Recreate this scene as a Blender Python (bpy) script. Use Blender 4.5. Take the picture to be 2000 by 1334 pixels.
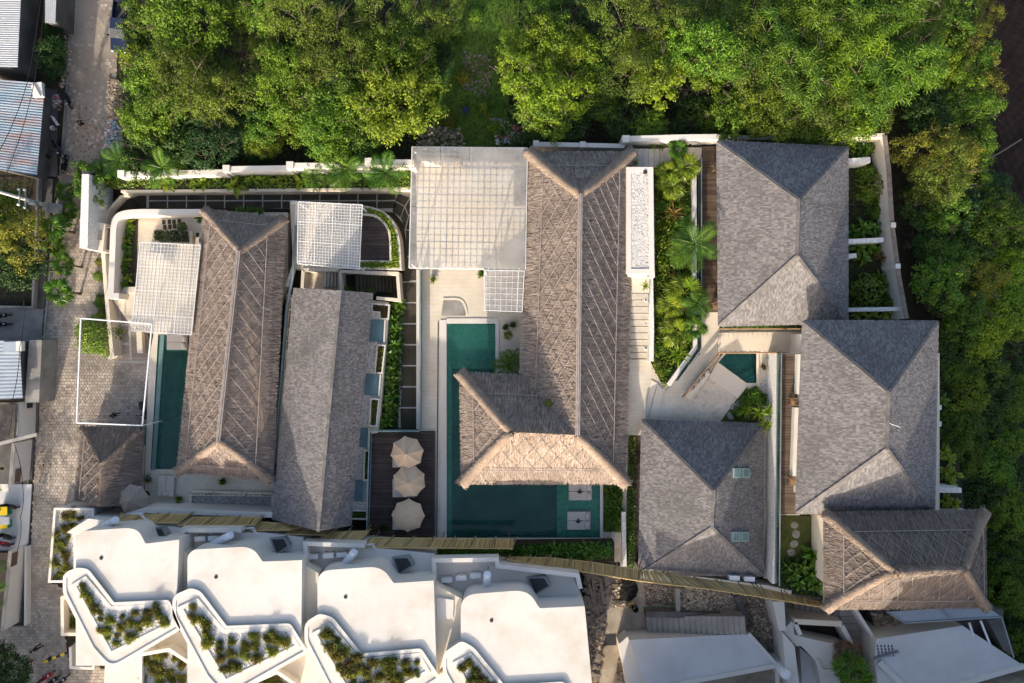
import bpy, math, random
from mathutils import Vector, Matrix, noise

for _o in list(bpy.data.objects):
    bpy.data.objects.remove(_o)
SC = bpy.context.scene
COL = SC.collection
PI = math.pi
H = 70.0          # drone height above the street, metres

# ------------------------------------------------------------------ camera, sky, sun, exposure
cam = bpy.data.cameras.new("drone_camera")
cam.sensor_width = 36.0
cam.lens = 36.0 * H / 100.0
cam.clip_end = 2000
camo = bpy.data.objects.new("drone_camera", cam)
camo.location = (0, 0, H)
COL.objects.link(camo)
SC.camera = camo

SUN_EL = math.radians(18.5)
SUN_AZ = math.radians(14.7)      # west of due south
SDIR = Vector((-math.sin(SUN_AZ) * math.cos(SUN_EL), -math.cos(SUN_AZ) * math.cos(SUN_EL), math.sin(SUN_EL)))
world = bpy.data.worlds.new("World")
SC.world = world
world.use_nodes = True
wn = world.node_tree
for n in list(wn.nodes):
    wn.nodes.remove(n)
sky = wn.nodes.new("ShaderNodeTexSky")
sky.sky_type = 'NISHITA'
sky.sun_disc = False
sky.sun_elevation = SUN_EL
sky.sun_rotation = math.pi + SUN_AZ
sky.air_density = 0.8
sky.dust_density = 4.0
sky.ozone_density = 0.4
bgn = wn.nodes.new("ShaderNodeBackground")
bgn.inputs['Strength'].default_value = 0.15
won = wn.nodes.new("ShaderNodeOutputWorld")
wn.links.new(sky.outputs[0], bgn.inputs[0])
wn.links.new(bgn.outputs[0], won.inputs[0])

sun = bpy.data.lights.new("sun", 'SUN')
sun.energy = 3.1
sun.angle = math.radians(0.6)
sun.color = (1.0, 0.89, 0.74)
suno = bpy.data.objects.new("sun", sun)
suno.rotation_euler = SDIR.to_track_quat('Z', 'Y').to_euler()
suno.location = (0, 0, 100)
COL.objects.link(suno)

vs = SC.view_settings
vs.view_transform = 'Standard'
vs.look = 'None'
vs.gamma = 1.0
vs.use_curve_mapping = False
vs.exposure = 1.27

# ------------------------------------------------------------------ helpers
RND = random.Random(11)


def W(px, py, z=0.0):
    """survey point: photo pixel at known height -> metres"""
    k = (H - z) / H / 20.0
    return Vector(((px - 1000) * k, (667 - py) * k, z))


def Ws(pts, z):
    return [W(p[0], p[1], z) for p in pts]


def rounded(pts, n=6):
    """pixel outline; a third value on a corner rounds it"""
    out = []
    L = len(pts)
    for i, p in enumerate(pts):
        if len(p) < 3 or p[2] <= 0:
            out.append((p[0], p[1]))
            continue
        a, b, c = Vector(pts[i - 1][:2]), Vector(p[:2]), Vector(pts[(i + 1) % L][:2])
        d1, d2 = (a - b), (c - b)
        r1, r2 = min(p[2], d1.length * .49), min(p[2], d2.length * .49)
        s, e = b + d1.normalized() * r1, b + d2.normalized() * r2
        for k in range(n + 1):
            t = k / n
            q = s * (1 - t) ** 2 + b * 2 * t * (1 - t) + e * t * t
            out.append((q.x, q.y))
    return out


def area2(p):
    return sum(p[i - 1].x * p[i].y - p[i].x * p[i - 1].y for i in range(len(p)))


def inside(pt, poly):
    x, y = pt[0], pt[1]
    c = False
    j = len(poly) - 1
    for i in range(len(poly)):
        xi, yi = poly[i][0], poly[i][1]
        xj, yj = poly[j][0], poly[j][1]
        if (yi > y) != (yj > y) and x < (xj - xi) * (y - yi) / (yj - yi) + xi:
            c = not c
        j = i
    return c


ORIGIN = {}


class MB:
    def __init__(s):
        s.v, s.f, s.m = [], [], []

    def add(s, vs_, fs, m=0):
        b = len(s.v)
        s.v.extend((q[0], q[1], q[2]) for q in vs_)
        for f in fs:
            s.f.append(tuple(b + i for i in f))
            s.m.append(m)

    def poly(s, vs_, m=0):
        s.add(vs_, [tuple(range(len(vs_)))], m)

    def prism(s, top, z0, m=0, bottom=False, mside=None):
        """vertical-sided block under an outline of points"""
        t = [Vector(p) for p in top]
        if area2(t) < 0:
            t.reverse()
        n = len(t)
        b = [Vector((p.x, p.y, z0)) for p in t]
        s.add(t, [tuple(range(n))], m)
        s.add(t + b, [(i, n + i, n + (i + 1) % n, (i + 1) % n) for i in range(n)], m if mside is None else mside)
        if bottom:
            s.add(b, [tuple(reversed(range(n)))], m)

    def box(s, c, size, rz=0.0, m=0, rx=0.0, ry=0.0):
        M = Matrix.Translation(Vector(c)) @ Matrix.Rotation(rz, 4, 'Z') @ Matrix.Rotation(ry, 4, 'Y') @ Matrix.Rotation(rx, 4, 'X')
        x, y, z = size[0] / 2, size[1] / 2, size[2] / 2
        vs_ = [M @ Vector(p) for p in ((-x, -y, -z), (x, -y, -z), (x, y, -z), (-x, y, -z), (-x, -y, z), (x, -y, z), (x, y, z), (-x, y, z))]
        s.add(vs_, [(3, 2, 1, 0), (4, 5, 6, 7), (0, 1, 5, 4), (1, 2, 6, 5), (2, 3, 7, 6), (3, 0, 4, 7)], m)

    def bar(s, a, b, w, h, m=0, up=None):
        a, b = Vector(a), Vector(b)
        d = b - a
        if d.length < 1e-5:
            return
        d.normalize()
        up = Vector(up) if up is not None else Vector((0, 0, 1))
        if abs(d.dot(up)) > .98:
            up = Vector((1, 0, 0))
        sd = d.cross(up).normalized()
        u = sd.cross(d).normalized()
        vs_ = []
        for q in (a, b):
            for i, j in ((-1, -1), (1, -1), (1, 1), (-1, 1)):
                vs_.append(q + sd * (w / 2 * i) + u * (h / 2 * j))
        s.add(vs_, [(0, 1, 2, 3), (7, 6, 5, 4), (0, 4, 5, 1), (1, 5, 6, 2), (2, 6, 7, 3), (3, 7, 4, 0)], m)

    def path(s, pts, rad, n=6, m=0, cap=True):
        pts = [Vector(p) for p in pts]
        rs = rad if isinstance(rad, (list, tuple)) else [rad] * len(pts)
        rings = []
        for i, p in enumerate(pts):
            d = (pts[min(i + 1, len(pts) - 1)] - pts[max(i - 1, 0)])
            d = d.normalized() if d.length > 1e-6 else Vector((0, 0, 1))
            up = Vector((0, 0, 1)) if abs(d.z) < .9 else Vector((1, 0, 0))
            sd = d.cross(up).normalized()
            u = sd.cross(d).normalized()
            rings.append([p + (sd * math.cos(2 * PI * k / n) + u * math.sin(2 * PI * k / n)) * rs[i] for k in range(n)])
        vs_ = [q for r in rings for q in r]
        fs = []
        for i in range(len(pts) - 1):
            for k in range(n):
                fs.append((i * n + k, i * n + (k + 1) % n, (i + 1) * n + (k + 1) % n, (i + 1) * n + k))
        if cap:
            fs.append(tuple(reversed(range(n))))
            fs.append(tuple((len(pts) - 1) * n + k for k in range(n)))
        s.add(vs_, fs, m)

    def lathe(s, c, prof, n=12, m=0, ph=0.0):
        c = Vector(c)
        vs_, fs = [], []
        for r, z in prof:
            for k in range(n):
                a = 2 * PI * k / n + ph
                vs_.append(c + Vector((r * math.cos(a), r * math.sin(a), z)))
        for i in range(len(prof) - 1):
            for k in range(n):
                fs.append((i * n + k, i * n + (k + 1) % n, (i + 1) * n + (k + 1) % n, (i + 1) * n + k))
        fs.append(tuple(reversed(range(n))))
        fs.append(tuple((len(prof) - 1) * n + k for k in range(n)))
        s.add(vs_, fs, m)

    def wall(s, pts, z1, z0, t, closed=False, m=0):
        """wall of thickness t under a polyline of pixel points taken at height z1"""
        p = [W(q[0], q[1], z1) for q in pts]
        n = len(p)
        L, Rr = [], []
        for i in range(n):
            a = p[i - 1] if (i > 0 or closed) else None
            c = p[(i + 1) % n] if (i < n - 1 or closed) else None
            d1 = (p[i] - a).normalized() if a is not None else None
            d2 = (c - p[i]).normalized() if c is not None else None
            d1 = d1 if d1 is not None else d2
            d2 = d2 if d2 is not None else d1
            n1, n2 = Vector((-d1.y, d1.x, 0)), Vector((-d2.y, d2.x, 0))
            b = n1 + n2
            b = b.normalized() if b.length > 1e-3 else n1
            k = min(1.0 / max(b.dot(n1), .35), 2.2)
            L.append(p[i] + b * (k * t / 2))
            Rr.append(p[i] - b * (k * t / 2))
        segs = range(n if closed else n - 1)
        vs_ = L + Rr + [Vector((q.x, q.y, z0)) for q in L] + [Vector((q.x, q.y, z0)) for q in Rr]
        fs = []
        for i in segs:
            j = (i + 1) % n
            fs += [(i, n + i, n + j, j), (i, j, 2 * n + j, 2 * n + i), (n + j, n + i, 3 * n + i, 3 * n + j)]
        if not closed:
            fs += [(0, 2 * n, 3 * n, n), (n - 1, 2 * n - 1, 4 * n - 1, 3 * n - 1)]
        s.add(vs_, fs, m)

    def blob(s, c, r, seed=0, n=8, rows=5, sq=1.0, m=0, rough=.25):
        c = Vector(c)
        rr = random.Random(seed)
        vs_, fs = [], []
        for i in range(rows + 1):
            th = PI * i / rows
            for k in range(n):
                a = 2 * PI * k / n
                q = 1 + (rr.random() - .5) * 2 * rough
                vs_.append(c + Vector((math.sin(th) * math.cos(a) * r * q, math.sin(th) * math.sin(a) * r * q, math.cos(th) * r * sq * q)))
        for i in range(rows):
            for k in range(n):
                fs.append((i * n + k, (i + 1) * n + k, (i + 1) * n + (k + 1) % n, i * n + (k + 1) % n))
        s.add(vs_, fs, m)

    def leaf(s, p, d, up, L, w, m=0, bend=0.0):
        """one rhombic leaf"""
        d = d.normalized()
        sd = d.cross(up)
        sd = sd.normalized() if sd.length > 1e-3 else Vector((1, 0, 0))
        mid = p + d * (L * .45)
        tip = p + d * L - up * (bend * L)
        s.add([p, mid + sd * (w / 2), tip, mid - sd * (w / 2)], [(0, 1, 2, 3)], m)

    def mesh(s, name, mats, org=Vector((0, 0, 0)), smooth=False):
        me = bpy.data.meshes.new(name)
        me.from_pydata([(x - org.x, y - org.y, z - org.z) for x, y, z in s.v], [], s.f)
        for m in (mats if isinstance(mats, (list, tuple)) else [mats]):
            me.materials.append(m)
        if any(s.m):
            me.polygons.foreach_set('material_index', s.m)
        if smooth:
            me.polygons.foreach_set('use_smooth', [True] * len(s.f))
        me.update()
        return me

    def build(s, name, mats, parent=None, kind=None, label=None, cat=None, group=None, smooth=False):
        if parent is None:
            xs, ys, zs = [q[0] for q in s.v], [q[1] for q in s.v], [q[2] for q in s.v]
            org = Vector(((min(xs) + max(xs)) / 2, (min(ys) + max(ys)) / 2, min(zs)))
        else:
            org = ORIGIN[parent.name]
        o = bpy.data.objects.new(name, s.mesh(name, mats, org, smooth))
        COL.objects.link(o)
        ORIGIN[o.name] = org
        if parent is None:
            o.location = org
        else:
            o.parent = parent
        return tag(o, label, cat, group, kind)


def tag(o, label=None, cat=None, group=None, kind=None):
    for k, v in (('label', label), ('category', cat), ('group', group), ('kind', kind)):
        if v:
            o[k] = v
    return o


def thing(name, label, cat, loc=(0, 0, 0), group=None):
    o = bpy.data.objects.new(name, None)
    o.empty_display_size = .3
    o.location = Vector(loc)
    COL.objects.link(o)
    ORIGIN[o.name] = Vector(loc)
    return tag(o, label, cat, group)


def dup(src, loc=None, rz=0.0, sc=1.0, label=None, group=None):
    def cp(o, par):
        c = o.copy()
        COL.objects.link(c)
        if par is not None:
            c.parent = par
        for ch in o.children:
            cp(ch, c)
        return c
    r = cp(src, None)
    place(r, loc, rz, sc)
    return tag(r, label, None, group)


def place(r, loc, rz=0.0, sc=1.0):
    if loc is not None:
        r.location = Vector(loc)
    r.rotation_euler = (0, 0, rz)
    r.scale = (sc, sc, sc) if not isinstance(sc, tuple) else sc
    return r


PROTO = {}


def put(key, maker, loc, rz, sc, label, cat, group=None):
    """first use builds the thing itself, later uses copy it"""
    if key not in PROTO:
        o = maker()
        PROTO[key] = o
    else:
        o = dup(PROTO[key])
    place(o, loc, rz, sc)
    o['label'] = label
    o['category'] = cat
    if group:
        o['group'] = group
    return o


ORD = ['first', 'second', 'third', 'fourth', 'fifth', 'sixth', 'seventh', 'eighth', 'ninth', 'tenth', 'eleventh', 'twelfth', 'thirteenth',
       'fourteenth', 'fifteenth', 'sixteenth', 'seventeenth', 'eighteenth', 'nineteenth', 'twentieth', 'twenty-first', 'twenty-second', 'twenty-third',
       'twenty-fourth', 'twenty-fifth', 'twenty-sixth', 'twenty-seventh', 'twenty-eighth', 'twenty-ninth', 'thirtieth', 'thirty-first', 'thirty-second']

# ------------------------------------------------------------------ materials


def lin(r, g, b):
    f = lambda c: (c / 255 / 12.92) if c / 255 <= .04045 else ((c / 255 + .055) / 1.055) ** 2.4
    return (f(r), f(g), f(b))


def mat(name, cols, scale=1.0, rough=.8, bump=0.0, bscale=30.0, island=0.0, spec=.25, metal=0.0, fine=.0, fscale=25.0, tile=None, stretch=None, dirt=None):
    m = bpy.data.materials.new(name)
    m.use_nodes = True
    nt = m.node_tree
    bs = nt.nodes['Principled BSDF']
    geo = nt.nodes.new('ShaderNodeNewGeometry')
    pos = geo.outputs['Position']
    if stretch:
        mp = nt.nodes.new('ShaderNodeMapping')
        mp.inputs['Scale'].default_value = stretch
        nt.links.new(pos, mp.inputs[0])
        pos = mp.outputs[0]

    def noi(sc, det=4.0, src=pos):
        n = nt.nodes.new('ShaderNodeTexNoise')
        n.inputs['Scale'].default_value = sc
        n.inputs['Detail'].default_value = det
        n.inputs['Roughness'].default_value = .6
        nt.links.new(src, n.inputs['Vector'])
        return n.outputs['Fac']

    if len(cols) == 1:
        cols = [tuple(c * .88 for c in cols[0]), tuple(min(c * 1.08, .95) for c in cols[0])]
    rp = nt.nodes.new('ShaderNodeValToRGB')
    el = rp.color_ramp.elements
    el[0].position, el[1].position = .3, .7
    el[0].color, el[1].color = (*cols[0], 1), (*cols[-1], 1)
    for i, c in enumerate(cols[1:-1]):
        e = el.new(.3 + .4 * (i + 1) / (len(cols) - 1))
        e.color = (*c, 1)
    fac = noi(scale)
    if island >= 1:          # pick the colour piece by piece
        fac = geo.outputs['Random Per Island']
        el[0].position, el[-1].position = 0, 1
        for i in range(1, len(el) - 1):
            el[i].position = i / (len(el) - 1)
    nt.links.new(fac, rp.inputs[0])
    out = rp.outputs[0]

    def mul(colsock, facsock, lo, hi):
        mr = nt.nodes.new('ShaderNodeMapRange')
        mr.inputs['From Min'].default_value, mr.inputs['From Max'].default_value = 0.0, 1.0
        mr.inputs['To Min'].default_value, mr.inputs['To Max'].default_value = lo, hi
        nt.links.new(facsock, mr.inputs[0])
        mx = nt.nodes.new('ShaderNodeVectorMath')
        mx.operation = 'SCALE'
        nt.links.new(colsock, mx.inputs[0])
        nt.links.new(mr.outputs[0], mx.inputs['Scale'])
        return mx.outputs[0]
    if 0 < island < 1:
        out = mul(out, geo.outputs['Random Per Island'], 1 - island, 1 + island)
    if fine:
        out = mul(out, noi(fscale, 6), 1 - fine * 2, 1 + fine * 2)
    if dirt:
        mx = nt.nodes.new('ShaderNodeMix')
        mx.data_type = 'RGBA'
        r2 = nt.nodes.new('ShaderNodeMapRange')
        r2.inputs[1].default_value, r2.inputs[2].default_value = .47, .72
        r2.inputs[4].default_value = dirt[1]
        nt.links.new(noi(dirt[2], 8), r2.inputs[0])
        nt.links.new(r2.outputs[0], mx.inputs[0])
        nt.links.new(out, mx.inputs[6])
        mx.inputs[7].default_value = (*dirt[0], 1)
        out = mx.outputs[2]
    hsrc = None
    if tile:
        bk = nt.nodes.new('ShaderNodeTexBrick')
        bk.inputs['Scale'].default_value = 1
        bk.inputs['Brick Width'].default_value, bk.inputs['Row Height'].default_value = tile[0], tile[1]
        bk.inputs['Mortar Size'].default_value = tile[2]
        bk.inputs['Color1'].default_value = (1, 1, 1, 1)
        bk.inputs['Color2'].default_value = (tile[4],) * 3 + (1,)
        bk.inputs['Mortar'].default_value = (tile[3],) * 3 + (1,)
        nt.links.new(geo.outputs['Position'], bk.inputs['Vector'])
        mm = nt.nodes.new('ShaderNodeVectorMath')
        mm.operation = 'MULTIPLY'
        nt.links.new(out, mm.inputs[0])
        nt.links.new(bk.outputs['Color'], mm.inputs[1])
        out = mm.outputs[0]
    nt.links.new(out, bs.inputs['Base Color'])
    bs.inputs['Roughness'].default_value = rough
    bs.inputs['Specular IOR Level'].default_value = spec
    bs.inputs['Metallic'].default_value = metal
    if bump:
        b = nt.nodes.new('ShaderNodeBump')
        b.inputs['Strength'].default_value = min(bump, 1)
        b.inputs['Distance'].default_value = .05
        nt.links.new(noi(bscale, 5), b.inputs['Height'])
        nt.links.new(b.outputs[0], bs.inputs['Normal'])
    return m


def leafmat(name, cols, trans=.3, rough=.5, objvar=.26):
    m = bpy.data.materials.new(name)
    m.use_nodes = True
    nt = m.node_tree
    bs = nt.nodes['Principled BSDF']
    geo = nt.nodes.new('ShaderNodeNewGeometry')
    oi = nt.nodes.new('ShaderNodeObjectInfo')
    nz = nt.nodes.new('ShaderNodeTexNoise')
    nz.inputs['Scale'].default_value = .45
    nt.links.new(geo.outputs['Position'], nz.inputs['Vector'])
    a1 = nt.nodes.new('ShaderNodeMath')
    a1.operation = 'MULTIPLY_ADD'
    a1.inputs[1].default_value = .45
    nt.links.new(geo.outputs['Random Per Island'], a1.inputs[0])
    a2 = nt.nodes.new('ShaderNodeMath')
    a2.operation = 'MULTIPLY'
    a2.inputs[1].default_value = .55
    nt.links.new(nz.outputs['Fac'], a2.inputs[0])
    nt.links.new(a2.outputs[0], a1.inputs[2])
    rp = nt.nodes.new('ShaderNodeValToRGB')
    el = rp.color_ramp.elements
    el[0].color, el[1].color = (*cols[0], 1), (*cols[-1], 1)
    el[0].position, el[1].position = .22, .8
    for i, c in enumerate(cols[1:-1]):
        e = el.new(.22 + .58 * (i + 1) / (len(cols) - 1))
        e.color = (*c, 1)
    nt.links.new(a1.outputs[0], rp.inputs[0])
    hs = nt.nodes.new('ShaderNodeHueSaturation')
    m1 = nt.nodes.new('ShaderNodeMapRange')
    m1.inputs[3].default_value, m1.inputs[4].default_value = .5 - .026 * objvar / .35, .5 + .012 * objvar / .35
    nt.links.new(oi.outputs['Random'], m1.inputs[0])
    nt.links.new(m1.outputs[0], hs.inputs['Hue'])
    m2 = nt.nodes.new('ShaderNodeMapRange')
    m2.inputs[3].default_value, m2.inputs[4].default_value = 1 - objvar, 1 + objvar
    mm = nt.nodes.new('ShaderNodeMath')
    mm.operation = 'FRACT'
    ms = nt.nodes.new('ShaderNodeMath')
    ms.operation = 'MULTIPLY'
    ms.inputs[1].default_value = 7.31
    nt.links.new(oi.outputs['Random'], ms.inputs[0])
    nt.links.new(ms.outputs[0], mm.inputs[0])
    nt.links.new(mm.outputs[0], m2.inputs[0])
    nt.links.new(m2.outputs[0], hs.inputs['Value'])
    nt.links.new(rp.outputs[0], hs.inputs['Color'])
    nt.links.new(hs.outputs[0], bs.inputs['Base Color'])
    bs.inputs['Roughness'].default_value = rough
    bs.inputs['Specular IOR Level'].default_value = .3
    tr = nt.nodes.new('ShaderNodeBsdfTranslucent')
    nt.links.new(hs.outputs[0], tr.inputs['Color'])
    mx = nt.nodes.new('ShaderNodeMixShader')
    mx.inputs[0].default_value = trans
    nt.links.new(bs.outputs[0], mx.inputs[1])
    nt.links.new(tr.outputs[0], mx.inputs[2])
    nt.links.new(mx.outputs[0], nt.nodes['Material Output'].inputs['Surface'])
    return m


def clearmat(name, tint, gloss_rough=.03, diffuse=0.0, dcol=(.8, .8, .8), bump=0.0, bscale=3.0, refl=1.0):
    """clear or milky sheet: tinted see-through plus a Fresnel reflection, optionally some milk"""
    m = bpy.data.materials.new(name)
    m.use_nodes = True
    nt = m.node_tree
    nt.nodes.remove(nt.nodes['Principled BSDF'])
    t = nt.nodes.new('ShaderNodeBsdfTransparent')
    t.inputs[0].default_value = (*tint, 1)
    last = t.outputs[0]
    if diffuse:
        d = nt.nodes.new('ShaderNodeBsdfDiffuse')
        d.inputs[0].default_value = (*dcol, 1)
        tl = nt.nodes.new('ShaderNodeBsdfTranslucent')
        tl.inputs[0].default_value = (*dcol, 1)
        md = nt.nodes.new('ShaderNodeMixShader')
        md.inputs[0].default_value = .45
        nt.links.new(d.outputs[0], md.inputs[1])
        nt.links.new(tl.outputs[0], md.inputs[2])
        mx = nt.nodes.new('ShaderNodeMixShader')
        nz = nt.nodes.new('ShaderNodeTexNoise')
        geo = nt.nodes.new('ShaderNodeNewGeometry')
        nz.inputs['Scale'].default_value = .5
        nz.inputs['Detail'].default_value = 5
        nt.links.new(geo.outputs['Position'], nz.inputs['Vector'])
        mr = nt.nodes.new('ShaderNodeMapRange')
        mr.inputs[1].default_value, mr.inputs[2].default_value = .3, .7
        mr.inputs[3].default_value, mr.inputs[4].default_value = diffuse - .1, diffuse + .1
        nt.links.new(nz.outputs[0], mr.inputs[0])
        nt.links.new(mr.outputs[0], mx.inputs[0])
        nt.links.new(last, mx.inputs[1])
        nt.links.new(md.outputs[0], mx.inputs[2])
        last = mx.outputs[0]
    g = nt.nodes.new('ShaderNodeBsdfGlossy')
    g.inputs['Roughness'].default_value = gloss_rough
    g.inputs[0].default_value = (refl, refl, refl, 1)
    fr = nt.nodes.new('ShaderNodeFresnel')
    fr.inputs[0].default_value = 1.33
    mx = nt.nodes.new('ShaderNodeMixShader')
    nt.links.new(fr.outputs[0], mx.inputs[0])
    nt.links.new(last, mx.inputs[1])
    nt.links.new(g.outputs[0], mx.inputs[2])
    if bump:
        nz = nt.nodes.new('ShaderNodeTexNoise')
        nz.inputs['Scale'].default_value = bscale
        nz.inputs['Detail'].default_value = 3
        geo = nt.nodes.new('ShaderNodeNewGeometry')
        nt.links.new(geo.outputs['Position'], nz.inputs['Vector'])
        b = nt.nodes.new('ShaderNodeBump')
        b.inputs['Strength'].default_value = bump
        b.inputs['Distance'].default_value = .1
        nt.links.new(nz.outputs[0], b.inputs['Height'])
        nt.links.new(b.outputs[0], g.inputs['Normal'])
        nt.links.new(b.outputs[0], fr.inputs['Normal'])
    nt.links.new(mx.outputs[0], nt.nodes['Material Output'].inputs['Surface'])
    return m


M = {}
M['soil'] = mat('soil', [(.018, .014, .009), (.05, .04, .028), (.03, .035, .012)], .5, .95, .8, 6, fine=.2, fscale=6)
M['meadow'] = mat('meadow_grass', [(.045, .10, .012), (.085, .155, .018), (.085, .09, .03)], .25, .95, .8, 8, fine=.2, fscale=9)
M['lawn'] = mat('lawn', [(.05, .07, .016), (.09, .10, .03), (.08, .07, .03)], .8, .95, .6, 14, fine=.2, fscale=12)
M['field'] = mat('dark_earth', [(.014, .009, .007), (.035, .022, .016)], .4, .95, .8, 5, fine=.25, fscale=5)
M['roadbase'] = mat('road_grit', [(.22, .185, .15), (.33, .28, .225)], .35, .95, .5, 20, fine=.15, fscale=14)
M['paver'] = mat('concrete_paver', [(.34, .285, .23), (.47, .40, .33)], .3, .9, .4, 18, island=.2, fine=.14, fscale=3, dirt=((.1, .085, .07), .65, .28))
M['concrete'] = mat('grey_concrete', [(.2, .19, .175), (.34, .32, .29)], .5, .9, .4, 12, fine=.1, dirt=((.1, .09, .08), .5, .6))
M['darkconcrete'] = mat('dark_concrete', [(.07, .065, .06), (.14, .13, .12)], .6, .9, .4, 12, fine=.15)
M['white'] = mat('white_render', [(.57, .54, .49), (.65, .62, .575)], .3, .75, .15, 8, fine=.04, dirt=((.42, .35, .27), .4, .3))
M['whiteroof'] = mat('white_roof_paint', [(.53, .50, .455), (.60, .575, .53)], .16, .7, .1, 5, fine=.03, fscale=3, tile=(2.9, 2.1, .02, .94, .985), dirt=((.38, .315, .24), .55, .3))
M['roughwhite'] = mat('rough_white_stone', [(.5, .48, .45), (.78, .76, .72)], 6, .9, 1, 9, fine=.15, fscale=7)
M['greyroof'] = mat('pale_grey_roof_paint', [(.5, .49, .49), (.6, .59, .58)], .25, .7, .15, 6, fine=.05, dirt=((.36, .33, .3), .35, .3))
M['cream'] = mat('cream_stone', [(.56, .49, .39), (.68, .61, .50)], .4, .7, .15, 10, fine=.06, tile=(.8, .4, .012, .8, .95), dirt=((.4, .32, .22), .4, .5))
M['creamplain'] = mat('cream_render', [(.6, .52, .41), (.7, .63, .52)], .4, .8, .15, 8, fine=.05, dirt=((.42, .33, .22), .4, .4))
M['antique'] = mat('worn_limestone', [(.56, .47, .37), (.66, .58, .47)], .8, .75, .3, 6, fine=.1, fscale=5, dirt=((.3, .22, .14), .7, 1.6))
M['pebble'] = mat('white_pebble', [(.16, .15, .14), (.6, .58, .55), (.68, .66, .63), (.64, .62, .59), (.7, .68, .65)], 1, .8, island=1)
M['gravelbase'] = mat('pale_gravel_bed', [(.45, .42, .38), (.72, .69, .65)], 9, .9, .8, 9, fine=.2, fscale=8)
M['greygravel'] = mat('grey_gravel', [(.2, .19, .19), (.4, .39, .38), (.5, .48, .46)], 1, .9, island=1)
M['shingle'] = mat('grey_shingle', [(.112, .105, .106), (.15, .14, .14), (.185, .172, .17), (.24, .224, .22)], 1, .8, .2, 25, island=1, fine=.12, fscale=3, dirt=((.085, .08, .078), .6, .3))
M['roofunder'] = mat('roof_underlay', [(.08, .07, .065)], 1, .9)
M['cap'] = mat('ridge_tile', [(.12, .11, .105), (.175, .16, .15)], 1, .8, island=.2, fine=.15, fscale=4)
M['thatch'] = mat('thatch_body', [(.19, .14, .105), (.28, .215, .165)], 1.2, .95, 1, 7, fine=.3, fscale=8)
M['straw'] = mat('thatch_straw', [(.19, .145, .115), (.30, .237, .195), (.40, .328, .275)], 1, .9, island=1, fine=.22, fscale=1.3, spec=.1, dirt=((.13, .11, .1), .55, .4))
M['strawgold'] = mat('fresh_straw', [(.22, .16, .1), (.32, .245, .17), (.40, .32, .23)], 1, .9, island=1, fine=.2, fscale=2, spec=.1)
M['strawdark'] = mat('darker_straw', [(.125, .097, .08), (.19, .152, .128), (.26, .215, .185)], 1, .9, island=1, fine=.22, fscale=1.3, spec=.1, dirt=((.09, .08, .075), .55, .4))  # darker straw tone for the hut and the pavilion
M['lattice'] = mat('weathered_bamboo_pole', [(.21, .18, .168), (.32, .285, .265)], 2, .7, island=.2)
M['bamboo'] = mat('yellow_bamboo', [(.30, .2, .075), (.44, .31, .125), (.55, .40, .18)], 1, .6, island=1, spec=.35)
M['bamboodark'] = mat('bamboo_batten', [(.15, .105, .05), (.26, .19, .1)], 2, .6)
M['deck'] = mat('dark_deck_timber', [(.042, .03, .026), (.075, .055, .048)], 1, .6, .2, 30, island=.35, fine=.1, stretch=(1, 1, 1))
M['brown'] = mat('brown_deck_timber', [(.085, .058, .04), (.14, .098, .07)], 1, .65, .2, 30, island=.35, fine=.1)
M['teak'] = mat('teak', [(.22, .13, .07), (.3, .19, .11)], 3, .6)
M['canvas'] = mat('beige_canvas', [(.47, .35, .235), (.53, .405, .28)], 1, .85, .1, 40)
M['canvasgrey'] = mat('taupe_canvas', [(.25, .205, .17), (.3, .245, .21)], 1, .85, .1, 40)
M['cushion'] = mat('linen_cushion', [(.5, .44, .38), (.56, .50, .44)], 1, .9, .1, 30)
M['pillowgrey'] = mat('grey_pillow', [(.3, .28, .27), (.36, .34, .33)], 1, .9)
M['charcoal'] = mat('charcoal_cloth', [(.05, .045, .045)], 1, .9)
M['pooltile'] = mat('green_pool_stone', [(.13, .26, .19), (.36, .52, .42), (.22, .38, .29)], 1.6, .5, .1, 10, fine=.25, fscale=4, tile=(.45, .45, .012, .7, .85))
M['tealwall'] = mat('teal_tile', [(.12, .2, .19), (.17, .27, .25)], 1, .35, fine=.1, tile=(.6, .3, .01, .8, .9))
M['water'] = clearmat('pool_water', (.5, .84, .73), .02, diffuse=.38, dcol=(.07, .29, .23), bump=.16, bscale=1.6)
M['waterdeep'] = clearmat('plunge_water', (.45, .76, .68), .02, diffuse=.2, dcol=(.04, .2, .17), bump=.05, bscale=2.2)
M['glass'] = clearmat('glass', (.78, .9, .87), .02, diffuse=.16, dcol=(.35, .55, .52))
M['milk'] = clearmat('milky_polycarbonate', (.95, .95, .95), .3, diffuse=.33, dcol=(.84, .83, .81), refl=.5)
M['windowglass'] = mat('dark_window_glass', [(.02, .025, .03)], 1, .08, spec=.6)
M['skylight'] = mat('skylight_glass', [(.09, .18, .175), (.15, .25, .24)], 1, .12, spec=.6)
M['whitemetal'] = mat('white_metal', [(.74, .74, .74)], 1, .4)
M['batten'] = mat('pale_batten', [(.60, .59, .57), (.68, .67, .65)], 1, .5)
M['greymetal'] = mat('grey_metal', [(.25, .27, .28)], 1, .45, metal=.3)
M['tealmetal'] = mat('blue_grey_cap', [(.2, .28, .29), (.28, .36, .37)], 1, .4)
M['darkmetal'] = mat('dark_metal', [(.03, .03, .032)], 1, .4)
M['corr'] = mat('white_corrugated', [(.36, .37, .385), (.46, .47, .485)], .5, .45, fine=.05, metal=.1)
M['rusty'] = mat('rusty_blue_corrugated', [(.15, .22, .275), (.215, .285, .34), (.29, .34, .375)], .6, .5, fine=.1, metal=.1, stretch=(.25, 1.6, 1), dirt=((.3, .12, .07), .8, .9))
M['bluegrey'] = mat('blue_grey_sheet', [(.24, .28, .325), (.32, .36, .4)], .4, .5, fine=.05)
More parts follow.
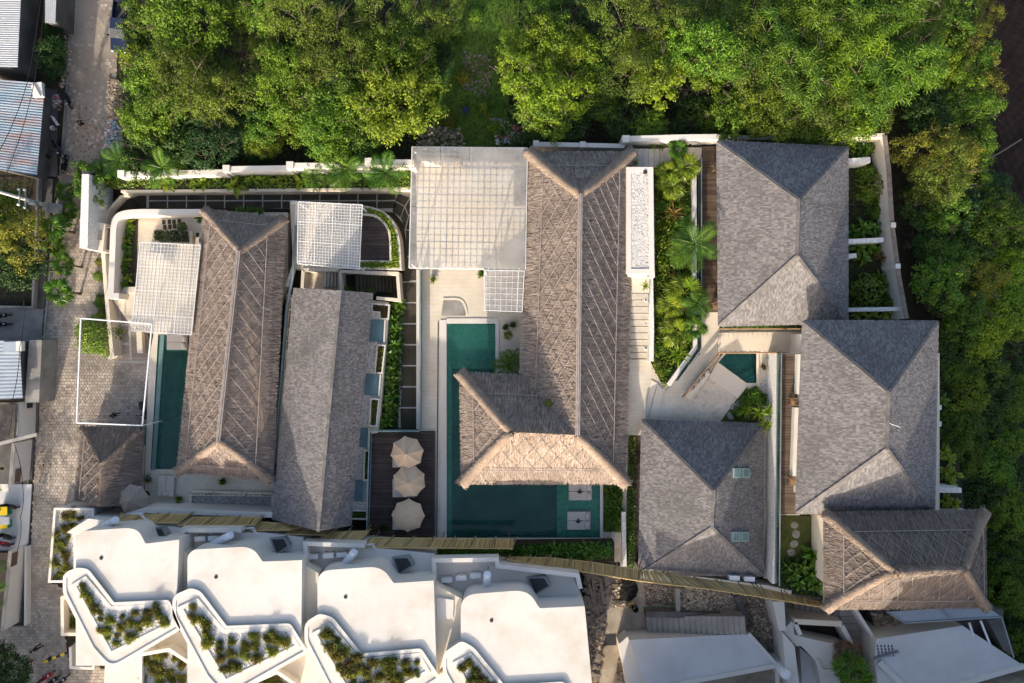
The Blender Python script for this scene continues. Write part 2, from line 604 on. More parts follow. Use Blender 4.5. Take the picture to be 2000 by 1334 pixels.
M['acwhite'] = mat('ac_casing', [(.62, .63, .63)], 1, .5, fine=.05)
M['rubble'] = mat('rubble', [(.13, .09, .065), (.27, .2, .14), (.36, .28, .2), (.52, .45, .36)], 1, .95, island=1)
M['sandy'] = mat('sandy_ground', [(.27, .22, .16), (.4, .34, .26)], .5, .95, .6, 8, fine=.15, fscale=7, dirt=((.16, .12, .09), .6, .8))
M['litter'] = mat('litter', [(.6, .58, .55), (.35, .28, .22), (.5, .1, .1), (.1, .25, .4), (.7, .68, .62), (.2, .35, .25), (.12, .1, .09), (.62, .55, .45)], 1, .7, island=1)
M['ash'] = mat('black_ash', [(.006, .006, .006), (.02, .017, .015)], 2, .95, .8, 9)
M['timberold'] = mat('old_timber', [(.12, .095, .075), (.22, .18, .15)], 2, .9, island=.3)
M['black'] = mat('black_plastic', [(.012, .012, .013)], 1, .5)
M['tyre'] = mat('tyre_rubber', [(.012, .012, .012)], 1, .9)
M['navy'] = mat('navy_car_paint', [(.016, .024, .055)], 1, .25, spec=.6)
M['red'] = mat('red_plastic', [(.4, .02, .03)], 1, .4)
M['green'] = mat('green_plastic', [(.02, .2, .1)], 1, .5)
M['yellow'] = mat('yellow_plastic', [(.65, .45, .02)], 1, .5)
M['blue'] = mat('blue_plastic', [(.02, .035, .08)], 1, .5)
M['skin'] = mat('skin', [(.3, .17, .11)], 1, .6)
M['hair'] = mat('dark_hair', [(.012, .01, .009)], 1, .7)
M['blackcloth'] = mat('black_cloth', [(.012, .012, .015)], 1, .9)
M['tan'] = mat('tan_cloth', [(.4, .28, .17)], 1, .9)
M['dogfur'] = mat('dark_fur', [(.012, .01, .009), (.03, .022, .016)], 3, .9)
M['bark'] = mat('bark', [(.06, .045, .032), (.13, .1, .075)], 3, .95, .8, 12)
M['paletwig'] = mat('bare_twig', [(.16, .125, .1), (.26, .21, .17)], 2, .9)
M['slab'] = mat('dark_slab', [(.04, .034, .026), (.075, .063, .047)], .6, .9, .5, 14, island=.2, fine=.2, fscale=10, dirt=((.035, .05, .012), .6, .8))
M['jointgravel'] = mat('joint_gravel', [(.3, .28, .25), (.6, .57, .53)], 12, .95, .6, 12)
M['step'] = mat('stair_stone', [(.46, .41, .33), (.58, .52, .43)], .6, .8, .2, 12, island=.14, fine=.06, dirt=((.3, .25, .18), .4, 1))
M['greystep'] = mat('grey_stair', [(.26, .23, .2), (.36, .32, .28)], .8, .85, .2, 12, island=.1, fine=.08)
M['cable'] = mat('cable', [(.015, .015, .015)], 1, .7)
M['pole'] = mat('spun_concrete', [(.45, .43, .4)], 1, .8)
M['terracotta'] = mat('pot', [(.06, .05, .045)], 1, .8)
M['duct'] = mat('white_duct', [(.62, .66, .72)], 1, .4)

M['leaf_mid'] = leafmat('leaf_mid', [(.03, .085, .006), (.085, .175, .010), (.165, .25, .018)])
M['leaf_lime'] = leafmat('leaf_lime', [(.055, .12, .005), (.135, .225, .009), (.23, .31, .018)])
M['leaf_olive'] = leafmat('leaf_olive', [(.04, .08, .007), (.105, .16, .014), (.18, .225, .026)])
M['leaf_blue'] = leafmat('leaf_bluish', [(.012, .055, .014), (.03, .1, .022), (.055, .145, .034)])
M['leaf_gold'] = leafmat('leaf_golden', [(.08, .105, .01), (.17, .18, .016), (.27, .235, .02)], objvar=.2)
M['leaf_dark'] = leafmat('leaf_dark', [(.012, .04, .006), (.028, .07, .01), (.05, .1, .014)])
M['leaf_garden'] = leafmat('leaf_garden', [(.028, .09, .009), (.07, .165, .014), (.14, .24, .025)], rough=.35)
M['leaf_yellow'] = leafmat('leaf_yellow', [(.09, .16, .012), (.19, .27, .02), (.32, .36, .03)], rough=.4, objvar=.2)
M['leaf_rust'] = leafmat('leaf_rust', [(.12, .08, .015), (.2, .13, .03), (.13, .15, .02)], objvar=.2)
M['leaf_dry'] = leafmat('leaf_dry', [(.13, .08, .045), (.22, .14, .085), (.3, .2, .12)], objvar=.15)
M['leaf_succ'] = leafmat('leaf_succulent', [(.2, .125, .075), (.23, .2, .055), (.2, .27, .04), (.34, .38, .065)], objvar=.3)
M['ground_green'] = leafmat('ground_green', [(.025, .07, .008), (.055, .12, .013), (.1, .165, .02)])
M['pondwater'] = mat('pond_water', [(.11, .19, .21), (.15, .24, .26)], .8, .06, spec=.6)
# ------------------------------------------------------------------ roofs


def frame_of(a, b, other):
    """eave frame: origin a, u along the eave, v up the slope, n out of the roof"""
    a, b = Vector(a), Vector(b)
    u = (b - a).normalized()
    n = u.cross(Vector(other) - a).normalized()
    if n.z < 0:
        n = -n
    v = n.cross(u).normalized()
    if (Vector(other) - a).dot(v) < 0:
        v = -v
    return a, u, v, n


def twist(poly, fr):
    """height of a slightly twisted slope over its eave plane"""
    a, u, v, n = fr
    pa, pb = Vector(poly[2]) - a, Vector(poly[-1]) - a
    xa, da, xb, db = pa.dot(u), pa.dot(n), pb.dot(u), pb.dot(n)
    vm = max(pa.dot(v), pb.dot(v))

    def f(x, y):
        k = 0 if abs(xb - xa) < .01 else max(0, min(1, (x - xa) / (xb - xa)))
        return n * ((da + (db - da) * k) * max(0, y) / vm)
    return f


def uv_poly(poly, fr):
    a, u, v, n = fr
    return [((Vector(p) - a).dot(u), (Vector(p) - a).dot(v)) for p in poly]


def span_at(uv, vv):
    xs = []
    for i in range(len(uv)):
        (x0, y0), (x1, y1) = uv[i - 1], uv[i]
        if (y0 > vv) != (y1 > vv):
            xs.append(x0 + (x1 - x0) * (vv - y0) / (y1 - y0))
    return (min(xs), max(xs)) if len(xs) >= 2 else None


def shingles(poly, ea, eb, other, seed, pitch=.25, wid=.125):
    fr = frame_of(ea, eb, other)
    a, u, v, n = fr
    uv = uv_poly(poly, fr)
    vmax = max(q[1] for q in uv)
    rr = random.Random(seed)
    mb = MB()
    r = 0
    tw = twist(poly, fr)
    lift = lambda x, y: tw(x, y) + n * .03
    vv = -.06
    while vv < vmax - .05:
        s = span_at(uv, min(max(vv + pitch * .5, .02), vmax - .02))
        if s:
            x = s[0] - rr.random() * wid
            while x < s[1]:
                w = wid * (.75 + .5 * rr.random())
                x0, x1 = max(x, s[0]), min(x + w, s[1])
                if x1 - x0 > .03:
                    lo = .045 + .02 * rr.random()
                    dv = (rr.random() - .5) * .06
                    p0 = a + u * (x0 + .006) + v * (vv + dv) + n * lo
                    p1 = a + u * (x1 - .006) + v * (vv + dv) + n * lo
                    p2 = a + u * (x1 - .006) + v * (vv + pitch + .05) + n * .012
                    p3 = a + u * (x0 + .006) + v * (vv + pitch + .05) + n * .012
                    l0, l1 = lift((x0 + x1) / 2, vv), lift((x0 + x1) / 2, vv + pitch)
                    p0, p1, p2, p3 = p0 + l0, p1 + l0, p2 + l1, p3 + l1
                    q0, q1 = p0 - n * .035, p1 - n * .035
                    mb.add([p0, p1, p2, p3, q0, q1], [(0, 1, 2, 3), (4, 5, 1, 0)])
                x += w
        vv += pitch
        r += 1
    return mb


def tile_house(name, label, eave, ridge, ez, rz, wall_z0, inset=1.1, seed=0, hip=True, doors=True, zs=None):
    """eave: NW, NE, SE, SW pixels; ridge: N, S pixels"""
    e = Ws(eave, ez)
    r0, r1 = W(*ridge[0], rz), W(*ridge[1], rz)
    c = sum(e, Vector()) / 4
    t = thing(name, label, 'house', (c.x, c.y, wall_z0))
    slopes = [([e[0], e[3], r1, r0], e[3], e[0], r0), ([e[2], e[1], r0, r1], e[1], e[2], r0)]
    if hip:
        slopes += [([e[1], e[0], r0], e[0], e[1], r0), ([e[3], e[2], r1], e[2], e[3], r1)]
    mb = MB()
    fr_ = [Vector((p.x, p.y, p.z - .06)) for p in (e + [r0, r1])]
    lo = [p - Vector((0, 0, .14)) for p in fr_]
    tops = [(0, 3, 5, 4), (2, 1, 4, 5), (1, 0, 4), (3, 2, 5)]
    mb.add(fr_ + lo, tops + [tuple(6 + i for i in reversed(f)) for f in tops] + [(0, 6, 7, 1), (1, 7, 8, 2), (2, 8, 9, 3), (3, 9, 6, 0)])
    roof = mb.build('roof', M['roofunder'], t)
    for i, (pl, a, b, o_) in enumerate(slopes):
        shingles(pl, a, b, o_, seed * 10 + i).build('shingles', M['shingle'], roof, kind='stuff')
    lines = [(r0, r1)] + ([(e[0], r0), (e[1], r0), (e[2], r1), (e[3], r1)] if hip else [])
    for a, b in lines:
        d = b - a
        nseg = max(2, int(d.length / .45))
        cm = MB()
        for k in range(nseg):
            p, q = a + d * (k / nseg), a + d * ((k + 1.08) / nseg)
            z = Vector((0, 0, .07))
            cm.bar(p + z, q + z + Vector((0, 0, .02)), .26, .09)
        cm.build('ridge_cap', M['cap'], t)
    for i in range(4):
        a, b = e[i], e[(i + 1) % 4]
        if not hip and i in (0, 2):
            continue
        fm = MB()
        off = Vector((0, 0, -.16))
        fm.bar(a + off, b + off, .06, .14)
        fm.build('fascia', M['cap'], t)
    # walls under the eaves
    wp = []
    for p in e:
        d = Vector((c.x - p.x, c.y - p.y, 0))
        wp.append(Vector((p.x + math.copysign(inset, d.x), p.y + math.copysign(inset, d.y), ez - .15)))
    wb = MB()
    wb.prism(wp, wall_z0)
    wb.build('wall', M['white'], t)
    if doors:
        for side in ((3, 0), (1, 2)):
            a, b = wp[side[0]], wp[side[1]]
            d = b - a
            out = Vector((c.x - a.x, 0, 0))
            ox = -math.copysign(.04, out.x)
            for k in range(4):
                p, q = a + d * (.1 + .2 * k), a + d * (.26 + .2 * k)
                z = Vector((ox, 0, -(ez - wall_z0) * .5 + .1))
                dm = MB()
                dm.bar(p + z, q + z, .06, min(2.4, ez - wall_z0 - .6))
                g = dm.build('glass_door', M['windowglass'], t)
                f2 = MB()
                for zz in (-1, 1):
                    zo = Vector((ox * 1.6, 0, zz * min(2.4, ez - wall_z0 - .6) / 2))
                    f2.bar(p + z + zo, q + z + zo, .08, .08)
                f2.build('door_frame', M['teak'], g)
    return t


def strands(mb, poly, ea, eb, other, dens, rr, length=(.45, .95), wid=.042, fringe=True, m=0):
    fr = frame_of(ea, eb, other)
    a, u, v, n = fr
    uv = uv_poly(poly, fr)
    tw = twist(poly, fr)
    us = [q[0] for q in uv]
    vs_ = [q[1] for q in uv]
    ar = (max(us) - min(us)) * (max(vs_) - min(vs_))
    for _ in range(int(ar * dens)):
        x, y = rr.uniform(min(us), max(us)), rr.uniform(min(vs_), max(vs_))
        if not inside((x, y), uv):
            continue
        L = rr.uniform(*length)
        ang = rr.gauss(0, .13)
        d = (-v * math.cos(ang) + u * math.sin(ang))
        sd = d.cross(n)
        w = wid * rr.uniform(.6, 1.5)
        h0, h1 = rr.uniform(.03, .08), rr.uniform(.04, .12)
        p0 = a + u * x + v * y + n * h0 + tw(x, y)
        L2 = min(L, y + .08 + rr.random() * .14)
        p1 = p0 + d * L2 + n * (h1 - h0) + tw(x, y - L2) - tw(x, y)
        mb.add([p0 - sd * w * .5, p1 - sd * w * .35, p1 + sd * w * .35, p0 + sd * w * .5], [(0, 1, 2, 3)], m)
    if fringe:
        U = (Vector(eb) - Vector(ea)).dot(u)
        for _ in range(int(U * 34)):
            x = rr.uniform(0, U)
            L = rr.uniform(.33, .45)
            ang = rr.gauss(0, .12)
            dr = rr.uniform(.0, .35)
            zo = rr.uniform(-.35, .12)
            d = (-v * math.cos(ang) + u * math.sin(ang) - Vector((0, 0, dr))).normalized()
            sd = d.cross(n).normalized()
            p0 = a + u * x + v * .3 + n * zo
            w = rr.uniform(.05, .1)
            p1 = p0 + d * L
            mb.add([p0 - sd * w * .5, p1 - sd * w * .3, p1 + sd * w * .3, p0 + sd * w * .5], [(0, 1, 2, 3)], m)


def clip_line(uv, p, d, vmin):
    """clip the line p + t d to a convex uv polygon with v >= vmin"""
    t0, t1 = -1e9, 1e9
    A = sum(uv[i - 1][0] * uv[i][1] - uv[i][0] * uv[i - 1][1] for i in range(len(uv)))
    ed = [(uv[i - 1], uv[i]) for i in range(len(uv))]
    cons = []
    for (x0, y0), (x1, y1) in ed:
        nx, ny = -(y1 - y0), (x1 - x0)
        if A < 0:
            nx, ny = -nx, -ny
        L = math.hypot(nx, ny)
        if L < 1e-6:
            continue
        nx, ny = nx / L, ny / L
        cons.append((nx, ny, nx * x0 + ny * y0 + .12))
    cons.append((0, 1, vmin))
    for nx, ny, c in cons:
        den = nx * d[0] + ny * d[1]
        num = c - (nx * p[0] + ny * p[1])
        if abs(den) < 1e-9:
            if num > 0:
                return None
            continue
        t = num / den
        if den > 0:
            t0 = max(t0, t)
        else:
            t1 = min(t1, t)
    return (t0, t1) if t1 - t0 > .3 else None


def lattice(t, poly, ea, eb, other, vmin, step, slant, parts, rr, border=True):
    fr = frame_of(ea, eb, other)
    a, u, v, n = fr
    uv = uv_poly(poly, fr)
    tw = twist(poly, fr)
    us = [q[0] for q in uv]
    U0, U1 = min(us), max(us)
    for k, sl in enumerate((slant, -slant)):
        d = Vector((sl, 1)).normalized()
        x = U0 - 30
        while x < U1 + 30:
            c = clip_line(uv, (x, 0), d, vmin)
            if c:
                p = a + u * (x + d[0] * c[0]) + v * (d[1] * c[0]) + n * (.135 + .03 * k)
                q = a + u * (x + d[0] * c[1]) + v * (d[1] * c[1]) + n * (.135 + .03 * k)
                p = p + tw(x + d[0] * c[0], d[1] * c[0])
                q = q + tw(x + d[0] * c[1], d[1] * c[1])
                mb = MB()
                mid = (p + q) / 2 + u * rr.gauss(0, .03) + n * rr.uniform(-.01, .03)
                mb.path([p, mid, q], .02, 6)
                mb.build('lattice_pole', M['lattice'], t)
            x += step * rr.uniform(.92, 1.08)
    if border:
        s = span_at(uv, vmin)
        if s:
            mb = MB()
            mb.bar(a + u * (s[0] + .3) + v * vmin + n * .24, a + u * (s[1] - .3) + v * vmin + n * .24, .055, .05)
            mb.build('border_pole', M['lattice'], t)


def roll(mb, a, b, r, rr, m=0, horn=0.0, dens=60, end_up=.3):
    """thick rolled bundle of straw along a hip, a at the eave"""
    a, b = Vector(a), Vector(b)
    d = b - a
    L = d.length
    dn = d.normalized()
    h = Vector((-dn.y, dn.x, 0)).normalized()
    for _ in range(int(L * dens)):
        t = rr.uniform(-horn / max(L, .1), 1.0)
        side = rr.choice((-1, 1))
        ang = rr.uniform(0.0, 1.25)
        p = a + d * t
        rad = r * (1 - .35 * max(t, 0)) * rr.uniform(.9, 1.1)
        lift = end_up * max(0, 1 - max(t, 0) * L / 2.2) ** 2
        up = Vector((0, 0, 1))
        q0 = p + (h * side * math.sin(ang) + up * math.cos(ang)) * rad + up * (lift - .28 * r)
        ang2 = ang + rr.uniform(.35, .7)
        q1 = p + (h * side * math.sin(ang2) + up * math.cos(ang2)) * rad + up * (lift - .28 * r) - dn * rr.uniform(.1, .35)
        sd = dn * rr.uniform(.03, .06)
        mb.add([q0 - sd, q1 - sd, q1 + sd, q0 + sd], [(0, 1, 2, 3)], m)


def thatch_house(name, label, slopes, hips, ez, wall_px, wall_z0, lat, seed=3, dens=24, ridge=None, roll_r=.55, cat='house', rollmat='straw', strawmat='straw'):
    """slopes: list of (polygon [(px,py,z)...]); first two points are the eave"""
    rr = random.Random(seed)
    P0 = [W(p[0], p[1], ez) for p in wall_px]
    c = sum(P0, Vector()) / len(P0)
    t = thing(name, label, cat, (c.x, c.y, wall_z0))
    body = MB()
    st = MB()
    for i, pl in enumerate(slopes):
        poly = [W(*p) for p in pl]
        body.poly([p - Vector((0, 0, .06)) for p in poly])
        low = [p - Vector((0, 0, .45)) for p in poly]
        # pull the underside in at the eave so that the edge reads as a thick bevel
        body.poly(list(reversed(low)))
        body.add([poly[0], poly[1], low[1], low[0]], [(0, 3, 2, 1)])
        strands(st, poly, poly[0], poly[1], poly[2], dens * 1.9, rr)
    roof = body.build('roof', M['thatch'], t)
    st.build('straw', M[strawmat], roof, kind='stuff')
    for a, b, horn in hips:
        a, b = W(*a), W(*b)
        pm = MB()
        n = 8
        pts = [a + (b - a) * (k / n) + Vector((0, 0, .32 * max(0, 1 - (k / n) * (b - a).length / 2.2) ** 2 - .16)) for k in range(n + 1)]
        if horn:
            d = (a - b)
            d.z = 0
            d.normalize()
            pts = [pts[0] + d * horn + Vector((0, 0, .05))] + pts
        rad = [roll_r * .72] * (1 if horn else 0) + [roll_r * (1 - .35 * k / n) for k in range(n + 1)]
        pm.path(pts, rad, 10)
        hr = pm.build('hip_roll', M['thatch'], t, smooth=True)
        sm = MB()
        roll(sm, a, b, roll_r * 1.04, rr, horn=horn)
        sm.build('straw', M[rollmat], hr, kind='stuff')
    if ridge:
        for a, b in ridge:
            a, b = W(*a), W(*b)
            for off in (-.14, .0, .14):
                d = (b - a).normalized()
                h = Vector((-d.y, d.x, 0)) * off
                rm = MB()
                rm.path([a + h + Vector((0, 0, .26 if off else .34)), b + h + Vector((0, 0, .26 if off else .34))], .07, 6)
                rm.build('ridge_pole', M['lattice'], t)
    for pl, (vmin, step, slant) in zip(slopes, lat):
        if step:
            poly = [W(*p) for p in pl]
            lattice(t, poly, poly[0], poly[1], poly[2], vmin, step, slant, None, rr)
    wb = MB()
    wb.prism([Vector((p.x, p.y, ez - .4)) for p in P0], wall_z0)
    wb.build('wall', M['creamplain'], t)
    return t


def gable_wall(): pass


def flat_sheet(name, px, z, m, kind='structure', parent=None):
    mb = MB()
    p = Ws(rounded(px), z)
    if area2(p) < 0:
        p.reverse()
    mb.poly(p)
    return mb.build(name, M[m], parent, kind=kind)


def block(name, px, z1, z0, m, parent=None, **kw):
    mb = MB()
    mb.prism(Ws(rounded(px), z1), z0)
    return mb.build(name, M[m], parent, **kw)


def scatter(name, px, z, m, n, size, parent=None, seed=1, kind='stuff', flat=.5, pile=0.0):
    """loose stones or litter lying in an outline"""
    rr = random.Random(seed)
    poly = [W(p[0], p[1], z) for p in rounded(px)]
    xs, ys = [p.x for p in poly], [p.y for p in poly]
    c = sum(poly, Vector()) / len(poly)
    mb = MB()
    k = 0
    tries = 0
    while k < n and tries < n * 20:
        tries += 1
        x, y = rr.uniform(min(xs), max(xs)), rr.uniform(min(ys), max(ys))
        if not inside((x, y), poly):
            continue
        k += 1
        s = size * rr.uniform(.5, 1.5)
        zz = z
        if pile:
            d = math.hypot((x - c.x) / (max(xs) - min(xs)), (y - c.y) / (max(ys) - min(ys))) * 2
            zz = z + max(0, 1 - d) * pile * rr.uniform(.5, 1)
        a = rr.uniform(0, 6.28)
        pts = []
        for q in range(4):
            an = a + q * PI / 2 + rr.uniform(-.3, .3)
            pts.append(Vector((x + math.cos(an) * s / 2, y + math.sin(an) * s / 2 * rr.uniform(.6, 1), zz + s * flat * rr.uniform(.4, 1))))
        top = pts
        base = [Vector((p.x + (p.x - x) * .3, p.y + (p.y - y) * .3, zz - .02)) for p in pts]
        mb.add(top + base, [(0, 1, 2, 3), (0, 4, 5, 1), (1, 5, 6, 2), (2, 6, 7, 3), (3, 7, 4, 0)])
    return mb.build(name, M[m], parent, kind=kind)


# ------------------------------------------------------------------ plants


def rdir(rr, up=0.0):
    while True:
        v = Vector((rr.uniform(-1, 1), rr.uniform(-1, 1), rr.uniform(-1, 1)))
        if .05 < v.length < 1:
            v.normalize()
            v.z += up
            return v.normalized()


def crown_mesh(mb, c, R_, hz, nclump, nleaf, ls, rr, lw=.5, star=False, flatten=.75):
    """clumps of leaves spread through an uneven crown"""
    c = Vector(c)
    lob = [(rr.uniform(0, 6.28), rr.uniform(.8, 1.3)) for _ in range(6)]
    for k in range(nclump):
        az = rr.uniform(0, 6.28)
        th = math.acos(rr.uniform(-.25, 1))
        prof = .68
        for la, lm in lob:
            dd = abs((az - la + PI) % (2 * PI) - PI)
            if dd < .6:
                prof = max(prof, lm * (1.05 - dd * .7))
        rad = rr.uniform(.45, 1.0) ** .5 * prof
        p = c + Vector((math.sin(th) * math.cos(az) * R_ * rad, math.sin(th) * math.sin(az) * R_ * rad, math.cos(th) * hz * rad * flatten))
        cr = R_ * rr.uniform(.11, .27)
        if star:
            nf = 9
            for q in range(3):
                pc = p + rdir(rr, .6) * cr * .7
                a0 = rr.uniform(0, 6.28)
                for j in range(nf):
                    a = a0 + j * 2 * PI / nf
                    d = Vector((math.cos(a), math.sin(a), rr.uniform(-.25, .35)))
                    for s in range(max(1, nleaf // (3 * nf))):
                        mb.leaf(pc + d * (ls * .9 * s), d + Vector((0, 0, rr.uniform(-.3, .2))), Vector((rr.uniform(-.3, .3), rr.uniform(-.3, .3), 1)), ls * 1.5, ls * lw, bend=.15)
            continue
        for j in range(nleaf):
            o = rdir(rr, .35)
            q = p + Vector((o.x, o.y, o.z * .7)) * cr * rr.uniform(.55, 1.0)
            up = (o * .8 + rdir(rr) * .8 + Vector((0, 0, .7))).normalized()
            d = rdir(rr)
            d = (d - up * d.dot(up))
            if d.length < .05:
                continue
            L = ls * rr.uniform(.7, 1.35)
            mb.leaf(q, d, up, L, L * lw, bend=.1)


def trunk_mesh(mb, h, R_, rr, r0=.16):
    top = Vector((rr.uniform(-.3, .3), rr.uniform(-.3, .3), h * .55))
    mb.path([Vector((0, 0, -.2)), top * .5 + Vector((rr.uniform(-.1, .1), 0, 0)), top], [r0, r0 * .8, r0 * .65], 7)
    for k in range(7):
        a = k * 2 * PI / 7 + rr.uniform(-.3, .3)
        e = Vector((math.cos(a) * R_ * .7, math.sin(a) * R_ * .7, h * rr.uniform(.7, .95)))
        mid = top.lerp(e, .5) + Vector((0, 0, .3))
        mb.path([top - Vector((0, 0, .2 * (k % 3))), mid, e], [r0 * .5, r0 * .3, r0 * .1], 5)
        for q in range(2):
            e2 = e + Vector((rr.uniform(-1, 1), rr.uniform(-1, 1), rr.uniform(0, .8))) * R_ * .3
            mb.path([mid.lerp(e, .4), e2], [r0 * .22, r0 * .06], 4)


def make_tree(name, seed, R_, h, leafm, nclump=70, nleaf=55, ls=.28, lw=.5, star=False, flatten=.8):
    def f():
        rr = random.Random(seed)
        t = thing(name, 'tree', 'tree')
        tm = MB()
        trunk_mesh(tm, h, R_, rr)
        tm.build('trunk', M['bark'], t, smooth=True)
        cm = MB()
        crown_mesh(cm, (0, 0, h * .68), R_, h * .36, nclump, nleaf, ls, rr, lw, star, flatten)
        cm.build('crown', M[leafm], t)
        return t
    return f


def make_bare(seed, R_, h):
    def f():
        rr = random.Random(seed)
        t = thing('bare_tree', 'bare tree', 'tree')
        mb = MB()
        mb.path([Vector((0, 0, -.1)), Vector((.1, .05, h * .3)), Vector((0, .1, h * .5))], [.12, .09, .07], 6)
        mb.build('trunk', M['bark'], t)
        bm_ = MB()

        def grow(p, d, L, r, lev):
            q = p + d * L
            bm_.path([p, p.lerp(q, .5) + rdir(rr) * L * .08, q], [r, r * .8, r * .55], 4, cap=False)
            if lev < 4:
                for _ in range(3 if lev < 3 else 2):
                    nd = (d + rdir(rr, .05) * .75).normalized()
                    grow(q, nd, L * rr.uniform(.6, .8), r * .6, lev + 1)
        for k in range(6):
            a = k * 1.05 + rr.uniform(-.3, .3)
            grow(Vector((0, .1, h * .5)), Vector((math.cos(a), math.sin(a), .55)).normalized(), R_ * .42, .05, 0)
        bm_.build('branches', M['paletwig'], t, kind='stuff')
        return t
    return f


def frond_feather(L=2.2, seed=1):
    """a pinnate frond in its own space: root at the origin, running along +x and drooping"""
    rr = random.Random(seed)
    mb = MB()
    n = 9
    pts = [Vector((L * s * (1 - .12 * s), 0, L * (.42 * s - .62 * s * s))) for s in [k / n for k in range(n + 1)]]
    mb.path(pts, [.035 * (1 - .7 * k / n) for k in range(n + 1)], 4)
    for k in range(2, 27):
        s = k / 27
        i = min(int(s * n), n - 1)
        p = pts[i].lerp(pts[i + 1], s * n - i)
        ll = L * .34 * math.sin(PI * min(1, .12 + s * .86)) + .08
        for sd in (-1, 1):
            d = Vector((.62 + rr.uniform(-.1, .1), sd, -.18 + rr.uniform(-.12, .12)))
            mb.leaf(p, d, Vector((0, 0, 1)), ll, .05 * L / 2, bend=.22)
    return mb


def frond_fan(R_=.75, seed=1, pet=.8):
    rr = random.Random(seed)
    mb = MB()
    root = Vector((pet, 0, pet * .35))
    mb.path([Vector((0, 0, 0)), Vector((pet * .5, 0, pet * .25)), root], [.03, .025, .02], 4)
    n = 17
    for k in range(n):
        a = (k / (n - 1) - .5) * 4.3
        d = Vector((math.cos(a), math.sin(a), rr.uniform(-.12, .08) - .12 * math.cos(a)))
        mb.leaf(root, d, Vector((0, 0, 1)), R_ * (.85 + .2 * math.cos(a)), R_ * .23, bend=.2)
    return mb


def blade_leaf(L=1.0, w=.28, lift=.7, droop=.8, seed=1):
    """broad arching leaf with a folded midrib"""
    mb = MB()
    n = 6
    vs_, fs = [], []
    for k in range(n + 1):
        s = k / n
        x = L * s * (1 - .15 * s)
        z = L * (lift * s - droop * s * s)
        ww = w * (math.sin(PI * min(1, .1 + s * .9)) ** .8) * (.25 if k == 0 else 1) / 2
        ww = max(ww, .004)
        vs_ += [Vector((x, -ww, z + ww * .35)), Vector((x, 0, z)), Vector((x, ww, z + ww * .35))]
    for k in range(n):
        b = k * 3
        fs += [(b, b + 3, b + 4, b + 1), (b + 1, b + 4, b + 5, b + 2)]
    mb.add(vs_, fs)
    return mb


def make_palm(name, key, n, h, frond_mb, leafm, tiers=2, pname='frond', spread=.3, trunk_r=.09, lean=.0, tilt=0.0):
    def f():
        rr = random.Random(sum(map(ord, key)))
        t = thing(name, 'palm', 'palm')
        top = Vector((lean, 0, h))
        if h > .15:
            tm = MB()
            tm.path([Vector((0, 0, -.1)), Vector((lean * .4, 0, h * .55)), top], [trunk_r * 1.25, trunk_r, trunk_r * .85], 8)
            tm.build('trunk', M['bark'], t, smooth=True)
        me = frond_mb.mesh(pname, M[leafm])
        for k in range(n):
            o = bpy.data.objects.new(pname, me)
            COL.objects.link(o)
            o.parent = t
            tier = k % tiers
            o.location = top + Vector((0, 0, .04 * tier))
            el = -tilt - (.55 * tier if tiers > 1 else 0) + rr.uniform(-.15, .15)
            o.rotation_euler = (rr.uniform(-.2, .2), el, k * 2 * PI / n * (1 if tiers == 1 else 1.0) + tier * .4 + rr.uniform(-spread, spread))
            s = rr.uniform(.8, 1.12) * (1 - .08 * tier)
            o.scale = (s, s, s)
        return t
    return f


def make_bush(name, seed, R_, h, leafm, n=420, ls=.2, lw=.5, dome=True):
    def f():
        rr = random.Random(seed)
        mb = MB()
        for k in range(n):
            o = rdir(rr, .4)
            if o.z < 0:
                o.z = -o.z * .5
            q = Vector((o.x * R_, o.y * R_, max(.03, o.z * h))) * rr.uniform(.55, 1.0) ** .6
            wob = 1 + .3 * math.sin(5 * math.atan2(q.y, q.x) + seed) * .5
            q.x *= wob
            q.y *= wob
            up = (o + rdir(rr) * .8 + Vector((0, 0, .5))).normalized()
            d = rdir(rr)
            d = d - up * d.dot(up)
            if d.length < .05:
                continue
            L = ls * rr.uniform(.7, 1.3)
            mb.leaf(q, d, up, L, L * lw, bend=.1)
        o = bpy.data.objects.new(name, mb.mesh(name, M[leafm]))
        COL.objects.link(o)
        ORIGIN[o.name] = Vector((0, 0, 0))
        return o
    return f


def make_succulent(seed, R_=.5):
    def f():
        rr = random.Random(seed)
        mb = MB()
        for q in range(rr.randint(3, 5)):
            c = Vector((rr.uniform(-.6, .6) * R_, rr.uniform(-.6, .6) * R_, 0))
            for j in range(90):
                a = rr.uniform(0, 6.28)
                e = rr.uniform(.05, 1.35)
                d = Vector((math.cos(a) * math.cos(e), math.sin(a) * math.cos(e), math.sin(e)))
                p = c + Vector((rr.uniform(-.3, .3), rr.uniform(-.3, .3), 0)) * R_
                mb.leaf(p + d * .05, d, Vector((-d.y, d.x, .3)), R_ * rr.uniform(.4, .85), .07, bend=.1)
        o = bpy.data.objects.new('succulent_clump', mb.mesh('succulent_clump', M['leaf_succ']))
        COL.objects.link(o)
        ORIGIN[o.name] = Vector((0, 0, 0))
        return o
    return f


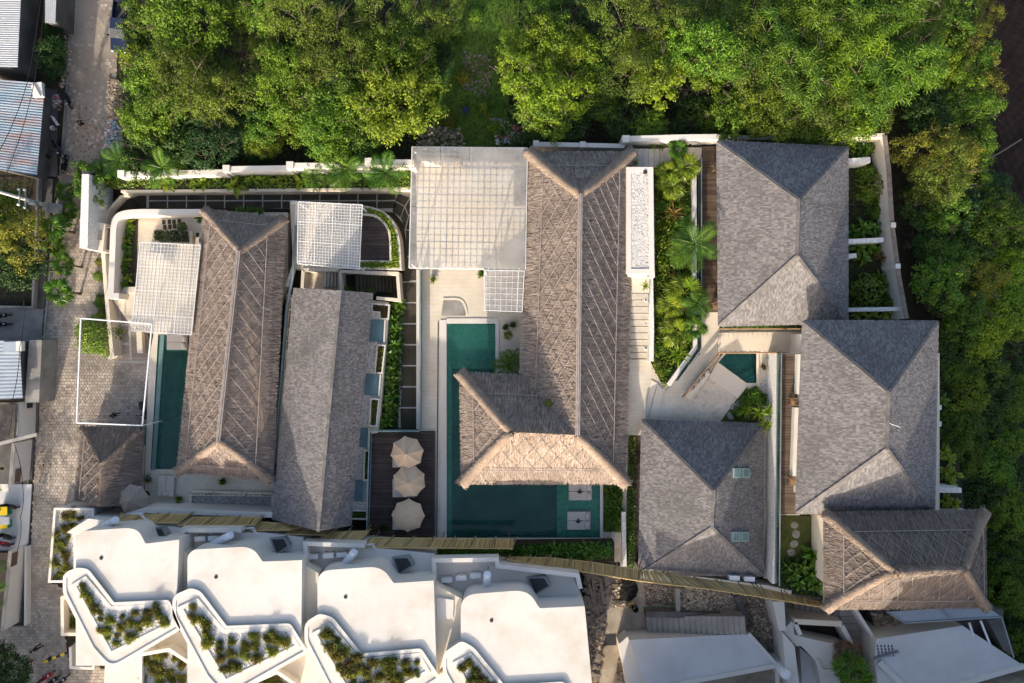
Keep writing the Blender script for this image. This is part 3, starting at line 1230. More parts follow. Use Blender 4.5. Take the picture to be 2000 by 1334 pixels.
def greenery(name, px, z, leafm, n, ls, h, seed=1, parent=None, kind='stuff', lw=.5, spiky=False):
    """ground cover: leaves filling an outline"""
    rr = random.Random(seed)
    poly = [W(p[0], p[1], z) for p in rounded(px)]
    xs, ys = [p.x for p in poly], [p.y for p in poly]
    mb = MB()
    k = tries = 0
    while k < n and tries < n * 30:
        tries += 1
        x, y = rr.uniform(min(xs), max(xs)), rr.uniform(min(ys), max(ys))
        if not inside((x, y), poly):
            continue
        nz = noise.noise(Vector((x * .8, y * .8, seed))) * .5 + .5
        if nz < .22:
            continue
        k += 1
        hh = h * (.3 + nz) * rr.uniform(.3, 1)
        if spiky:
            d = (rdir(rr, 1.0))
            mb.leaf(Vector((x, y, z)), d, Vector((-d.y, d.x, .2)), hh + ls, ls * lw)
            continue
        up = (rdir(rr) * .8 + Vector((0, 0, .8))).normalized()
        d = rdir(rr)
        d = d - up * d.dot(up)
        if d.length > .05:
            L = ls * rr.uniform(.6, 1.3)
            mb.leaf(Vector((x, y, z + hh)), d, up, L, L * lw, bend=.1)
    return mb.build(name, M[leafm], parent, kind=kind)


# ------------------------------------------------------------------ furniture and vehicles


def umbrella(loc, rot, label, matname, R_=1.62, ph=2.55, tilt=0.0):
    t = thing('parasol', label, 'parasol', loc, None)
    L = Vector(loc)
    mb = MB()
    mb.lathe(L, [(.34, 0.003), (.34, .07), (.06, .1)], 12)
    mb.build('base', M['darkmetal'], t)
    mb = MB()
    mb.path([L + Vector((0, 0, .05)), L + Vector((0, 0, ph + .12))], .03, 8)
    mb.build('pole', M['darkmetal'], t)
    for k in range(8):
        a0, a1 = rot + k * PI / 4, rot + (k + 1) * PI / 4
        vs_, fs = [], []
        n = 5
        for i in range(n + 1):
            s = i / n
            for j in range(5):
                a = a0 + (a1 - a0) * j / 4
                # straight chord between the ribs, slightly slack cloth
                e0, e1 = Vector((math.cos(a0), math.sin(a0), 0)), Vector((math.cos(a1), math.sin(a1), 0))
                e = e0.lerp(e1, j / 4)
                sag = .05 * math.sin(PI * j / 4) * s
                p = L + e * (R_ * s) + Vector((0, 0, ph - .8 * s ** 1.12 - sag))
                if i == n:
                    p -= e * (.07 * math.sin(PI * j / 4))
                vs_.append(p)
        for i in range(n):
            for j in range(4):
                fs.append((i * 5 + j, (i + 1) * 5 + j, (i + 1) * 5 + j + 1, i * 5 + j + 1))
        pm = MB()
        pm.add(vs_, fs)
        pm.build('canopy_panel', M[matname], t, smooth=True)
        rb = MB()
        d = Vector((math.cos(a0), math.sin(a0), 0))
        rb.path([L + Vector((0, 0, ph - .04)), L + d * R_ * .5 + Vector((0, 0, ph - .42)), L + d * R_ + Vector((0, 0, ph - .83))], .018, 4)
        rb.build('rib', M['darkmetal'], t)
    mb = MB()
    mb.lathe(L, [(.2, ph - .05), (.12, ph + .05), (.03, ph + .09)], 8)
    mb.build('top_cap', M[matname], t)
    return t


def daybed(px, py, z, rz, label, w=1.7, l=2.0, pill=2, group=None, folded=True, rail=False):
    L = W(px, py, z)
    t = thing('daybed', label, 'daybed', (0, 0, 0), group)
    ORIGIN[t.name] = Vector((0, 0, 0))
    for sx in (-1, 1):
        for sy in (-1, 1):
            mb = MB()
            mb.box((sx * (l / 2 - .1), sy * (w / 2 - .1), .09), (.1, .1, .18))
            mb.build('leg', M['teak'], t)
    mb = MB()
    mb.box((0, 0, .23), (l, w, .1))
    mb.build('base', M['cushion'], t)
    for k in range(2):
        mb = MB()
        y = (k - .5) * w / 2
        x, yy, zz = l * .985 / 2, w * .485 / 2, .2
        ring = []
        for hz, s in ((.28, 1), (.4, 1.0), (.45, .955)):
            ring += [Vector((-x * s, y - yy * s, hz)), Vector((x * s, y - yy * s, hz)), Vector((x * s, y + yy * s, hz)), Vector((-x * s, y + yy * s, hz))]
        mb.add(ring, [(0, 1, 5, 4), (1, 2, 6, 5), (2, 3, 7, 6), (3, 0, 4, 7), (4, 5, 9, 8), (5, 6, 10, 9), (6, 7, 11, 10), (7, 4, 8, 11), (8, 9, 10, 11)])
        mb.build('mattress', M['cushion'], t)
    for k in range(pill):
        mb = MB()
        y = (k - (pill - 1) / 2) * w / max(pill, 1)
        mb.blob((l * .36, y, .53), 1, seed=k, n=10, rows=6, sq=1, rough=.03)
        for i in range(len(mb.v)):
            a = Vector(mb.v[i]) - Vector((l * .36, y, .53))
            mb.v[i] = tuple(Vector((l * .36, y, .53)) + Vector((a.x * .22, a.y * w * .23, a.z * .09)))
        mb.build('pillow', M['cushion'], t, smooth=True)
    if folded:
        mb = MB()
        for k in range(3):
            mb.box((-.12 + .13 * (k % 2), -.08 + .14 * (k // 2), .5 + .05 * k), (.34, .13, .09), rz=.6 * k)
            
        mb.build('folded_towel', M['charcoal'], t, kind='stuff')
    place(t, L, rz)
    return t


def make_scooter(bodym):
    def f():
        t = thing('motor_scooter', 'scooter', 'scooter')
        for x in (-.62, .62):
            mb = MB()
            n = 14
            vs_ = []
            for k in range(n):
                a = 2 * PI * k / n
                for r, y in ((.2, -.05), (.27, -.05), (.27, .05), (.2, .05)):
                    vs_.append(Vector((x + r * math.cos(a), y, .27 + r * math.sin(a))))
            fs = []
            for k in range(n):
                for q in range(4):
                    fs.append((k * 4 + q, ((k + 1) % n) * 4 + q, ((k + 1) % n) * 4 + (q + 1) % 4, k * 4 + (q + 1) % 4))
            mb.add(vs_, fs)
            wl = mb.build('wheel', M['tyre'], t)
            hb = MB()
            hb.path([Vector((x, -.06, .27)), Vector((x, .06, .27))], .19, 10)
            hb.build('rim', M['greymetal'], wl)
        mb = MB()   # bodywork: tail, floorboard, leg shield in one skin of sections
        sec = [(-.85, .08, .62, .74), (-.6, .17, .42, .76), (-.25, .19, .3, .74), (-.02, .16, .24, .42), (.25, .16, .24, .36), (.42, .2, .3, .75), (.5, .16, .5, .98), (.6, .07, .6, .92)]
        vs_, fs = [], []
        for x, hw, z0, z1 in sec:
            vs_ += [Vector((x, -hw, z0)), Vector((x, -hw, z1 - .05)), Vector((x, -hw * .6, z1)), Vector((x, hw * .6, z1)), Vector((x, hw, z1 - .05)), Vector((x, hw, z0))]
        for i in range(len(sec) - 1):
            for q in range(6):
                fs.append((i * 6 + q, i * 6 + (q + 1) % 6, (i + 1) * 6 + (q + 1) % 6, (i + 1) * 6 + q))
        fs += [tuple(range(6)), tuple(reversed([len(vs_) - 6 + q for q in range(6)]))]
        mb.add(vs_, fs)
        mb.build('body', M[bodym], t, smooth=False)
        mb = MB()
        mb.prism([Vector((-.8, -.1, .83)), Vector((-.1, -.13, .82)), Vector((-.02, 0, .8)), Vector((-.1, .13, .82)), Vector((-.8, .1, .83))], .73)
        mb.build('seat', M['black'], t)
        mb = MB()
        mb.path([Vector((.34, -.34, 1.02)), Vector((.45, -.12, 1.04)), Vector((.45, .12, 1.04)), Vector((.34, .34, 1.02))], .022, 6)
        mb.build('handlebar', M['darkmetal'], t)
        for sy in (-1, 1):
            mb = MB()
            mb.path([Vector((.42, sy * .24, 1.04)), Vector((.4, sy * .32, 1.2))], .01, 4)
            mb.blob((.4, sy * .33, 1.23), .06, n=6, rows=4, rough=0)
            mb.build('mirror', M['darkmetal'], t, kind='stuff')
        mb = MB()
        mb.blob((.57, 0, .92), .08, n=8, rows=5, rough=0)
        mb.build('headlight', M['acwhite'], t, smooth=True)
        mb = MB()
        mb.prism([Vector((.42, -.07, .58)), Vector((.9, -.06, .54)), Vector((.9, .06, .54)), Vector((.42, .07, .58))], .52)
        mb.build('mudguard', M[bodym], t)
        return t
    return f


def pickup(label, a_px, b_px):
    """a: tail, b: nose (pixels)"""
    a, b = W(*a_px, 1), W(*b_px, 1)
    t = thing('pickup_truck', label, 'pickup')
    mb = MB()
    hw = .84
    # lower body, nose to tail in sections  (x: length, half width, bottom, top)
    sec = [(2.3, .6, .45, .7), (2.22, .78, .35, .84), (1.2, hw, .35, .98), (.95, hw, .35, 1.0), (-.75, hw, .35, 1.0), (-.8, hw, .35, .62)]
    vs_, fs = [], []
    for x, w, z0, z1 in sec:
        vs_ += [Vector((x, -w, z0)), Vector((x, -w, z1 - .1)), Vector((x, -w * .86, z1)), Vector((x, w * .86, z1)), Vector((x, w, z1 - .1)), Vector((x, w, z0))]
    for i in range(len(sec) - 1):
        for q in range(6):
            fs.append((i * 6 + q, (i + 1) * 6 + q, (i + 1) * 6 + (q + 1) % 6, i * 6 + (q + 1) % 6))
    fs += [tuple(reversed(range(6))), tuple(len(vs_) - 6 + q for q in range(6))]
    mb.add(vs_, fs)
    mb.build('body', M['navy'], t)
    mb = MB()
    lo = [(1.12, .74), (-.72, .76)]
    hi = [(.42, .62), (-.62, .64)]
    v8 = [Vector((lo[0][0], -lo[0][1], 1.0)), Vector((lo[0][0], lo[0][1], 1.0)), Vector((lo[1][0], lo[1][1], 1.0)), Vector((lo[1][0], -lo[1][1], 1.0)),
          Vector((hi[0][0], -hi[0][1], 1.55)), Vector((hi[0][0], hi[0][1], 1.55)), Vector((hi[1][0], hi[1][1], 1.55)), Vector((hi[1][0], -hi[1][1], 1.55))]
    mb.add(v8, [(4, 5, 6, 7), (1, 0, 4, 5)[::-1], (1, 2, 6, 5), (2, 3, 7, 6), (3, 0, 4, 7)])
    mb.build('cab', M['navy'], t)

    def pane(nm, q, k=.86, off=.012):
        c = sum(q, Vector()) / 4
        n = (q[1] - q[0]).cross(q[3] - q[0]).normalized()
        if n.dot(c - Vector((0, 0, 1.1))) < 0:
            n = -n
        p = MB()
        p.poly([c + (x - c) * k + n * off for x in q])
        p.build(nm, M['windowglass'], t)
    pane('windscreen', [v8[0], v8[1], v8[5], v8[4]], .9)
    pane('rear_window', [v8[3], v8[2], v8[6], v8[7]])
    pane('side_window', [v8[0], v8[3], v8[7], v8[4]], .8)
    pane('side_window', [v8[1], v8[2], v8[6], v8[5]], .8)
    mb = MB()
    mb.box((-1.65, 0, .6), (1.7, 1.62, .06))
    mb.build('bed_floor', M['darkmetal'], t)
    for sy in (-1, 1):
        mb = MB()
        mb.box((-1.65, sy * .82, .82), (1.7, .06, .46))
        mb.build('bed_side', M['navy'], t)
        mb = MB()
        mb.blob((2.26, sy * .6, .7), .12, n=8, rows=5, rough=0)
        mb.build('headlight', M['acwhite'], t)
        mb = MB()
        mb.box((.9, sy * .98, 1.06), (.12, .18, .16))
        mb.build('door_mirror', M['black'], t)
    mb = MB()
    mb.box((-2.49, 0, .82), (.06, 1.7, .46))
    mb.build('tailgate', M['navy'], t)
    for x in (1.45, -1.6):
        for sy in (-1, 1):
            mb = MB()
            mb.path([Vector((x, sy * .62, .33)), Vector((x, sy * .85, .33))], .33, 14)
            wl = mb.build('wheel', M['tyre'], t)
            mb = MB()
            mb.path([Vector((x, sy * .8, .33)), Vector((x, sy * .86, .33))], .19, 10)
            mb.build('rim', M['greymetal'], wl)
    d = b - a
    place(t, Vector(((a.x + b.x) / 2, (a.y + b.y) / 2, .02)), math.atan2(d.y, d.x))
    return t


def skin_body(name, joints, edges, radii, mats, pick, sub=1):
    me = bpy.data.meshes.new(name)
    me.from_pydata(joints, edges, [])
    o = bpy.data.objects.new(name, me)
    COL.objects.link(o)
    sk = o.modifiers.new('skin', 'SKIN')
    ss = o.modifiers.new('sub', 'SUBSURF')
    ss.levels = ss.render_levels = sub
    if not me.skin_vertices:
        me.attributes.new if False else None
        bpy.context.view_layer.objects.active = o
        bpy.ops.mesh.customdata_skin_add()
    for i, r in enumerate(radii):
        me.skin_vertices[0].data[i].radius = (r, r) if not isinstance(r, tuple) else r
    me.skin_vertices[0].data[0].use_root = True
    dg = bpy.context.evaluated_depsgraph_get()
    m2 = bpy.data.meshes.new_from_object(o.evaluated_get(dg))
    m2.name = name
    bpy.data.objects.remove(o)
    m2.materials.clear()
    for m in mats:
        m2.materials.append(m)
    for p in m2.polygons:
        p.material_index = pick(p.center)
        p.use_smooth = True
    o = bpy.data.objects.new(name, m2)
    COL.objects.link(o)
    ORIGIN[o.name] = Vector((0, 0, 0))
    return o


def person(px, py, rz, label, top, legs, walking=.0, cap=None):
    J = [(0, 0, .95), (0, 0, 1.12), (0, 0, 1.3), (0, 0, 1.45), (0, .01, 1.53), (0, .03, 1.62), (0, .02, 1.72),
         (-.1, walking, .9), (-.11, walking * 1.6 + .03, .5), (-.11, walking * 1.2, .08), (-.12, walking * 1.2 + .16, .04),
         (.1, -walking, .9), (.11, -walking * 1.2 + .03, .5), (.11, -walking * 2.2, .08), (.12, -walking * 2.2 + .16, .04),
         (-.19, 0, 1.41), (-.25, -.04, 1.14), (-.26, .08, .92), (-.26, .13, .83),
         (.19, 0, 1.41), (.25, -.04, 1.14), (.26, .08, .92), (.26, .13, .83)]
    E = [(0, 1), (1, 2), (2, 3), (3, 4), (4, 5), (5, 6), (0, 7), (7, 8), (8, 9), (9, 10), (0, 11), (11, 12), (12, 13), (13, 14),
         (3, 15), (15, 16), (16, 17), (17, 18), (3, 19), (19, 20), (20, 21), (21, 22)]
    r = [.14, .13, .15, .1, .055, .095, .08, .095, .065, .045, .04, .095, .065, .045, .04, .065, .048, .036, .035, .065, .048, .036, .035]

    def pick(c):
        if c.z > 1.5:
            return 2
        if abs(c.x) > .2 and c.z < 1.1:
            return 2
        if c.z < .07:
            return 3
        return 0 if c.z > .95 else 1
    o = skin_body('person', J, E, r, [M[top], M[legs], M['skin'], M['black']], pick)
    tag(o, label, 'person')
    hb = MB()
    hb.blob((0, .0, 1.69), .115, n=10, rows=6, sq=.85, rough=.05)
    hair = hb.build('hair', M[cap] if cap else M['hair'], o, smooth=True)
    fm = MB()
    for sx in (-1, 1):
        for k in range(4):
            x = sx * (.24 + .012 * k)
            fm.path([Vector((sx * .26, .12 + .015 * (k - 1.5), .83)), Vector((sx * .26, .135 + .018 * (k - 1.5), .77)), Vector((sx * .25, .14 + .015 * (k - 1.5), .73 + .01 * abs(k - 1))) ], .009, 5)
        fm.path([Vector((sx * .24, .14, .84)), Vector((sx * .22, .18, .8)), Vector((sx * .225, .185, .77))], .01, 5)
        fm.blob((sx * .035, .118, 1.645), .014, n=6, rows=4, rough=0)
    fm.blob((0, .13, 1.61), .018, n=6, rows=4, rough=0)
    fm.build('fingers', M['skin'], o, kind='stuff')
    place(o, W(px, py, 0) + Vector((0, 0, .03)), rz)
    return o


def dog(px, py, z, rz, label):
    J = [(-.1, 0, .46), (.15, 0, .45), (.3, 0, .5), (.42, 0, .64), (.5, 0, .7), (.63, 0, .66),
         (-.28, 0, .48), (-.42, 0, .55), (-.6, 0, .7),
         (.28, .09, .4), (.25, .1, .22), (.28, .1, .03), (.28, -.09, .4), (.25, -.1, .22), (.28, -.1, .03),
         (-.28, .1, .38), (-.2, .11, .26), (-.33, .11, .17), (-.3, .11, .03), (-.28, -.1, .38), (-.2, -.11, .26), (-.33, -.11, .17), (-.3, -.11, .03),
         (.5, .05, .8), (.5, -.05, .8)]
    E = [(0, 1), (1, 2), (2, 3), (3, 4), (4, 5), (0, 6), (6, 7), (7, 8), (2, 9), (9, 10), (10, 11), (2, 12), (12, 13), (13, 14),
         (6, 15), (15, 16), (16, 17), (17, 18), (6, 19), (19, 20), (20, 21), (21, 22), (4, 23), (4, 24)]
    r = [.11, .13, .14, .09, .085, .045, .11, .04, .02, .06, .035, .03, .06, .035, .03, .07, .05, .03, .03, .07, .05, .03, .03, .02, .02]
    o = skin_body('dog', J, E, r, [M['dogfur']], lambda c: 0)
    tag(o, label, 'dog')
    place(o, W(px, py, z) + Vector((0, 0, .0)), rz)
    return o


def pot_plant(px, py, z, label, leafm='leaf_garden', potm='terracotta', s=1.0, seed=1):
    L = W(px, py, z)
    t = thing('potted_plant', label, 'potted plant', L)
    mb = MB()
    mb.lathe(L, [(.16 * s, .002), (.24 * s, .2 * s), (.26 * s, .4 * s), (.22 * s, .4 * s), (.2 * s, .34 * s)], 12)
    mb.build('pot', M[potm], t, smooth=True)
    rr = random.Random(seed)
    lm = MB()
    for k in range(60):
        d = rdir(rr, .6)
        lm.leaf(L + Vector((0, 0, .38 * s)) + d * .08, d, Vector((-d.y, d.x, .4)), rr.uniform(.3, .6) * s, .12 * s, bend=.2)
    lm.build('foliage', M[leafm], t, kind='stuff')
    return t


def ac_unit(px, py, z, rz, label, group=None):
    """outdoor unit of an air conditioner"""
    def mk():
        t = thing('air_conditioner', 'ac', 'air conditioner')
        mb = MB()
        a = [Vector((-.45, -.17, .72)), Vector((.45, -.17, .72)), Vector((.45, .17, .72)), Vector((-.45, .17, .72))]
        mb.prism(a, .12)
        mb.build('casing', M['acwhite'], t)
        mb = MB()
        mb.box((0, 0, .735), (.96, .42, .03))
        mb.build('lid', M['acwhite'], t)
        mb = MB()
        n = 16
        for k in range(3):
            mb.path([Vector((-.12 + math.cos(a_) * .09 * (k + 1), -.185, .42 + math.sin(a_) * .09 * (k + 1))) for a_ in [2 * PI * q / n for q in range(n + 1)]], .008, 4)
        mb.build('fan_grille', M['darkmetal'], t, kind='stuff')
        for sx in (-1, 1):
            mb = MB()
            mb.box((sx * .34, 0, .06), (.06, .5, .12))
            mb.build('foot', M['greymetal'], t)
        mb = MB()
        mb.path([Vector((.45, .05, .3)), Vector((.6, .05, .3)), Vector((.66, .1, .05))], .03, 6)
        mb.build('pipe', M['acwhite'], t)
        return t
    return put('ac', mk, W(px, py, z), rz, 1, label, 'air conditioner', group)


def timber_chair(px, py, z, rz, label):
    def mk():
        t = thing('deck_chair', 'chair', 'chair')
        mb = MB()
        mb.box((0, 0, .4), (.6, .6, .06))
        mb.build('seat', M['teak'], t)
        mb = MB()
        mb.box((-.3, 0, .68), (.06, .62, .5), ry=-.2)
        mb.build('backrest', M['teak'], t)
        for sx in (-1, 1):
            for sy in (-1, 1):
                mb = MB()
                mb.box((sx * .26, sy * .27, .19), (.06, .06, .38))
                mb.build('leg', M['teak'], t)
            mb = MB()
            mb.box((0, sx * .31, .6), (.6, .06, .05))
            mb.build('armrest', M['teak'], t)
        return t
    return put('chair', mk, W(px, py, z), rz, 1, label, 'chair', 'timber chairs on the villa decks')


def planks(name, px, z, m, step, along_x, parent=None, seed=1, gap=.018):
    """a deck: boards with open joints on a dark bed, clipped to the outline"""
    poly = [W(p[0], p[1], z) for p in rounded(px)]
    mb = MB()
    xs, ys = [p.x for p in poly], [p.y for p in poly]
    uv = [((p.x, p.y) if along_x else (p.y, p.x)) for p in poly]
    lo, hi = (min(ys), max(ys)) if along_x else (min(xs), max(xs))
    v = lo
    rr = random.Random(seed)
    while v < hi:
        w = min(step, hi - v)
        s = span_at(uv, v + w / 2)
        if s and w > .04:
            a = s[0]
            while a < s[1] - .05:
                b = min(a + rr.uniform(2.4, 4.0), s[1])
                v0, v1 = v, v + w - gap
                zz = z + rr.uniform(0, .008)
                q = [(a, v0), (b - .01, v0), (b - .01, v1), (a, v1)]
                top = [Vector((p[0], p[1], zz)) if along_x else Vector((p[1], p[0], zz)) for p in q]
                mb.prism(top, z - .04)
                a = b
        v += step
    return mb.build(name, M[m], parent, kind='stuff')


def glass_rail(name, pts, z0, h, label, cap='tealmetal', group=None):
    p = [W(q[0], q[1], z0) for q in pts]
    c = sum(p, Vector()) / len(p)
    t = thing(name, label, 'glass railing', (c.x, c.y, z0), group)
    for a, b in zip(p, p[1:]):
        n = max(1, int((b - a).length / 1.6))
        for k in range(n):
            q0, q1 = a.lerp(b, k / n), a.lerp(b, (k + .97) / n)
            mb = MB()
            z = Vector((0, 0, h / 2))
            mb.bar(q0 + z, q1 + z, .02, h)
            mb.build('glass_pane', M['glass'], t)
        mb = MB()
        mb.bar(a + Vector((0, 0, h + .02)), b + Vector((0, 0, h + .02)), .09, .05)
        mb.build('cap_rail', M[cap], t)
        mb = MB()
        mb.bar(a + Vector((0, 0, .05)), b + Vector((0, 0, .05)), .1, .1)
        mb.build('base_rail', M[cap], t)
    return t


def garden_wall(label, pts, z1, z0, t_, m='white', cap=None, name='garden_wall', posts=None, cat='wall'):
    if not cap and not posts:
        mb = MB()
        mb.wall(pts, z1, z0, t_)
        return mb.build(name, M[m], None, label=label, cat=cat)
    p = [W(q[0], q[1], z1) for q in pts]
    c = sum(p, Vector()) / len(p)
    t = thing(name, label, cat, (c.x, c.y, z0))
    mb = MB()
    mb.wall(pts, z1, z0, t_)
    mb.build('wall_body', M[m], t)
    if cap:
        mb = MB()
        k = (H - z1) / (H - z1 - .06)
        mb.wall(pts, z1 + .06, z1 + .002, t_ + .1)
        mb.build('coping', M[cap], t)
    for q in posts or []:
        a = W(q[0], q[1], z1)
        mb = MB()
        mb.box((a.x, a.y, (z1 + z0) / 2 + .1), (t_ + .14, t_ + .14, z1 - z0 + .2))
        mb.build('pier', M[m], t)
    return t


def stairs(name, label, quad, z0, z1, n, m='step', zbase=0):
    """flight inside a pixel quad a,b,c,d: rises from edge a-d to edge b-c"""
    k = [W(*q, z0 if i in (0, 3) else z1) for i, q in enumerate(quad)]
    c = sum(k, Vector()) / 4
    t = thing(name, label, 'stairs', (c.x, c.y, zbase))
    for i in range(n):
        f0, f1 = i / n, (i + .9) / n
        a, b = k[0].lerp(k[1], f0), k[0].lerp(k[1], f1)
        d, e = k[3].lerp(k[2], f0), k[3].lerp(k[2], f1)
        zz = z0 + (z1 - z0) * (i + 1) / n
        mb = MB()
        mb.prism([Vector((q.x, q.y, zz)) for q in (a, b, e, d)], zbase)
        mb.build('step', M[m], t)
    return t


def pergola(label, quad, z, z0, nx, ny, frame='batten', posts=True, px_=3, over=0.0):
    k = Ws(quad, z)
    c = sum(k, Vector()) / 4
    t = thing('pergola', label, 'pergola', (c.x, c.y, z0))
    P = lambda s, r: (k[0].lerp(k[1], s)).lerp(k[3].lerp(k[2], s), r)
    for i in range(px_):
        for j in range(2):
            mb = MB()
            a, b = i / px_, (i + .985) / px_
            r0, r1 = j / 2, (j + .99) / 2
            mb.prism([P(a, r0), P(b, r0), P(b, r1), P(a, r1)], z - .012)
            mb.build('roof_sheet', M['milk'], t)
    zo = Vector((0, 0, -.09 + over))
    for i in range(nx + 1):
        mb = MB()
        thick = i in (0, nx) or i % 6 == 0
        mb.bar(P(i / nx, 0) + zo, P(i / nx, 1) + zo, .07 if over and thick else .032 if over else .1 if thick else .07, .1)
        mb.build('rafter' if thick else 'batten', M[frame], t)
    zo = Vector((0, 0, -.2 + over * 1.9))
    for j in range(ny + 1):
        mb = MB()
        thick = j in (0, ny) or j % 7 == 0
        mb.bar(P(0, j / ny) + zo, P(1, j / ny) + zo, .07 if over and thick else .032 if over else .1 if thick else .07, .08)
        mb.build('beam' if thick else 'cross_batten', M[frame], t)
    if posts:
        for s, r in ((.02, .03), (.98, .03), (.98, .97), (.02, .97)):
            q = P(s, r)
            mb = MB()
            mb.box((q.x, q.y, (z - .25 + z0) / 2), (.14, .14, z - .25 - z0))
            mb.build('post', M['whitemetal'], t)
    return t


def bamboo_screen(label, north, south, zn, zs, seed=1):
    """leaning screen: north edge (lower) and south edge (higher) polylines in pixels"""
    A, B = Ws(north, zn), Ws(south, zs)
    c = sum(A + B, Vector()) / (len(A) + len(B))
    t = thing('bamboo_screen', label, 'bamboo screen', (c.x, c.y, zn - 2.2), 'bamboo screens above the white houses')
    rr = random.Random(seed)
    cm = MB()
    for i in range(len(A) - 1):
        a0, a1, b0, b1 = A[i], A[i + 1], B[i], B[i + 1]
        n = int((a1 - a0).length / .066)
        for k in range(n):
            f = (k + .5) / n
            p, q = a0.lerp(a1, f), b0.lerp(b1, f)
            j = Vector((rr.gauss(0, .01), rr.gauss(0, .03), rr.gauss(0, .012)))
            cm.path([p + j, q + j * 2 + (q - p) * rr.uniform(-.02, .04)], rr.uniform(.036, .05), 5, cap=True)
    cm.build('cane', M['bamboo'], t, kind='stuff')
    tot = sum((A[i + 1] - A[i]).length for i in range(len(A) - 1))
    acc = 0
    for i in range(len(A) - 1):
        L = (A[i + 1] - A[i]).length
        n = max(1, round(L / 1.9))
        for k in range(n + (1 if i == len(A) - 2 else 0)):
            f = k / n
            p, q = A[i].lerp(A[i + 1], f), B[i].lerp(B[i + 1], f)
            sl = Vector((.25, 0, 0))
            mb = MB()
            up = Vector((0, -.3, 1))
            mb.bar(p + Vector((.3, .25, .05)), q + Vector((-.1, 0, .09)), .1, .05)
            mb.build('batten', M['bamboodark'], t)
        for e0, e1, zz in ((A[i], A[i + 1], .06), (B[i], B[i + 1], .05)):
            mb = MB()
            mb.path([e0 + Vector((0, 0, zz)), e1 + Vector((0, 0, zz))], .06, 6)
            mb.build('rail', M['bamboo'], t)
        for f in (.03, .5, .97):
            p = A[i].lerp(A[i + 1], f)
            q = B[i].lerp(B[i + 1], f)
            mb = MB()
            mb.path([Vector((p.x, p.y, zn - 2.2)), Vector((p.x, p.y, zn - .05)), q - Vector((0, 0, .08))], .05, 6)
            mb.build('post', M['bamboodark'], t)
    return t


def cable(label, pts, r=.025, sag=.4):
    out = []
    for a, b in zip(pts, pts[1:]):
        for k in range(9):
            f = k / 8
            p = a.lerp(b, f)
            p.z -= sag * 4 * f * (1 - f)
            out.append(p)
    mb = MB()
    mb.path(out, r, 5)
    return mb.build('cable', M['cable'], None, label=label, cat='cable', group='cables over the street')


def corrugated(quad, z, along, n, amp=.035, dz=0.0):
    """sheet of real waves; 'along' = ridges run from edge 0-3 to edge 1-2"""
    k = Ws(quad, z)
    if not along:
        k = [k[1], k[2], k[3], k[0]]
    mb = MB()
    vs_, fs = [], []
    m_ = n * 4
    for i in range(m_ + 1):
        f = i / m_
        a, b = k[0].lerp(k[3], f), k[1].lerp(k[2], f)
        w = math.sin(2 * PI * i / 4 + .4) * amp
        vs_ += [a + Vector((0, 0, w)), b + Vector((0, 0, w + dz))]
    for i in range(m_):
        fs.append((2 * i, 2 * i + 1, 2 * i + 3, 2 * i + 2))
    mb.add(vs_, fs)
    low = [Vector(v) - Vector((0, 0, .05)) for v in vs_]
    mb.add(low, [tuple(reversed(f)) for f in fs])
    return mb


def slab_with_holes(name, px, holes, z1, z0, m, **kw):
    """a raised floor with openings sunk through it"""
    o = Ws(rounded(px), z1)
    if area2(o) < 0:
        o.reverse()
    mb = MB()
    hs = []
    for h in holes:
        q = Ws(rounded(h), z1)
        if area2(q) > 0:
            q.reverse()
        hs.append(q)
    loop = list(o)
    for q in hs:
        best = min(((a - b).length, i, j) for i, a in enumerate(loop) for j, b in enumerate(q))
        _, i, j = best
        loop = loop[:i + 1] + q[j:] + q[:j + 1] + loop[i:]
    from mathutils.geometry import tessellate_polygon
    tri = tessellate_polygon([o] + hs)
    allp = o + [p for q in hs for p in q]
    fs = []
    for a, b, c in tri:
        if (allp[b] - allp[a]).cross(allp[c] - allp[a]).z < 0:
            a, c = c, a
        fs.append((a, b, c))
    mb.add(allp, fs)
    for q in [o] + hs:
        n = len(q)
        mb.add(q + [Vector((p.x, p.y, z0)) for p in q], [(i, n + i, n + (i + 1) % n, (i + 1) % n) for i in range(n)])
    return mb.build(name, M[m], None, **kw)
# ================================================================== the ground
def sheet(name, px, z, m, kind='structure'):
    return flat_sheet(name, px, z, m, kind)


g = MB()
# one terrain sheet to the horizon; east of the villas it drops into a gully
nx_, ny_ = 60, 40
gv, gf = [], []


def terrain(x, y):
    z = 0.0
    e = (x - 37.5) / 9.0
    if e > 0:
        s = min(1, e)
        z -= 5.0 * s * s * (3 - 2 * s)
    if abs(x) < 90 and abs(y) < 70 and x > -37 and (y > 19.6 or x > 37.5):
        z += .25 * noise.noise(Vector((x * .15, y * .15, 0)))
    return z


xs_ = sorted(set([-600, -300, -150] + [i * 2.0 for i in range(-45, 46)] + [150, 300, 600]))
ys_ = sorted(set([-600, -300, -150] + [i * 2.0 for i in range(-32, 33)] + [150, 300, 600]))
for y in ys_:
    for x in xs_:
        gv.append(Vector((x, y, terrain(x, y) - .06)))
nx_ = len(xs_)
for j in range(len(ys_) - 1):
    for i in range(nx_ - 1):
        gf.append((j * nx_ + i, j * nx_ + i + 1, (j + 1) * nx_ + i + 1, (j + 1) * nx_ + i))
g.add(gv, gf)
g.build('ground', M['soil'], None, kind='structure')

sheet('meadow', [(885, -160), (1030, -160), (1010, 60), (1000, 140), (985, 285), (830, 288), (838, 200), (872, 120)], .28, 'meadow')
greenery('meadow_grass', [(885, -40), (1030, -40), (1010, 60), (1000, 140), (985, 285), (830, 288), (838, 200), (872, 120)], .28, 'ground_green', 9000, .22, .1, 5, lw=.3)

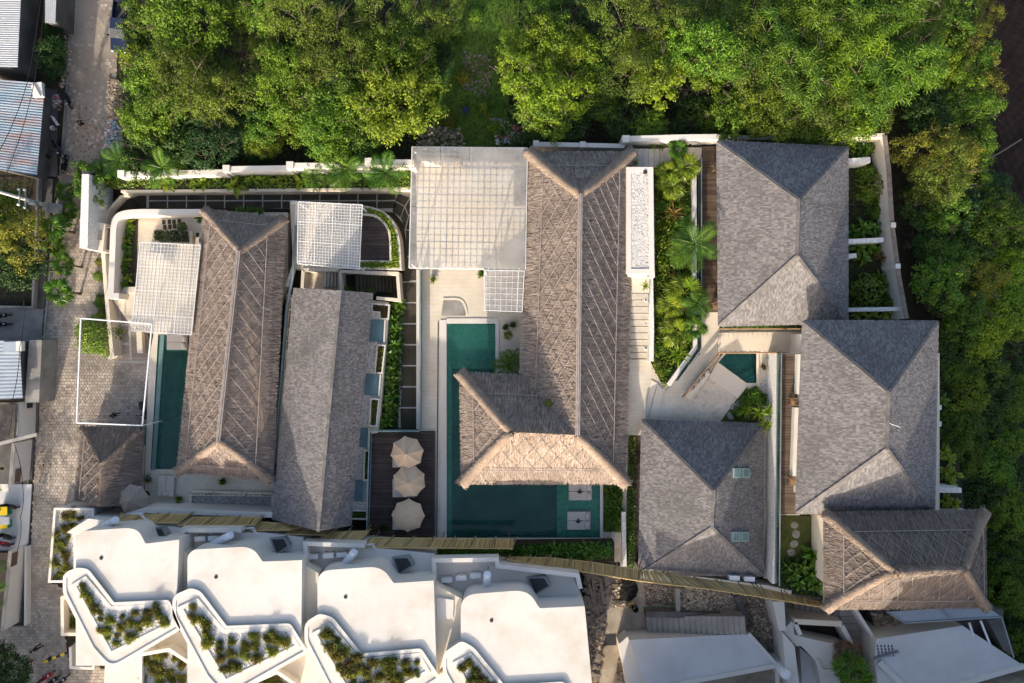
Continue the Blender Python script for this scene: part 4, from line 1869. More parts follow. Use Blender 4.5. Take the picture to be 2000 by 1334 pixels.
# dark field on the far side of the gully, furrowed
fm = MB()
fv, ff = [], []
fw, fh = 26, 90
for j in range(fh + 1):
    for i in range(fw + 1):
        y = 40 - j * .5
        x0 = 46.5 + (1.2 * math.sin(j * .08)) + max(0, j - 40) * .07
        x = x0 + i * .5
        zz = terrain(x, y) + .25 * noise.noise(Vector((x * .15, y * .15, 0))) * 0 + .05 + .10 * math.sin((x + y * .45) * 7.5) + .12 * noise.noise(Vector((x * 1.3, y * 1.3, 3))) + (.0 if 0 < i else -.4)
        fv.append(Vector((x, y, zz + .15)))
for j in range(fh):
    for i in range(fw):
        b = j * (fw + 1) + i
        ff.append((b, b + fw + 1, b + fw + 2, b + 1))
fm.add(fv, ff)
fm.build('field', M['field'], None, kind='structure')

# ------------------------------------------------------------------ the street
road_px = [(143, -80), (236, -80), (232, 0), (226, 200), (200, 330), (165, 345), (160, 480), (215, 500), (218, 690), (300, 700), (300, 832), (160, 835), (150, 985), (104, 990),
           (100, 1140), (126, 1150), (126, 1240), (135, 1300), (240, 1310), (240, 1420), (-60, 1420), (-60, 1225), (50, 1222), (62, 1040), (70, 860), (78, 750), (88, 610), (100, 480),
           (118, 330), (130, 170)]
road = sheet('road', road_px, .004, 'roadbase')
rp_ = [(W(*q, 0)) for q in road_px]
pv = MB()
rr = random.Random(4)
y = -39.0
row = 0
while y < 36.5:
    x = -52.5 + (row % 2) * .16
    while x < -34:
        w, h = .32, .3
        q = Vector((x + w / 2 + .15 * math.sin(y * .2), y + h / 2, 0))
        if inside(q, rp_) and rr.random() > (.05 if y < 8 else .45 if y < 17 else .8):
            z = .018 + rr.uniform(0, .012)
            a = .135
            pts = [Vector((q.x + sx * (.145 + rr.uniform(-.01, .01)), q.y + sy * (.132 + rr.uniform(-.01, .01)), z + rr.uniform(-.004, .004))) for sx, sy in ((-1, -1), (1, -1), (1, 1), (-1, 1))]
            lo = [Vector((p.x, p.y, 0.002)) for p in pts]
            pv.add(pts + lo, [(0, 1, 2, 3), (0, 4, 5, 1), (1, 5, 6, 2), (2, 6, 7, 3), (3, 7, 4, 0)])
        x += w
    y += h
    row += 1
pv.build('paver', M['paver'], road, kind='stuff')
for pts in ([(143, -80), (130, 170), (118, 340)], [(104, 440), (90, 610), (86, 650)]):
    mb = MB()
    mb.wall(pts, .12, -.02, .22)
    mb.build('kerb', M['concrete'], None, kind='structure')
sheet('verge', [(90, -80), (141, -80), (128, 170), (112, 345), (75, 345), (95, 170)], .01, 'soil')
sheet('yard', [(-60, 345), (74, 345), (62, 600), (-60, 600)], .012, 'soil')
block('side_path', [(78, 345), (104, 350), (86, 602), (66, 600)], .14, -.05, 'darkconcrete', kind='structure')
garden_wall('long low concrete wall along the side path by the utility pole', [(74, 345), (63, 600), (-40, 598)], .7, -.05, .2, 'concrete', name='low_wall')
block('parking_yard', [(-60, 600), (85, 603), (80, 668), (-60, 666)], .10, -.05, 'concrete', kind='structure')

# ------------------------------------------------------------------ west side: sheds
def shed(label, quad, z, n, m, name='metal_shed', wm='darkconcrete', dz=.0, along=True):
    k = Ws(quad, z)
    c = sum(k, Vector()) / 4
    t = thing(name, label, 'shed', (c.x, c.y, 0))
    corrugated(quad, z, along, n, dz=dz).build('roof', M[m], t, smooth=True)
    inner = [Vector((c.x + (p.x - c.x) * (.93 if n < 10 else .6), c.y + (p.y - c.y) * .93, z - .12)) for p in k]
    for i in range(4):
        mb = MB()
        a, b = inner[i], inner[(i + 1) % 4]
        o = Vector((0, 0, -(z - .12) / 2))
        mb.bar(a + o, b + o, .12, z - .12)
        mb.build('wall', M[wm], t)
    for f in (.25, .6, .9):
        mb = MB()
        a, b = k[0].lerp(k[3], f), k[1].lerp(k[2], f)
        mb.bar(a + Vector((0, 0, -.1)), b + Vector((0, 0, -.1)), .08, .1)
        mb.build('purlin', M['timberold'], t)
    return t


shed('large shed with a clean white corrugated roof at the street corner', [(-90, -90), (45, -90), (34, 132), (-90, 130)], 4.2, 52, 'corr')
shed('narrow white corrugated lean-to roof beside the white shed', [(88, -60), (112, -60), (108, 46), (88, 44)], 2.8, 6, 'corr', 'lean_to', along=False)
shed('shed with a rust-streaked blue corrugated roof beside the road', [(-90, 148), (88, 163), (72, 342), (-90, 318)], 3.8, 34, 'rusty')
t = thing('roof_vent', 'white boxed vent on the corner of the rusty blue roof', 'vent', W(72, 176, 3.9))
mb = MB()
mb.box(W(75, 176, 4.1), (.9, 1.3, .35), rz=.1)
mb.build('casing', M['white'], t)
mb = MB()
mb.box(W(70, 178, 4.35), (.35, 1.2, .12), rz=.5)
mb.build('flap', M['white'], t)

block('yard_slab', [(75, 170), (112, 175), (112, 345), (70, 345)], .06, -.05, 'darkconcrete', kind='structure')
t = thing('table', 'white topped slanting table beside the rusty blue shed', 'table', W(106, 235, 0))
mb = MB()
mb.prism([W(98, 226, .75), W(104, 227, .75), W(116, 244, .75), W(110, 245, .75)], W(0, 0, .7).z, bottom=True)
mb.build('table_top', M['acwhite'], t)
for q in ((99, 228), (104, 229), (114, 243), (110, 243)):
    mb = MB()
    p = W(*q, .4)
    mb.box((p.x, p.y, .38), (.05, .05, .64))
    mb.build('leg', M['timberold'], t)
t = thing('bucket', 'round white bucket standing beside the slanting table', 'bucket', W(107, 252, .06))
mb = MB()
mb.lathe(W(107, 252, .06), [(.17, 0), (.22, .4), (.24, .42), (.2, .42), (.17, .1)], 14)
mb.build('tub', M['whitemetal'], t, smooth=True)
mb = MB()
L = W(107, 252, .46)
mb.path([L + Vector((.23 * math.cos(a), .23 * math.sin(a) * .3, .02 + .2 * math.sin(a))) for a in [k * PI / 8 for k in range(9)]], .012, 4)
mb.build('handle', M['greymetal'], t)
scatter('litter', [(104, 185), (118, 188), (120, 215), (105, 212)], .06, 'litter', 60, .28, seed=3, pile=.4)
scatter('rubbish_heap', [(212, 232), (236, 238), (244, 300), (236, 338), (206, 334), (202, 290)], .02, 'litter', 900, .26, seed=5, pile=.7)
scatter('roadside_litter', [(212, 150), (240, 160), (238, 235), (214, 235)], .02, 'rubble', 420, .22, seed=6)
scatter('verge_litter', [(118, 20), (142, 20), (134, 170), (118, 170)], .03, 'rubble', 260, .22, seed=7)

# scooters
SG = 'scooters parked along the street'
for key, px, py, z, rz, lab in (
        ('blackplastic', 137, 198, .03, -1.15, 'black scooter leaning by the road beside the rusty blue shed'),
        ('navy', 119, 293, .06, -1.1, 'dark scooter with silver trim, upper one of the pair below the rusty shed'),
        ('blackplastic', 132, 322, .03, 1.4, 'dark green-grey scooter parked just above the white gate wall'),
        ('blackplastic', 9, 617, .11, .1, 'upper black scooter in the concrete parking yard'),
        ('blackplastic', 9, 634, .11, .05, 'lower black scooter in the concrete parking yard'),
        ('blackplastic', 24, 987, .05, 3.0, 'black and white scooter in the white yard above the yellow bins'),
        ('blackplastic', 16, 1045, .05, 2.9, 'black scooter in the white yard just below the yellow bins'),
        ('red', 13, 1060, .05, 3.05, 'dark red scooter lowest in the white yard'),
        ('red', 96, 1318, .03, .6, 'red scooter leftmost of three at the foot of the street'),
        ('blackplastic', 108, 1326, .03, .65, 'black scooter in the middle of three at the foot of the street'),
        ('navy', 126, 1327, .03, .75, 'dark scooter rightmost of three at the foot of the street'),
        ('blackplastic', 284, 800, .03, -1.35, 'scooter half under the white net frame beside the narrow pool')):
    put('scooter_' + key, make_scooter({'blackplastic': 'black', 'navy': 'navy', 'red': 'red'}[key]), W(px, py, z), rz, 1, lab, 'scooter', SG)

pickup('dark navy pickup truck parked at the edge of the road under the trees', (238, 8), (229, 97))
mb = MB()
mb.bar(W(226, 42, 1.0), W(246, 14, 1.2), .22, .05)
mb.build('plank', M['timberold'], None, label='long timber plank lying in the bed of the navy pickup', cat='plank')

person(173, 248, 1.3, 'person in a dark top and tan trousers walking in the middle of the road', 'blackcloth', 'tan', .12, None)
person(83, 1259, .4, 'person in black clothes standing at the bottom end of the street', 'blackcloth', 'blackcloth', .08)
person(235, 809, 1.6, 'person in black standing under the white net frame by the thatched hut', 'blackcloth', 'blackcloth', .05)
dog(97, 306, .06, 2.4, 'black dog standing on the dark slab beside the rusty shed')

# utility pole with its box
base = W(117, 409, 0)
t = thing('utility_pole', 'tall pale concrete utility pole with insulators beside the side path', 'utility pole', base)
mb = MB()
mb.path([base, base + Vector((0, 0, 9.6))], [.2, .12], 10)
mb.build('shaft', M['pole'], t, smooth=True)
for z, w in ((5.1, 1.9), (5.9, 1.6), (8.9, 2.0)):
    mb = MB()
    mb.bar(base + Vector((.1, -w / 2, z)), base + Vector((.1, w / 2, z)), .1, .1)
    arm = mb.build('cross_arm', M['greymetal'], t)
    for k in range(3):
        mb = MB()
        mb.lathe(base + Vector((.1, (k - 1) * w * .42, z)), [(.05, .05), (.1, .09), (.06, .15), (.1, .2), (.04, .28)], 8)
        mb.build('insulator', M['whitemetal'], arm, smooth=True)
mb = MB()
mb.path([base + Vector((.25, -.2, 3.9)), base + Vector((.25, -.2, 4.7))], .28, 10)
mb.build('transformer', M['greymetal'], t, smooth=True)
t = thing('cabinet', 'grey-white electrical cabinet at the foot of the utility pole', 'cabinet', W(113, 408, 0))
mb = MB()
mb.box(W(109, 408, 1.0), (1.25, .8, 2.0), rz=-.15)
mb.build('casing', M['pole'], t)
mb = MB()
mb.box(W(107, 407, 2.03), (1.4, .95, .07), rz=-.15)
mb.build('lid', M['concrete'], t)
mb = MB()
mb.box(W(112, 416, 1.0), (1.05, .04, 1.6), rz=-.15)
mb.build('door', M['greymetal'], t)

for lab, pts in (('dark cable over the rusty roof, left of the two', [(86, -70, 8), (52, 165, 7.4), (-4, 300, 8.6), (-60, 420, 8.6)]),
                 ('dark cable over the rusty roof, right of the two', [(92, -70, 7.6), (66, 165, 7.2), (14, 335, 7.6), (-40, 470, 8)]),
                 ('thin cable hanging down past the blue-grey roof', [(46, 590, 6), (38, 680, 6), (22, 790, 5.5), (16, 850, 5.5)]),
                 ('looping cable along the white street wall above the parking yard', [(28, 868, 2.9), (44, 950, 3), (40, 1010, 3), (34, 1075, 3)])):
    cable(lab, [W(*p) for p in pts], .03, .25)

# grey roofed workshop and the walls beside it
t = thing('workshop', 'workshop with a smooth blue-grey sheet roof on the street', 'workshop', W(20, 725, 0))
corrugated([(-90, 664), (38, 666), (44, 778), (-90, 784)], 3.4, True, 16, amp=.02).build('roof', M['bluegrey'], t, smooth=True)
mb = MB()
mb.prism(Ws([(-85, 668), (30, 670), (36, 775), (-85, 780)], 3.25), 0)
mb.build('wall', M['darkconcrete'], t)
mb = MB()
mb.prism(Ws([(5, 668), (38, 667), (42, 686), (6, 687)], 3.62), 3.42, bottom=True)
mb.build('skylight_sheet', M['bluegrey'], t)
mb = MB()
mb.box(W(40, 676, 3.7), (.5, .9, .5))
mb.build('vent_box', M['white'], t)
block('concrete_wall', [(57, 664), (82, 664), (76, 786), (48, 786)], 2.4, 0, 'concrete', label='thick grey concrete wall between the workshop and the road', cat='wall')
t = thing('slatted_canopy', 'open slatted canopy of bare branches beside the white street wall', 'canopy', W(10, 825, 0))
for k in range(34):
    mb = MB()
    p = W(-22 + k * 1.6, 790, 3)
    q = W(-25 + k * 1.55, 862, 3)
    mb.path([p, q], .035, 5)
    mb.build('slat', M['timberold'], t)
for y in (792, 826, 858):
    mb = MB()
    mb.bar(W(-30, y, 2.92), W(32, y, 2.92), .1, .1)
    mb.build('beam', M['teak'], t)
for q in ((30, 793), (28, 858)):
    mb = MB()
    p = W(*q, 1.45)
    mb.box((p.x, p.y, 1.43), (.12, .12, 2.86))
    mb.build('post', M['teak'], t)
sheet('canopy_floor', [(-40, 786), (70, 786), (66, 866), (-40, 866)], .02, 'darkconcrete')


def street_house(label, a, b, z, shutters):
    """the street wall of a yard: top edge a-b seen from above, face towards the road"""
    p, q = W(*a, z), W(*b, z)
    t = thing('street_wall', label, 'wall', ((p.x + q.x) / 2, (p.y + q.y) / 2, 0))
    mb = MB()
    mb.wall([a, b], z, 0, .24)
    mb.build('wall_body', M['white'], t)
    mb = MB()
    mb.wall([a, b], z + .05, z + .002, .34)
    mb.build('coping', M['concrete'], t)
    for f, h, w, m in shutters:
        c = p.lerp(q, f)
        mb = MB()
        mb.box((c.x + .15, c.y, h), (.07, w, .75), rz=math.atan2((q - p).y, (q - p).x) + PI / 2)
        mb.build('shutter', M[m], t)
    mb = MB()
    mb.bar(Vector((p.x + .2, p.y, .12)), Vector((q.x + .2, q.y, .12)), .18, .24)
    mb.build('plinth', M['darkconcrete'], t)
    return t


street_house('white street wall beside the open slatted canopy', (33, 786), (31, 858), 2.8, [(.12, 1.2, .5, 'darkmetal')])
mb = MB()
mb.bar(W(-30, 874, 4.2), W(74, 848, 4.2), .3, .3)
mb.build('concrete_beam', M['concrete'], None, label='long pale concrete beam crossing towards the road above the white street walls', cat='beam')
street_house('white street wall with a brown plank shutter and palm leaves over it', (26, 866), (20, 946), 2.75, [(.82, 2.0, 1.3, 'brown')])
sheet('yard_floor', [(-60, 866), (60, 866), (56, 946), (-60, 946)], .02, 'darkconcrete')
block('white_yard', [(-60, 946), (62, 946), (54, 1075), (-60, 1075)], .05, -.05, 'greyroof', kind='structure')
for lab, y in (('upper flat white beam across the white parking yard', 952), ('lower flat white beam across the white parking yard', 1017)):
    mb = MB()
    mb.bar(W(-60, y + 2, 2.6), W(18, y, 2.6), .7, .2)
    mb.build('canopy_beam', M['white'], None, label=lab, cat='beam')
for lab, y in (('yellow-topped dark bin, upper of two in the white yard', 998), ('yellow-topped dark bin, lower of two in the white yard', 1024)):
    t = thing('waste_bin', lab, 'bin', W(8, y, .05), 'bins in the white yard')
    mb = MB()
    p = W(8, y, .5)
    mb.box((p.x, p.y, .5), (.9, .75, .9))
    mb.build('bin_body', M['green'], t)
    mb = MB()
    p = W(4, y, 1.0)
    mb.box((p.x, p.y, 1.0), (.95, .8, .12), ry=.12)
    mb.build('lid', M['yellow'], t)
street_house('white street wall with a brown shutter at the lower end of the street', (20, 1076), (4, 1232), 2.4, [(.12, 1.9, 1.3, 'brown')])
block('yard_terrace', [(-60, 1080), (16, 1080), (2, 1230), (-60, 1234)], .6, 0, 'brown', kind='structure')
garden_wall('low white front wall along the road beside the lower street wall', [(50, 1068), (49, 1222)], .7, 0, .22, 'white', name='front_wall')

# barrier
a, b = W(86, 1293, 1), W(135, 1273, 1)
t = thing('road_barrier', 'yellow and black boom barrier across the foot of the street', 'barrier', ((a.x + b.x) / 2, (a.y + b.y) / 2, 0))
for k in range(6):
    mb = MB()
    mb.bar(a.lerp(b, k / 6), a.lerp(b, (k + 1) / 6), .2, .14)
    mb.build('boom_section', M['yellow' if k % 2 == 0 else 'black'], t)
for q in (a, b):
    mb = MB()
    mb.box((q.x, q.y, .47), (.18, .18, .94))
    mb.build('post', M['black'], t)

# ------------------------------------------------------------------ gate, street garden wall, hedge bed
t = thing('entrance_gate', 'white stone entrance gate with a square window onto the street', 'gate', W(175, 420, 0))
mb = MB()
mb.prism(Ws([(160, 340), (174, 340), (171, 486), (155, 484)], 4.0), 0)
mb.build('gate_wall', M['roughwhite'], t)
a = [(171, 430), (206, 437), (201, 491), (171, 487)]
hole = [(179, 446), (201, 449), (199, 469), (178, 465)]
mb = MB()
zt = 2.4
A = Ws(a, zt)
B = Ws(hole, zt)
zz = Vector((0, 0, -.35))
mb.add(A + B + [p + zz for p in A] + [p + zz for p in B],
       [(0, 4, 5, 1), (1, 5, 6, 2), (2, 6, 7, 3), (3, 7, 4, 0)] + [(8, 9, 13, 12), (9, 10, 14, 13), (10, 11, 15, 14), (11, 8, 12, 15)] +
       [(0, 1, 9, 8), (1, 2, 10, 9), (2, 3, 11, 10), (3, 0, 8, 11)] + [(4, 12, 13, 5), (5, 13, 14, 6), (6, 14, 15, 7), (7, 15, 12, 4)])
mb.build('gate_roof', M['creamplain'], t)
for q in ((203, 439), (199, 489)):
    mb = MB()
    p = W(*q, zt)
    mb.box((p.x, p.y, 1.0), (.3, .3, 2.0))
    mb.build('pier', M['creamplain'], t)
block('gate_canopy', [(172, 396), (202, 397), (203, 408), (176, 404)], 2.2, 1.9, 'creamplain', parent=t)
garden_wall('thin white garden wall running down from the gate to the round shrub', [(201, 490), (206, 560), (213, 640), (219, 694), (212, 702)], 1.5, 0, .35, 'creamplain', name='street_wall')
garden_wall('curved cream wall sweeping up from the gate to the long garden', [(205, 432), (214, 408), (236, 384), (276, 371)], 1.0, 0, .25, 'creamplain', name='curved_wall')
sheet('drive_paving', [(217, 580), (265, 578), (300, 690), (296, 832), (219, 700)], .012, 'roadbase')
for k, (a, b) in enumerate([((232, 582), (238, 702)), ((250, 582), (256, 702)), ((222, 595), (252, 597)), ((224, 633), (262, 636)), ((226, 671), (256, 672)), ((222, 706), (284, 708))]):
    mb = MB()
    mb.bar(W(*a, .03), W(*b, .03 + .004 * (k > 1)), .22, .03)
    mb.build('gravel_strip', M['jointgravel'], None, kind='structure')
block('long_planter', [(266, 648), (276, 648), (279, 690), (268, 690)], .6, 0, 'creamplain', label='narrow cream planter beside the net frame', cat='planter')

# net frame over the drive
fr = [(158, 622), (297, 633), (278, 831), (150, 826)]
F = Ws(fr, 4.3)
t = thing('net_frame', 'white steel frame with a stretched mesh net over the driveway', 'net frame', (sum(F, Vector()) / 4).xy.to_3d())
for i in range(4):
    mb = MB()
    mb.bar(F[i], F[(i + 1) % 4], .11, .11)
    mb.build('frame_bar', M['whitemetal'], t)
nm_ = MB()
for fam in range(2):
    n = 34
    for k in range(-n, n):
        # two diagonal families of thin cords, clipped in the unit square
        o = k / n * 1.4
        s0, s1 = max(0, o), min(1, 1 + o)
        if s1 - s0 < .03:
            continue
        P_ = lambda s, r: (F[0].lerp(F[1], s)).lerp(F[3].lerp(F[2], s), r)
        for q in range(4):
            f0, f1 = s0 + (s1 - s0) * q / 4, s0 + (s1 - s0) * (q + 1) / 4
            c0, c1 = (f0 - o, f1 - o)
            g0, g1 = (f0, f1) if fam == 0 else (1 - f0, 1 - f1)
            sg = lambda s, r: Vector((0, 0, -.25 * math.sin(PI * s) * math.sin(PI * r)))
            nm_.bar(P_(g0, c0) + sg(g0, c0), P_(g1, c1) + sg(g1, c1), .010, .008)
nm_.build('net_cord', M['darkmetal'], t, kind='stuff')
for i in (0, 2, 3):
    mb = MB()
    mb.path([Vector((F[i].x, F[i].y, 0)), F[i] + Vector((0, 0, -.05))], .06, 8)
    mb.build('post', M['whitemetal'], t)

# ------------------------------------------------------------------ villa A with the narrow pool (west compound)
slab_with_holes('terrace', [(216, 425, 8), (240, 413, 10), (400, 413), (562, 415), (562, 560), (545, 600), (533, 935), (533, 1004), (283, 1004), (283, 920), (291, 700), (300, 652), (262, 645), (217, 580)], [[(309, 654), (370, 654), (353, 916), (294, 916)]], .9, -.05, 'cream', kind='structure')
mb = MB()
mb.wall(rounded([(400, 414), (250, 414, 30), (222, 424, 30), (216, 578), (232, 578)]), 2.5, 0, .55)
mb.build('garden_wall', M['white'], None, label='curved thick white wall round the west garden court', cat='wall')
sheet('gravel_strip', [(226, 432), (242, 426), (240, 575), (222, 575)], 1.0, 'gravelbase')
scatter('pebble', [(226, 432), (242, 426), (240, 575), (222, 575)], 1.0, 'pebble', 900, .09, seed=8)
sheet('flower_bed', [(245, 428), (270, 428), (266, 562), (238, 562)], .93, 'soil')
block('garden_bench', [(229, 561), (266, 560), (264, 572), (228, 574)], 1.3, .9, 'creamplain', label='cream masonry bench below the yellow-green planting strip', cat='bench')
# hedge box and the square stepping holes
t = thing('planter_box', 'cream planter box with a dark clipped hedge beside the thatched roof', 'planter', W(336, 462, .9))
mb = MB()
mb.wall([(302, 452), (372, 454), (372, 476), (312, 476), (302, 468)], 1.35, .9, .25, True)
mb.build('planter_rim', M['creamplain'], t)
greenery('hedge', [(302, 450), (370, 452), (370, 474), (302, 470)], 1.3, 'leaf_dark', 1400, .16, .5, 3, parent=t)
for i, q in enumerate([(320, 434), (331, 433), (340, 433), (350, 432), (322, 444), (332, 443), (341, 442), (376, 464), (386, 459), (392, 470)]):
    p = W(*q, .91)
    mb = MB()
    mb.box((p.x, p.y, .935), (.3, .42, .06))
    mb.build('floor_grate', M['slab'], None, kind='structure')
put('bush_round', make_bush('round_bush', 4, .55, .7, 'leaf_garden', 260, .18), W(356, 443, .9), 0, .9, 'small round bush beside the square floor grates', 'bush')

pergola('white gridded pergola roof over the western court, beside the narrow pool', [(274, 473), (392, 479), (374, 654), (258, 646)], 4.2, .9, 17, 26, over=.1)
garden_wall('cream masonry counter under the western pergola', [(280, 500), (330, 505)], 1.8, .9, .8, 'creamplain', name='counter', cat='counter')

# narrow pool
pool_px = [(309, 654), (370, 654), (353, 916), (294, 916)]


def pool(label, px, z, depth, water, rim=None, floor='pooltile', shelf=None, wt=.25):
    P_ = Ws(rounded(px), z)
    c = sum(P_, Vector()) / len(P_)
    t = thing('swimming_pool', label, 'pool', (c.x, c.y, z - depth))
    mb = MB()
    q = [Vector((p.x, p.y, z - depth)) for p in P_]
    if area2(q) < 0:
        q.reverse()
    mb.poly(q)
    n = len(q)
    mb.add(q + [Vector((p.x, p.y, z + .02)) for p in q], [(i, n + i, n + (i + 1) % n, (i + 1) % n) for i in range(n)])
    mb.build('basin', M[floor], t)
    mb = MB()
    w = [Vector((p.x, p.y, z - .06)) for p in P_]
    if area2(w) < 0:
        w.reverse()
    mb.poly(w)
    mb.build('water', M[water], t)
    if rim:
        mb = MB()
        k = MB()
        mb.wall(rounded(px), z + .07, z - .05, rim[1], True)
        mb.build('coping', M[rim[0]], t)
    for s in shelf or []:
        mb = MB()
        mb.prism(Ws(s[0], z - s[1]), z - depth + .004)
        mb.build('pool_step', M[floor], t)
    return t
pool('long narrow green pool beside the western thatched roof', pool_px, .9, 1.5, 'water', shelf=[([(328, 655), (370, 655), (369, 686), (327, 686)], .25), ([(309, 655), (320, 655), (306, 915), (295, 915)], .2)])
# infinity edge with its gutter: tiles one by one
t = thing('pool_edge', 'teal tiled overflow edge along the street side of the narrow pool', 'pool edge', W(296, 780, 0))
for k in range(12):
    f0, f1 = k / 12, (k + .94) / 12
    q = [Vector((p[0], p[1])) for p in ((304, 652), (312, 652), (293, 918), (284, 918))]
    P_ = lambda s, f: (q[0].lerp(q[3], f)).lerp(q[1].lerp(q[2], f), s)
    mb = MB()
    mb.prism(Ws([tuple(P_(0, f0)), tuple(P_(1, f0)), tuple(P_(1, f1)), tuple(P_(0, f1))], .62), 0)
    mb.build('gutter_tile', M['tealwall'], t)
mb = MB()
mb.prism(Ws([(313, 654), (321, 654), (303, 918), (295, 918)], .93), .4)
mb.build('edge_wall', M['tealwall'], t)
mb = MB()
mb.prism(Ws([(277, 832), (283, 832), (276, 935), (270, 935)], 1.1), 0)
mb.build('side_wall', M['tealwall'], t)
daybed(349, 668, .72, 0, 'linen double daybed standing in the head of the narrow pool', 1.5, 1.95, 2, folded=False)

# thatched roofs
EA = 3.6
RA = 6.8
thatch_house('thatched_villa', 'long thatched villa beside the narrow western pool',
             [[(400, 410, EA), (347, 922, EA), (428, 862, RA), (468, 490, RA)],
              [(530, 938, EA), (556, 426, EA), (468, 490, RA), (428, 862, RA)],
              [(556, 426, EA), (400, 410, EA), (468, 490, RA)],
              [(347, 922, EA), (530, 938, EA), (428, 862, RA)]],
             [((401, 411, EA), (468, 490, RA), .15), ((555, 427, EA), (468, 490, RA), .15), ((348, 921, EA), (428, 862, RA), .2), ((529, 937, EA), (428, 862, RA), .2)],
             EA, [(420, 440), (535, 450), (512, 915), (368, 900)], .9,
             [(1.4, 1.5, 1.1), (1.8, 1.5, 1.1), (1.5, 1.2, .8), (1.6, 1.2, .8)], seed=21, ridge=[((468, 490, RA), (428, 862, RA))], roll_r=.5)
t = thatch_house('thatched_hut', 'small thatched hut beside the street, below the net frame',
                 [[(160, 834, 2.6), (147, 978, 2.6), (193, 990, 4.2), (197, 906, 4.2)],
                  [(272, 986, 2.6), (277, 838, 2.6), (197, 906, 4.2), (193, 990, 4.2)],
                  [(277, 838, 2.6), (160, 834, 2.6), (197, 906, 4.2)]],
                 [((160, 834, 2.6), (197, 906, 4.2), .0), ((276, 839, 2.6), (197, 906, 4.2), .0)],
                 2.6, [(168, 848), (265, 852), (262, 970), (158, 965)], 0,
                 [(.9, 1.15, .9), (5, 0, 1), (5, 0, 1)], seed=22, ridge=None, roll_r=.32, cat='hut', rollmat='strawdark', strawmat='strawdark')

EB = 4.3
RB = 8.6
thatch_house('thatched_villa', 'huge L-shaped thatched villa beside the big green pool',
             [[(1032, 298, EB), (1017, 734, EB), (1128, 850, RB), (1133, 380, RB)],
              [(1222, 944, EB), (1236, 298, EB), (1133, 380, RB), (1128, 850, RB)],
              [(1236, 298, EB), (1032, 298, EB), (1133, 380, RB)],
              [(903, 943, EB), (1222, 944, EB), (1128, 850, RB), (998, 844, RB)],
              [(1017, 734, EB), (900, 729, EB), (998, 844, RB), (1128, 850, RB)],
              [(900, 729, EB), (903, 943, EB), (998, 844, RB)]],
             [((1034, 299, EB), (1133, 380, RB), .35), ((1233, 299, EB), (1133, 380, RB), .35), ((905, 942, EB), (998, 844, RB), .3), ((1221, 943, EB), (1128, 850, RB), .3), ((901, 730, EB), (998, 844, RB), .3)],
             EB, [(1060, 330), (1205, 330), (1200, 915), (935, 915), (935, 760), (1050, 760)], .7,
             [(2.0, 1.75, 1.35), (2.0, 1.75, 1.35), (2.4, 1.2, .8), (2.1, 1.5, .62), (2.4, 1.5, .55), (1.8, 1.4, .9)], seed=23, dens=26,
             ridge=[((1133, 380, RB), (1128, 850, RB))], roll_r=.62)
put('valley_sprout', make_bush('small_weed', 9, .35, .4, 'leaf_yellow', 90, .2), W(1072, 788, 6.6), 0, 1, 'small bright green weed sprouting in the valley of the huge thatched roof', 'weed')
EC = 9.6
RC = 13.5
thatch_house('thatched_pavilion', 'thatched pavilion by the gully, at the foot of the slate-roofed villas',
             [[(1612, 1003, EC), (1612, 1188, EC), (1748, 1117, RC)],
              [(1925, 1186, EC), (1923, 998, EC), (1886, 1113, RC)],
              [(1923, 998, EC), (1612, 1003, EC), (1748, 1117, RC), (1886, 1113, RC)],
              [(1612, 1188, EC), (1925, 1186, EC), (1886, 1113, RC), (1748, 1117, RC)]],
             [((1613, 1004, EC), (1748, 1117, RC), .2), ((1613, 1187, EC), (1748, 1117, RC), .2), ((1924, 1185, EC), (1886, 1113, RC), .2), ((1922, 999, EC), (1886, 1113, RC), .2), ((1748, 1117, RC), (1886, 1113, RC), 0)],
             EC, [(1640, 1030), (1895, 1028), (1897, 1160), (1640, 1162)], -1.0,
             [(1.6, 1.15, .95), (1.4, 1.0, .6), (1.9, 1.3, .7), (1.5, 1.15, .35)], seed=24, dens=30, ridge=None, roll_r=.5, rollmat='strawdark', strawmat='strawdark')

# slate-grey shingled villas
v1 = tile_house('shingled_villa', 'slate-grey hip-roofed villa at the top, under the overhanging tree', [(1401, 276), (1655, 288), (1655, 630), (1404, 636)], [(1559, 390), (1556, 500)], 5.3, 9.0, 0, seed=1)
v2 = tile_house('shingled_villa', 'largest slate-grey hip-roofed villa on the right, shaded by the thatched pavilion', [(1569, 627), (1831, 628), (1824, 1000), (1555, 1002)], [(1735, 765), (1731, 877)], 8.5, 12.3, -4, seed=2)
v3 = tile_house('shingled_villa', 'slate-grey hip-roofed villa with two pairs of skylights', [(1254, 820), (1492, 828), (1490, 1124), (1248, 1121)], [(1393, 958), (1390, 1030)], 3.5, 7.2, 0, seed=3)
v4 = tile_house('shingled_house', 'long gable-roofed house with a slate-grey roof beside the parasol deck', [(575, 562), (727, 572), (684, 1027), (533, 1015)], [(665, 567), (622, 1037)], 3.6, 6.6, 0, seed=4, hip=False, inset=.7)
e = Ws([(575, 562), (727, 572), (684, 1027), (533, 1015)], 3.6)
r_ = [W(665, 567, 6.6), W(622, 1037, 6.6)]
for a, b, c in ((e[0], e[1], r_[0]), (e[3], e[2], r_[1])):
    mb = MB()
    k = .75 if c is r_[0] else -.75
    sh = Vector((0, -k, -.25))
    mb.poly([a + sh, b + sh, c + sh] if k > 0 else [b + sh, a + sh, c + sh])
    mb.build('gable', M['white'], v4)
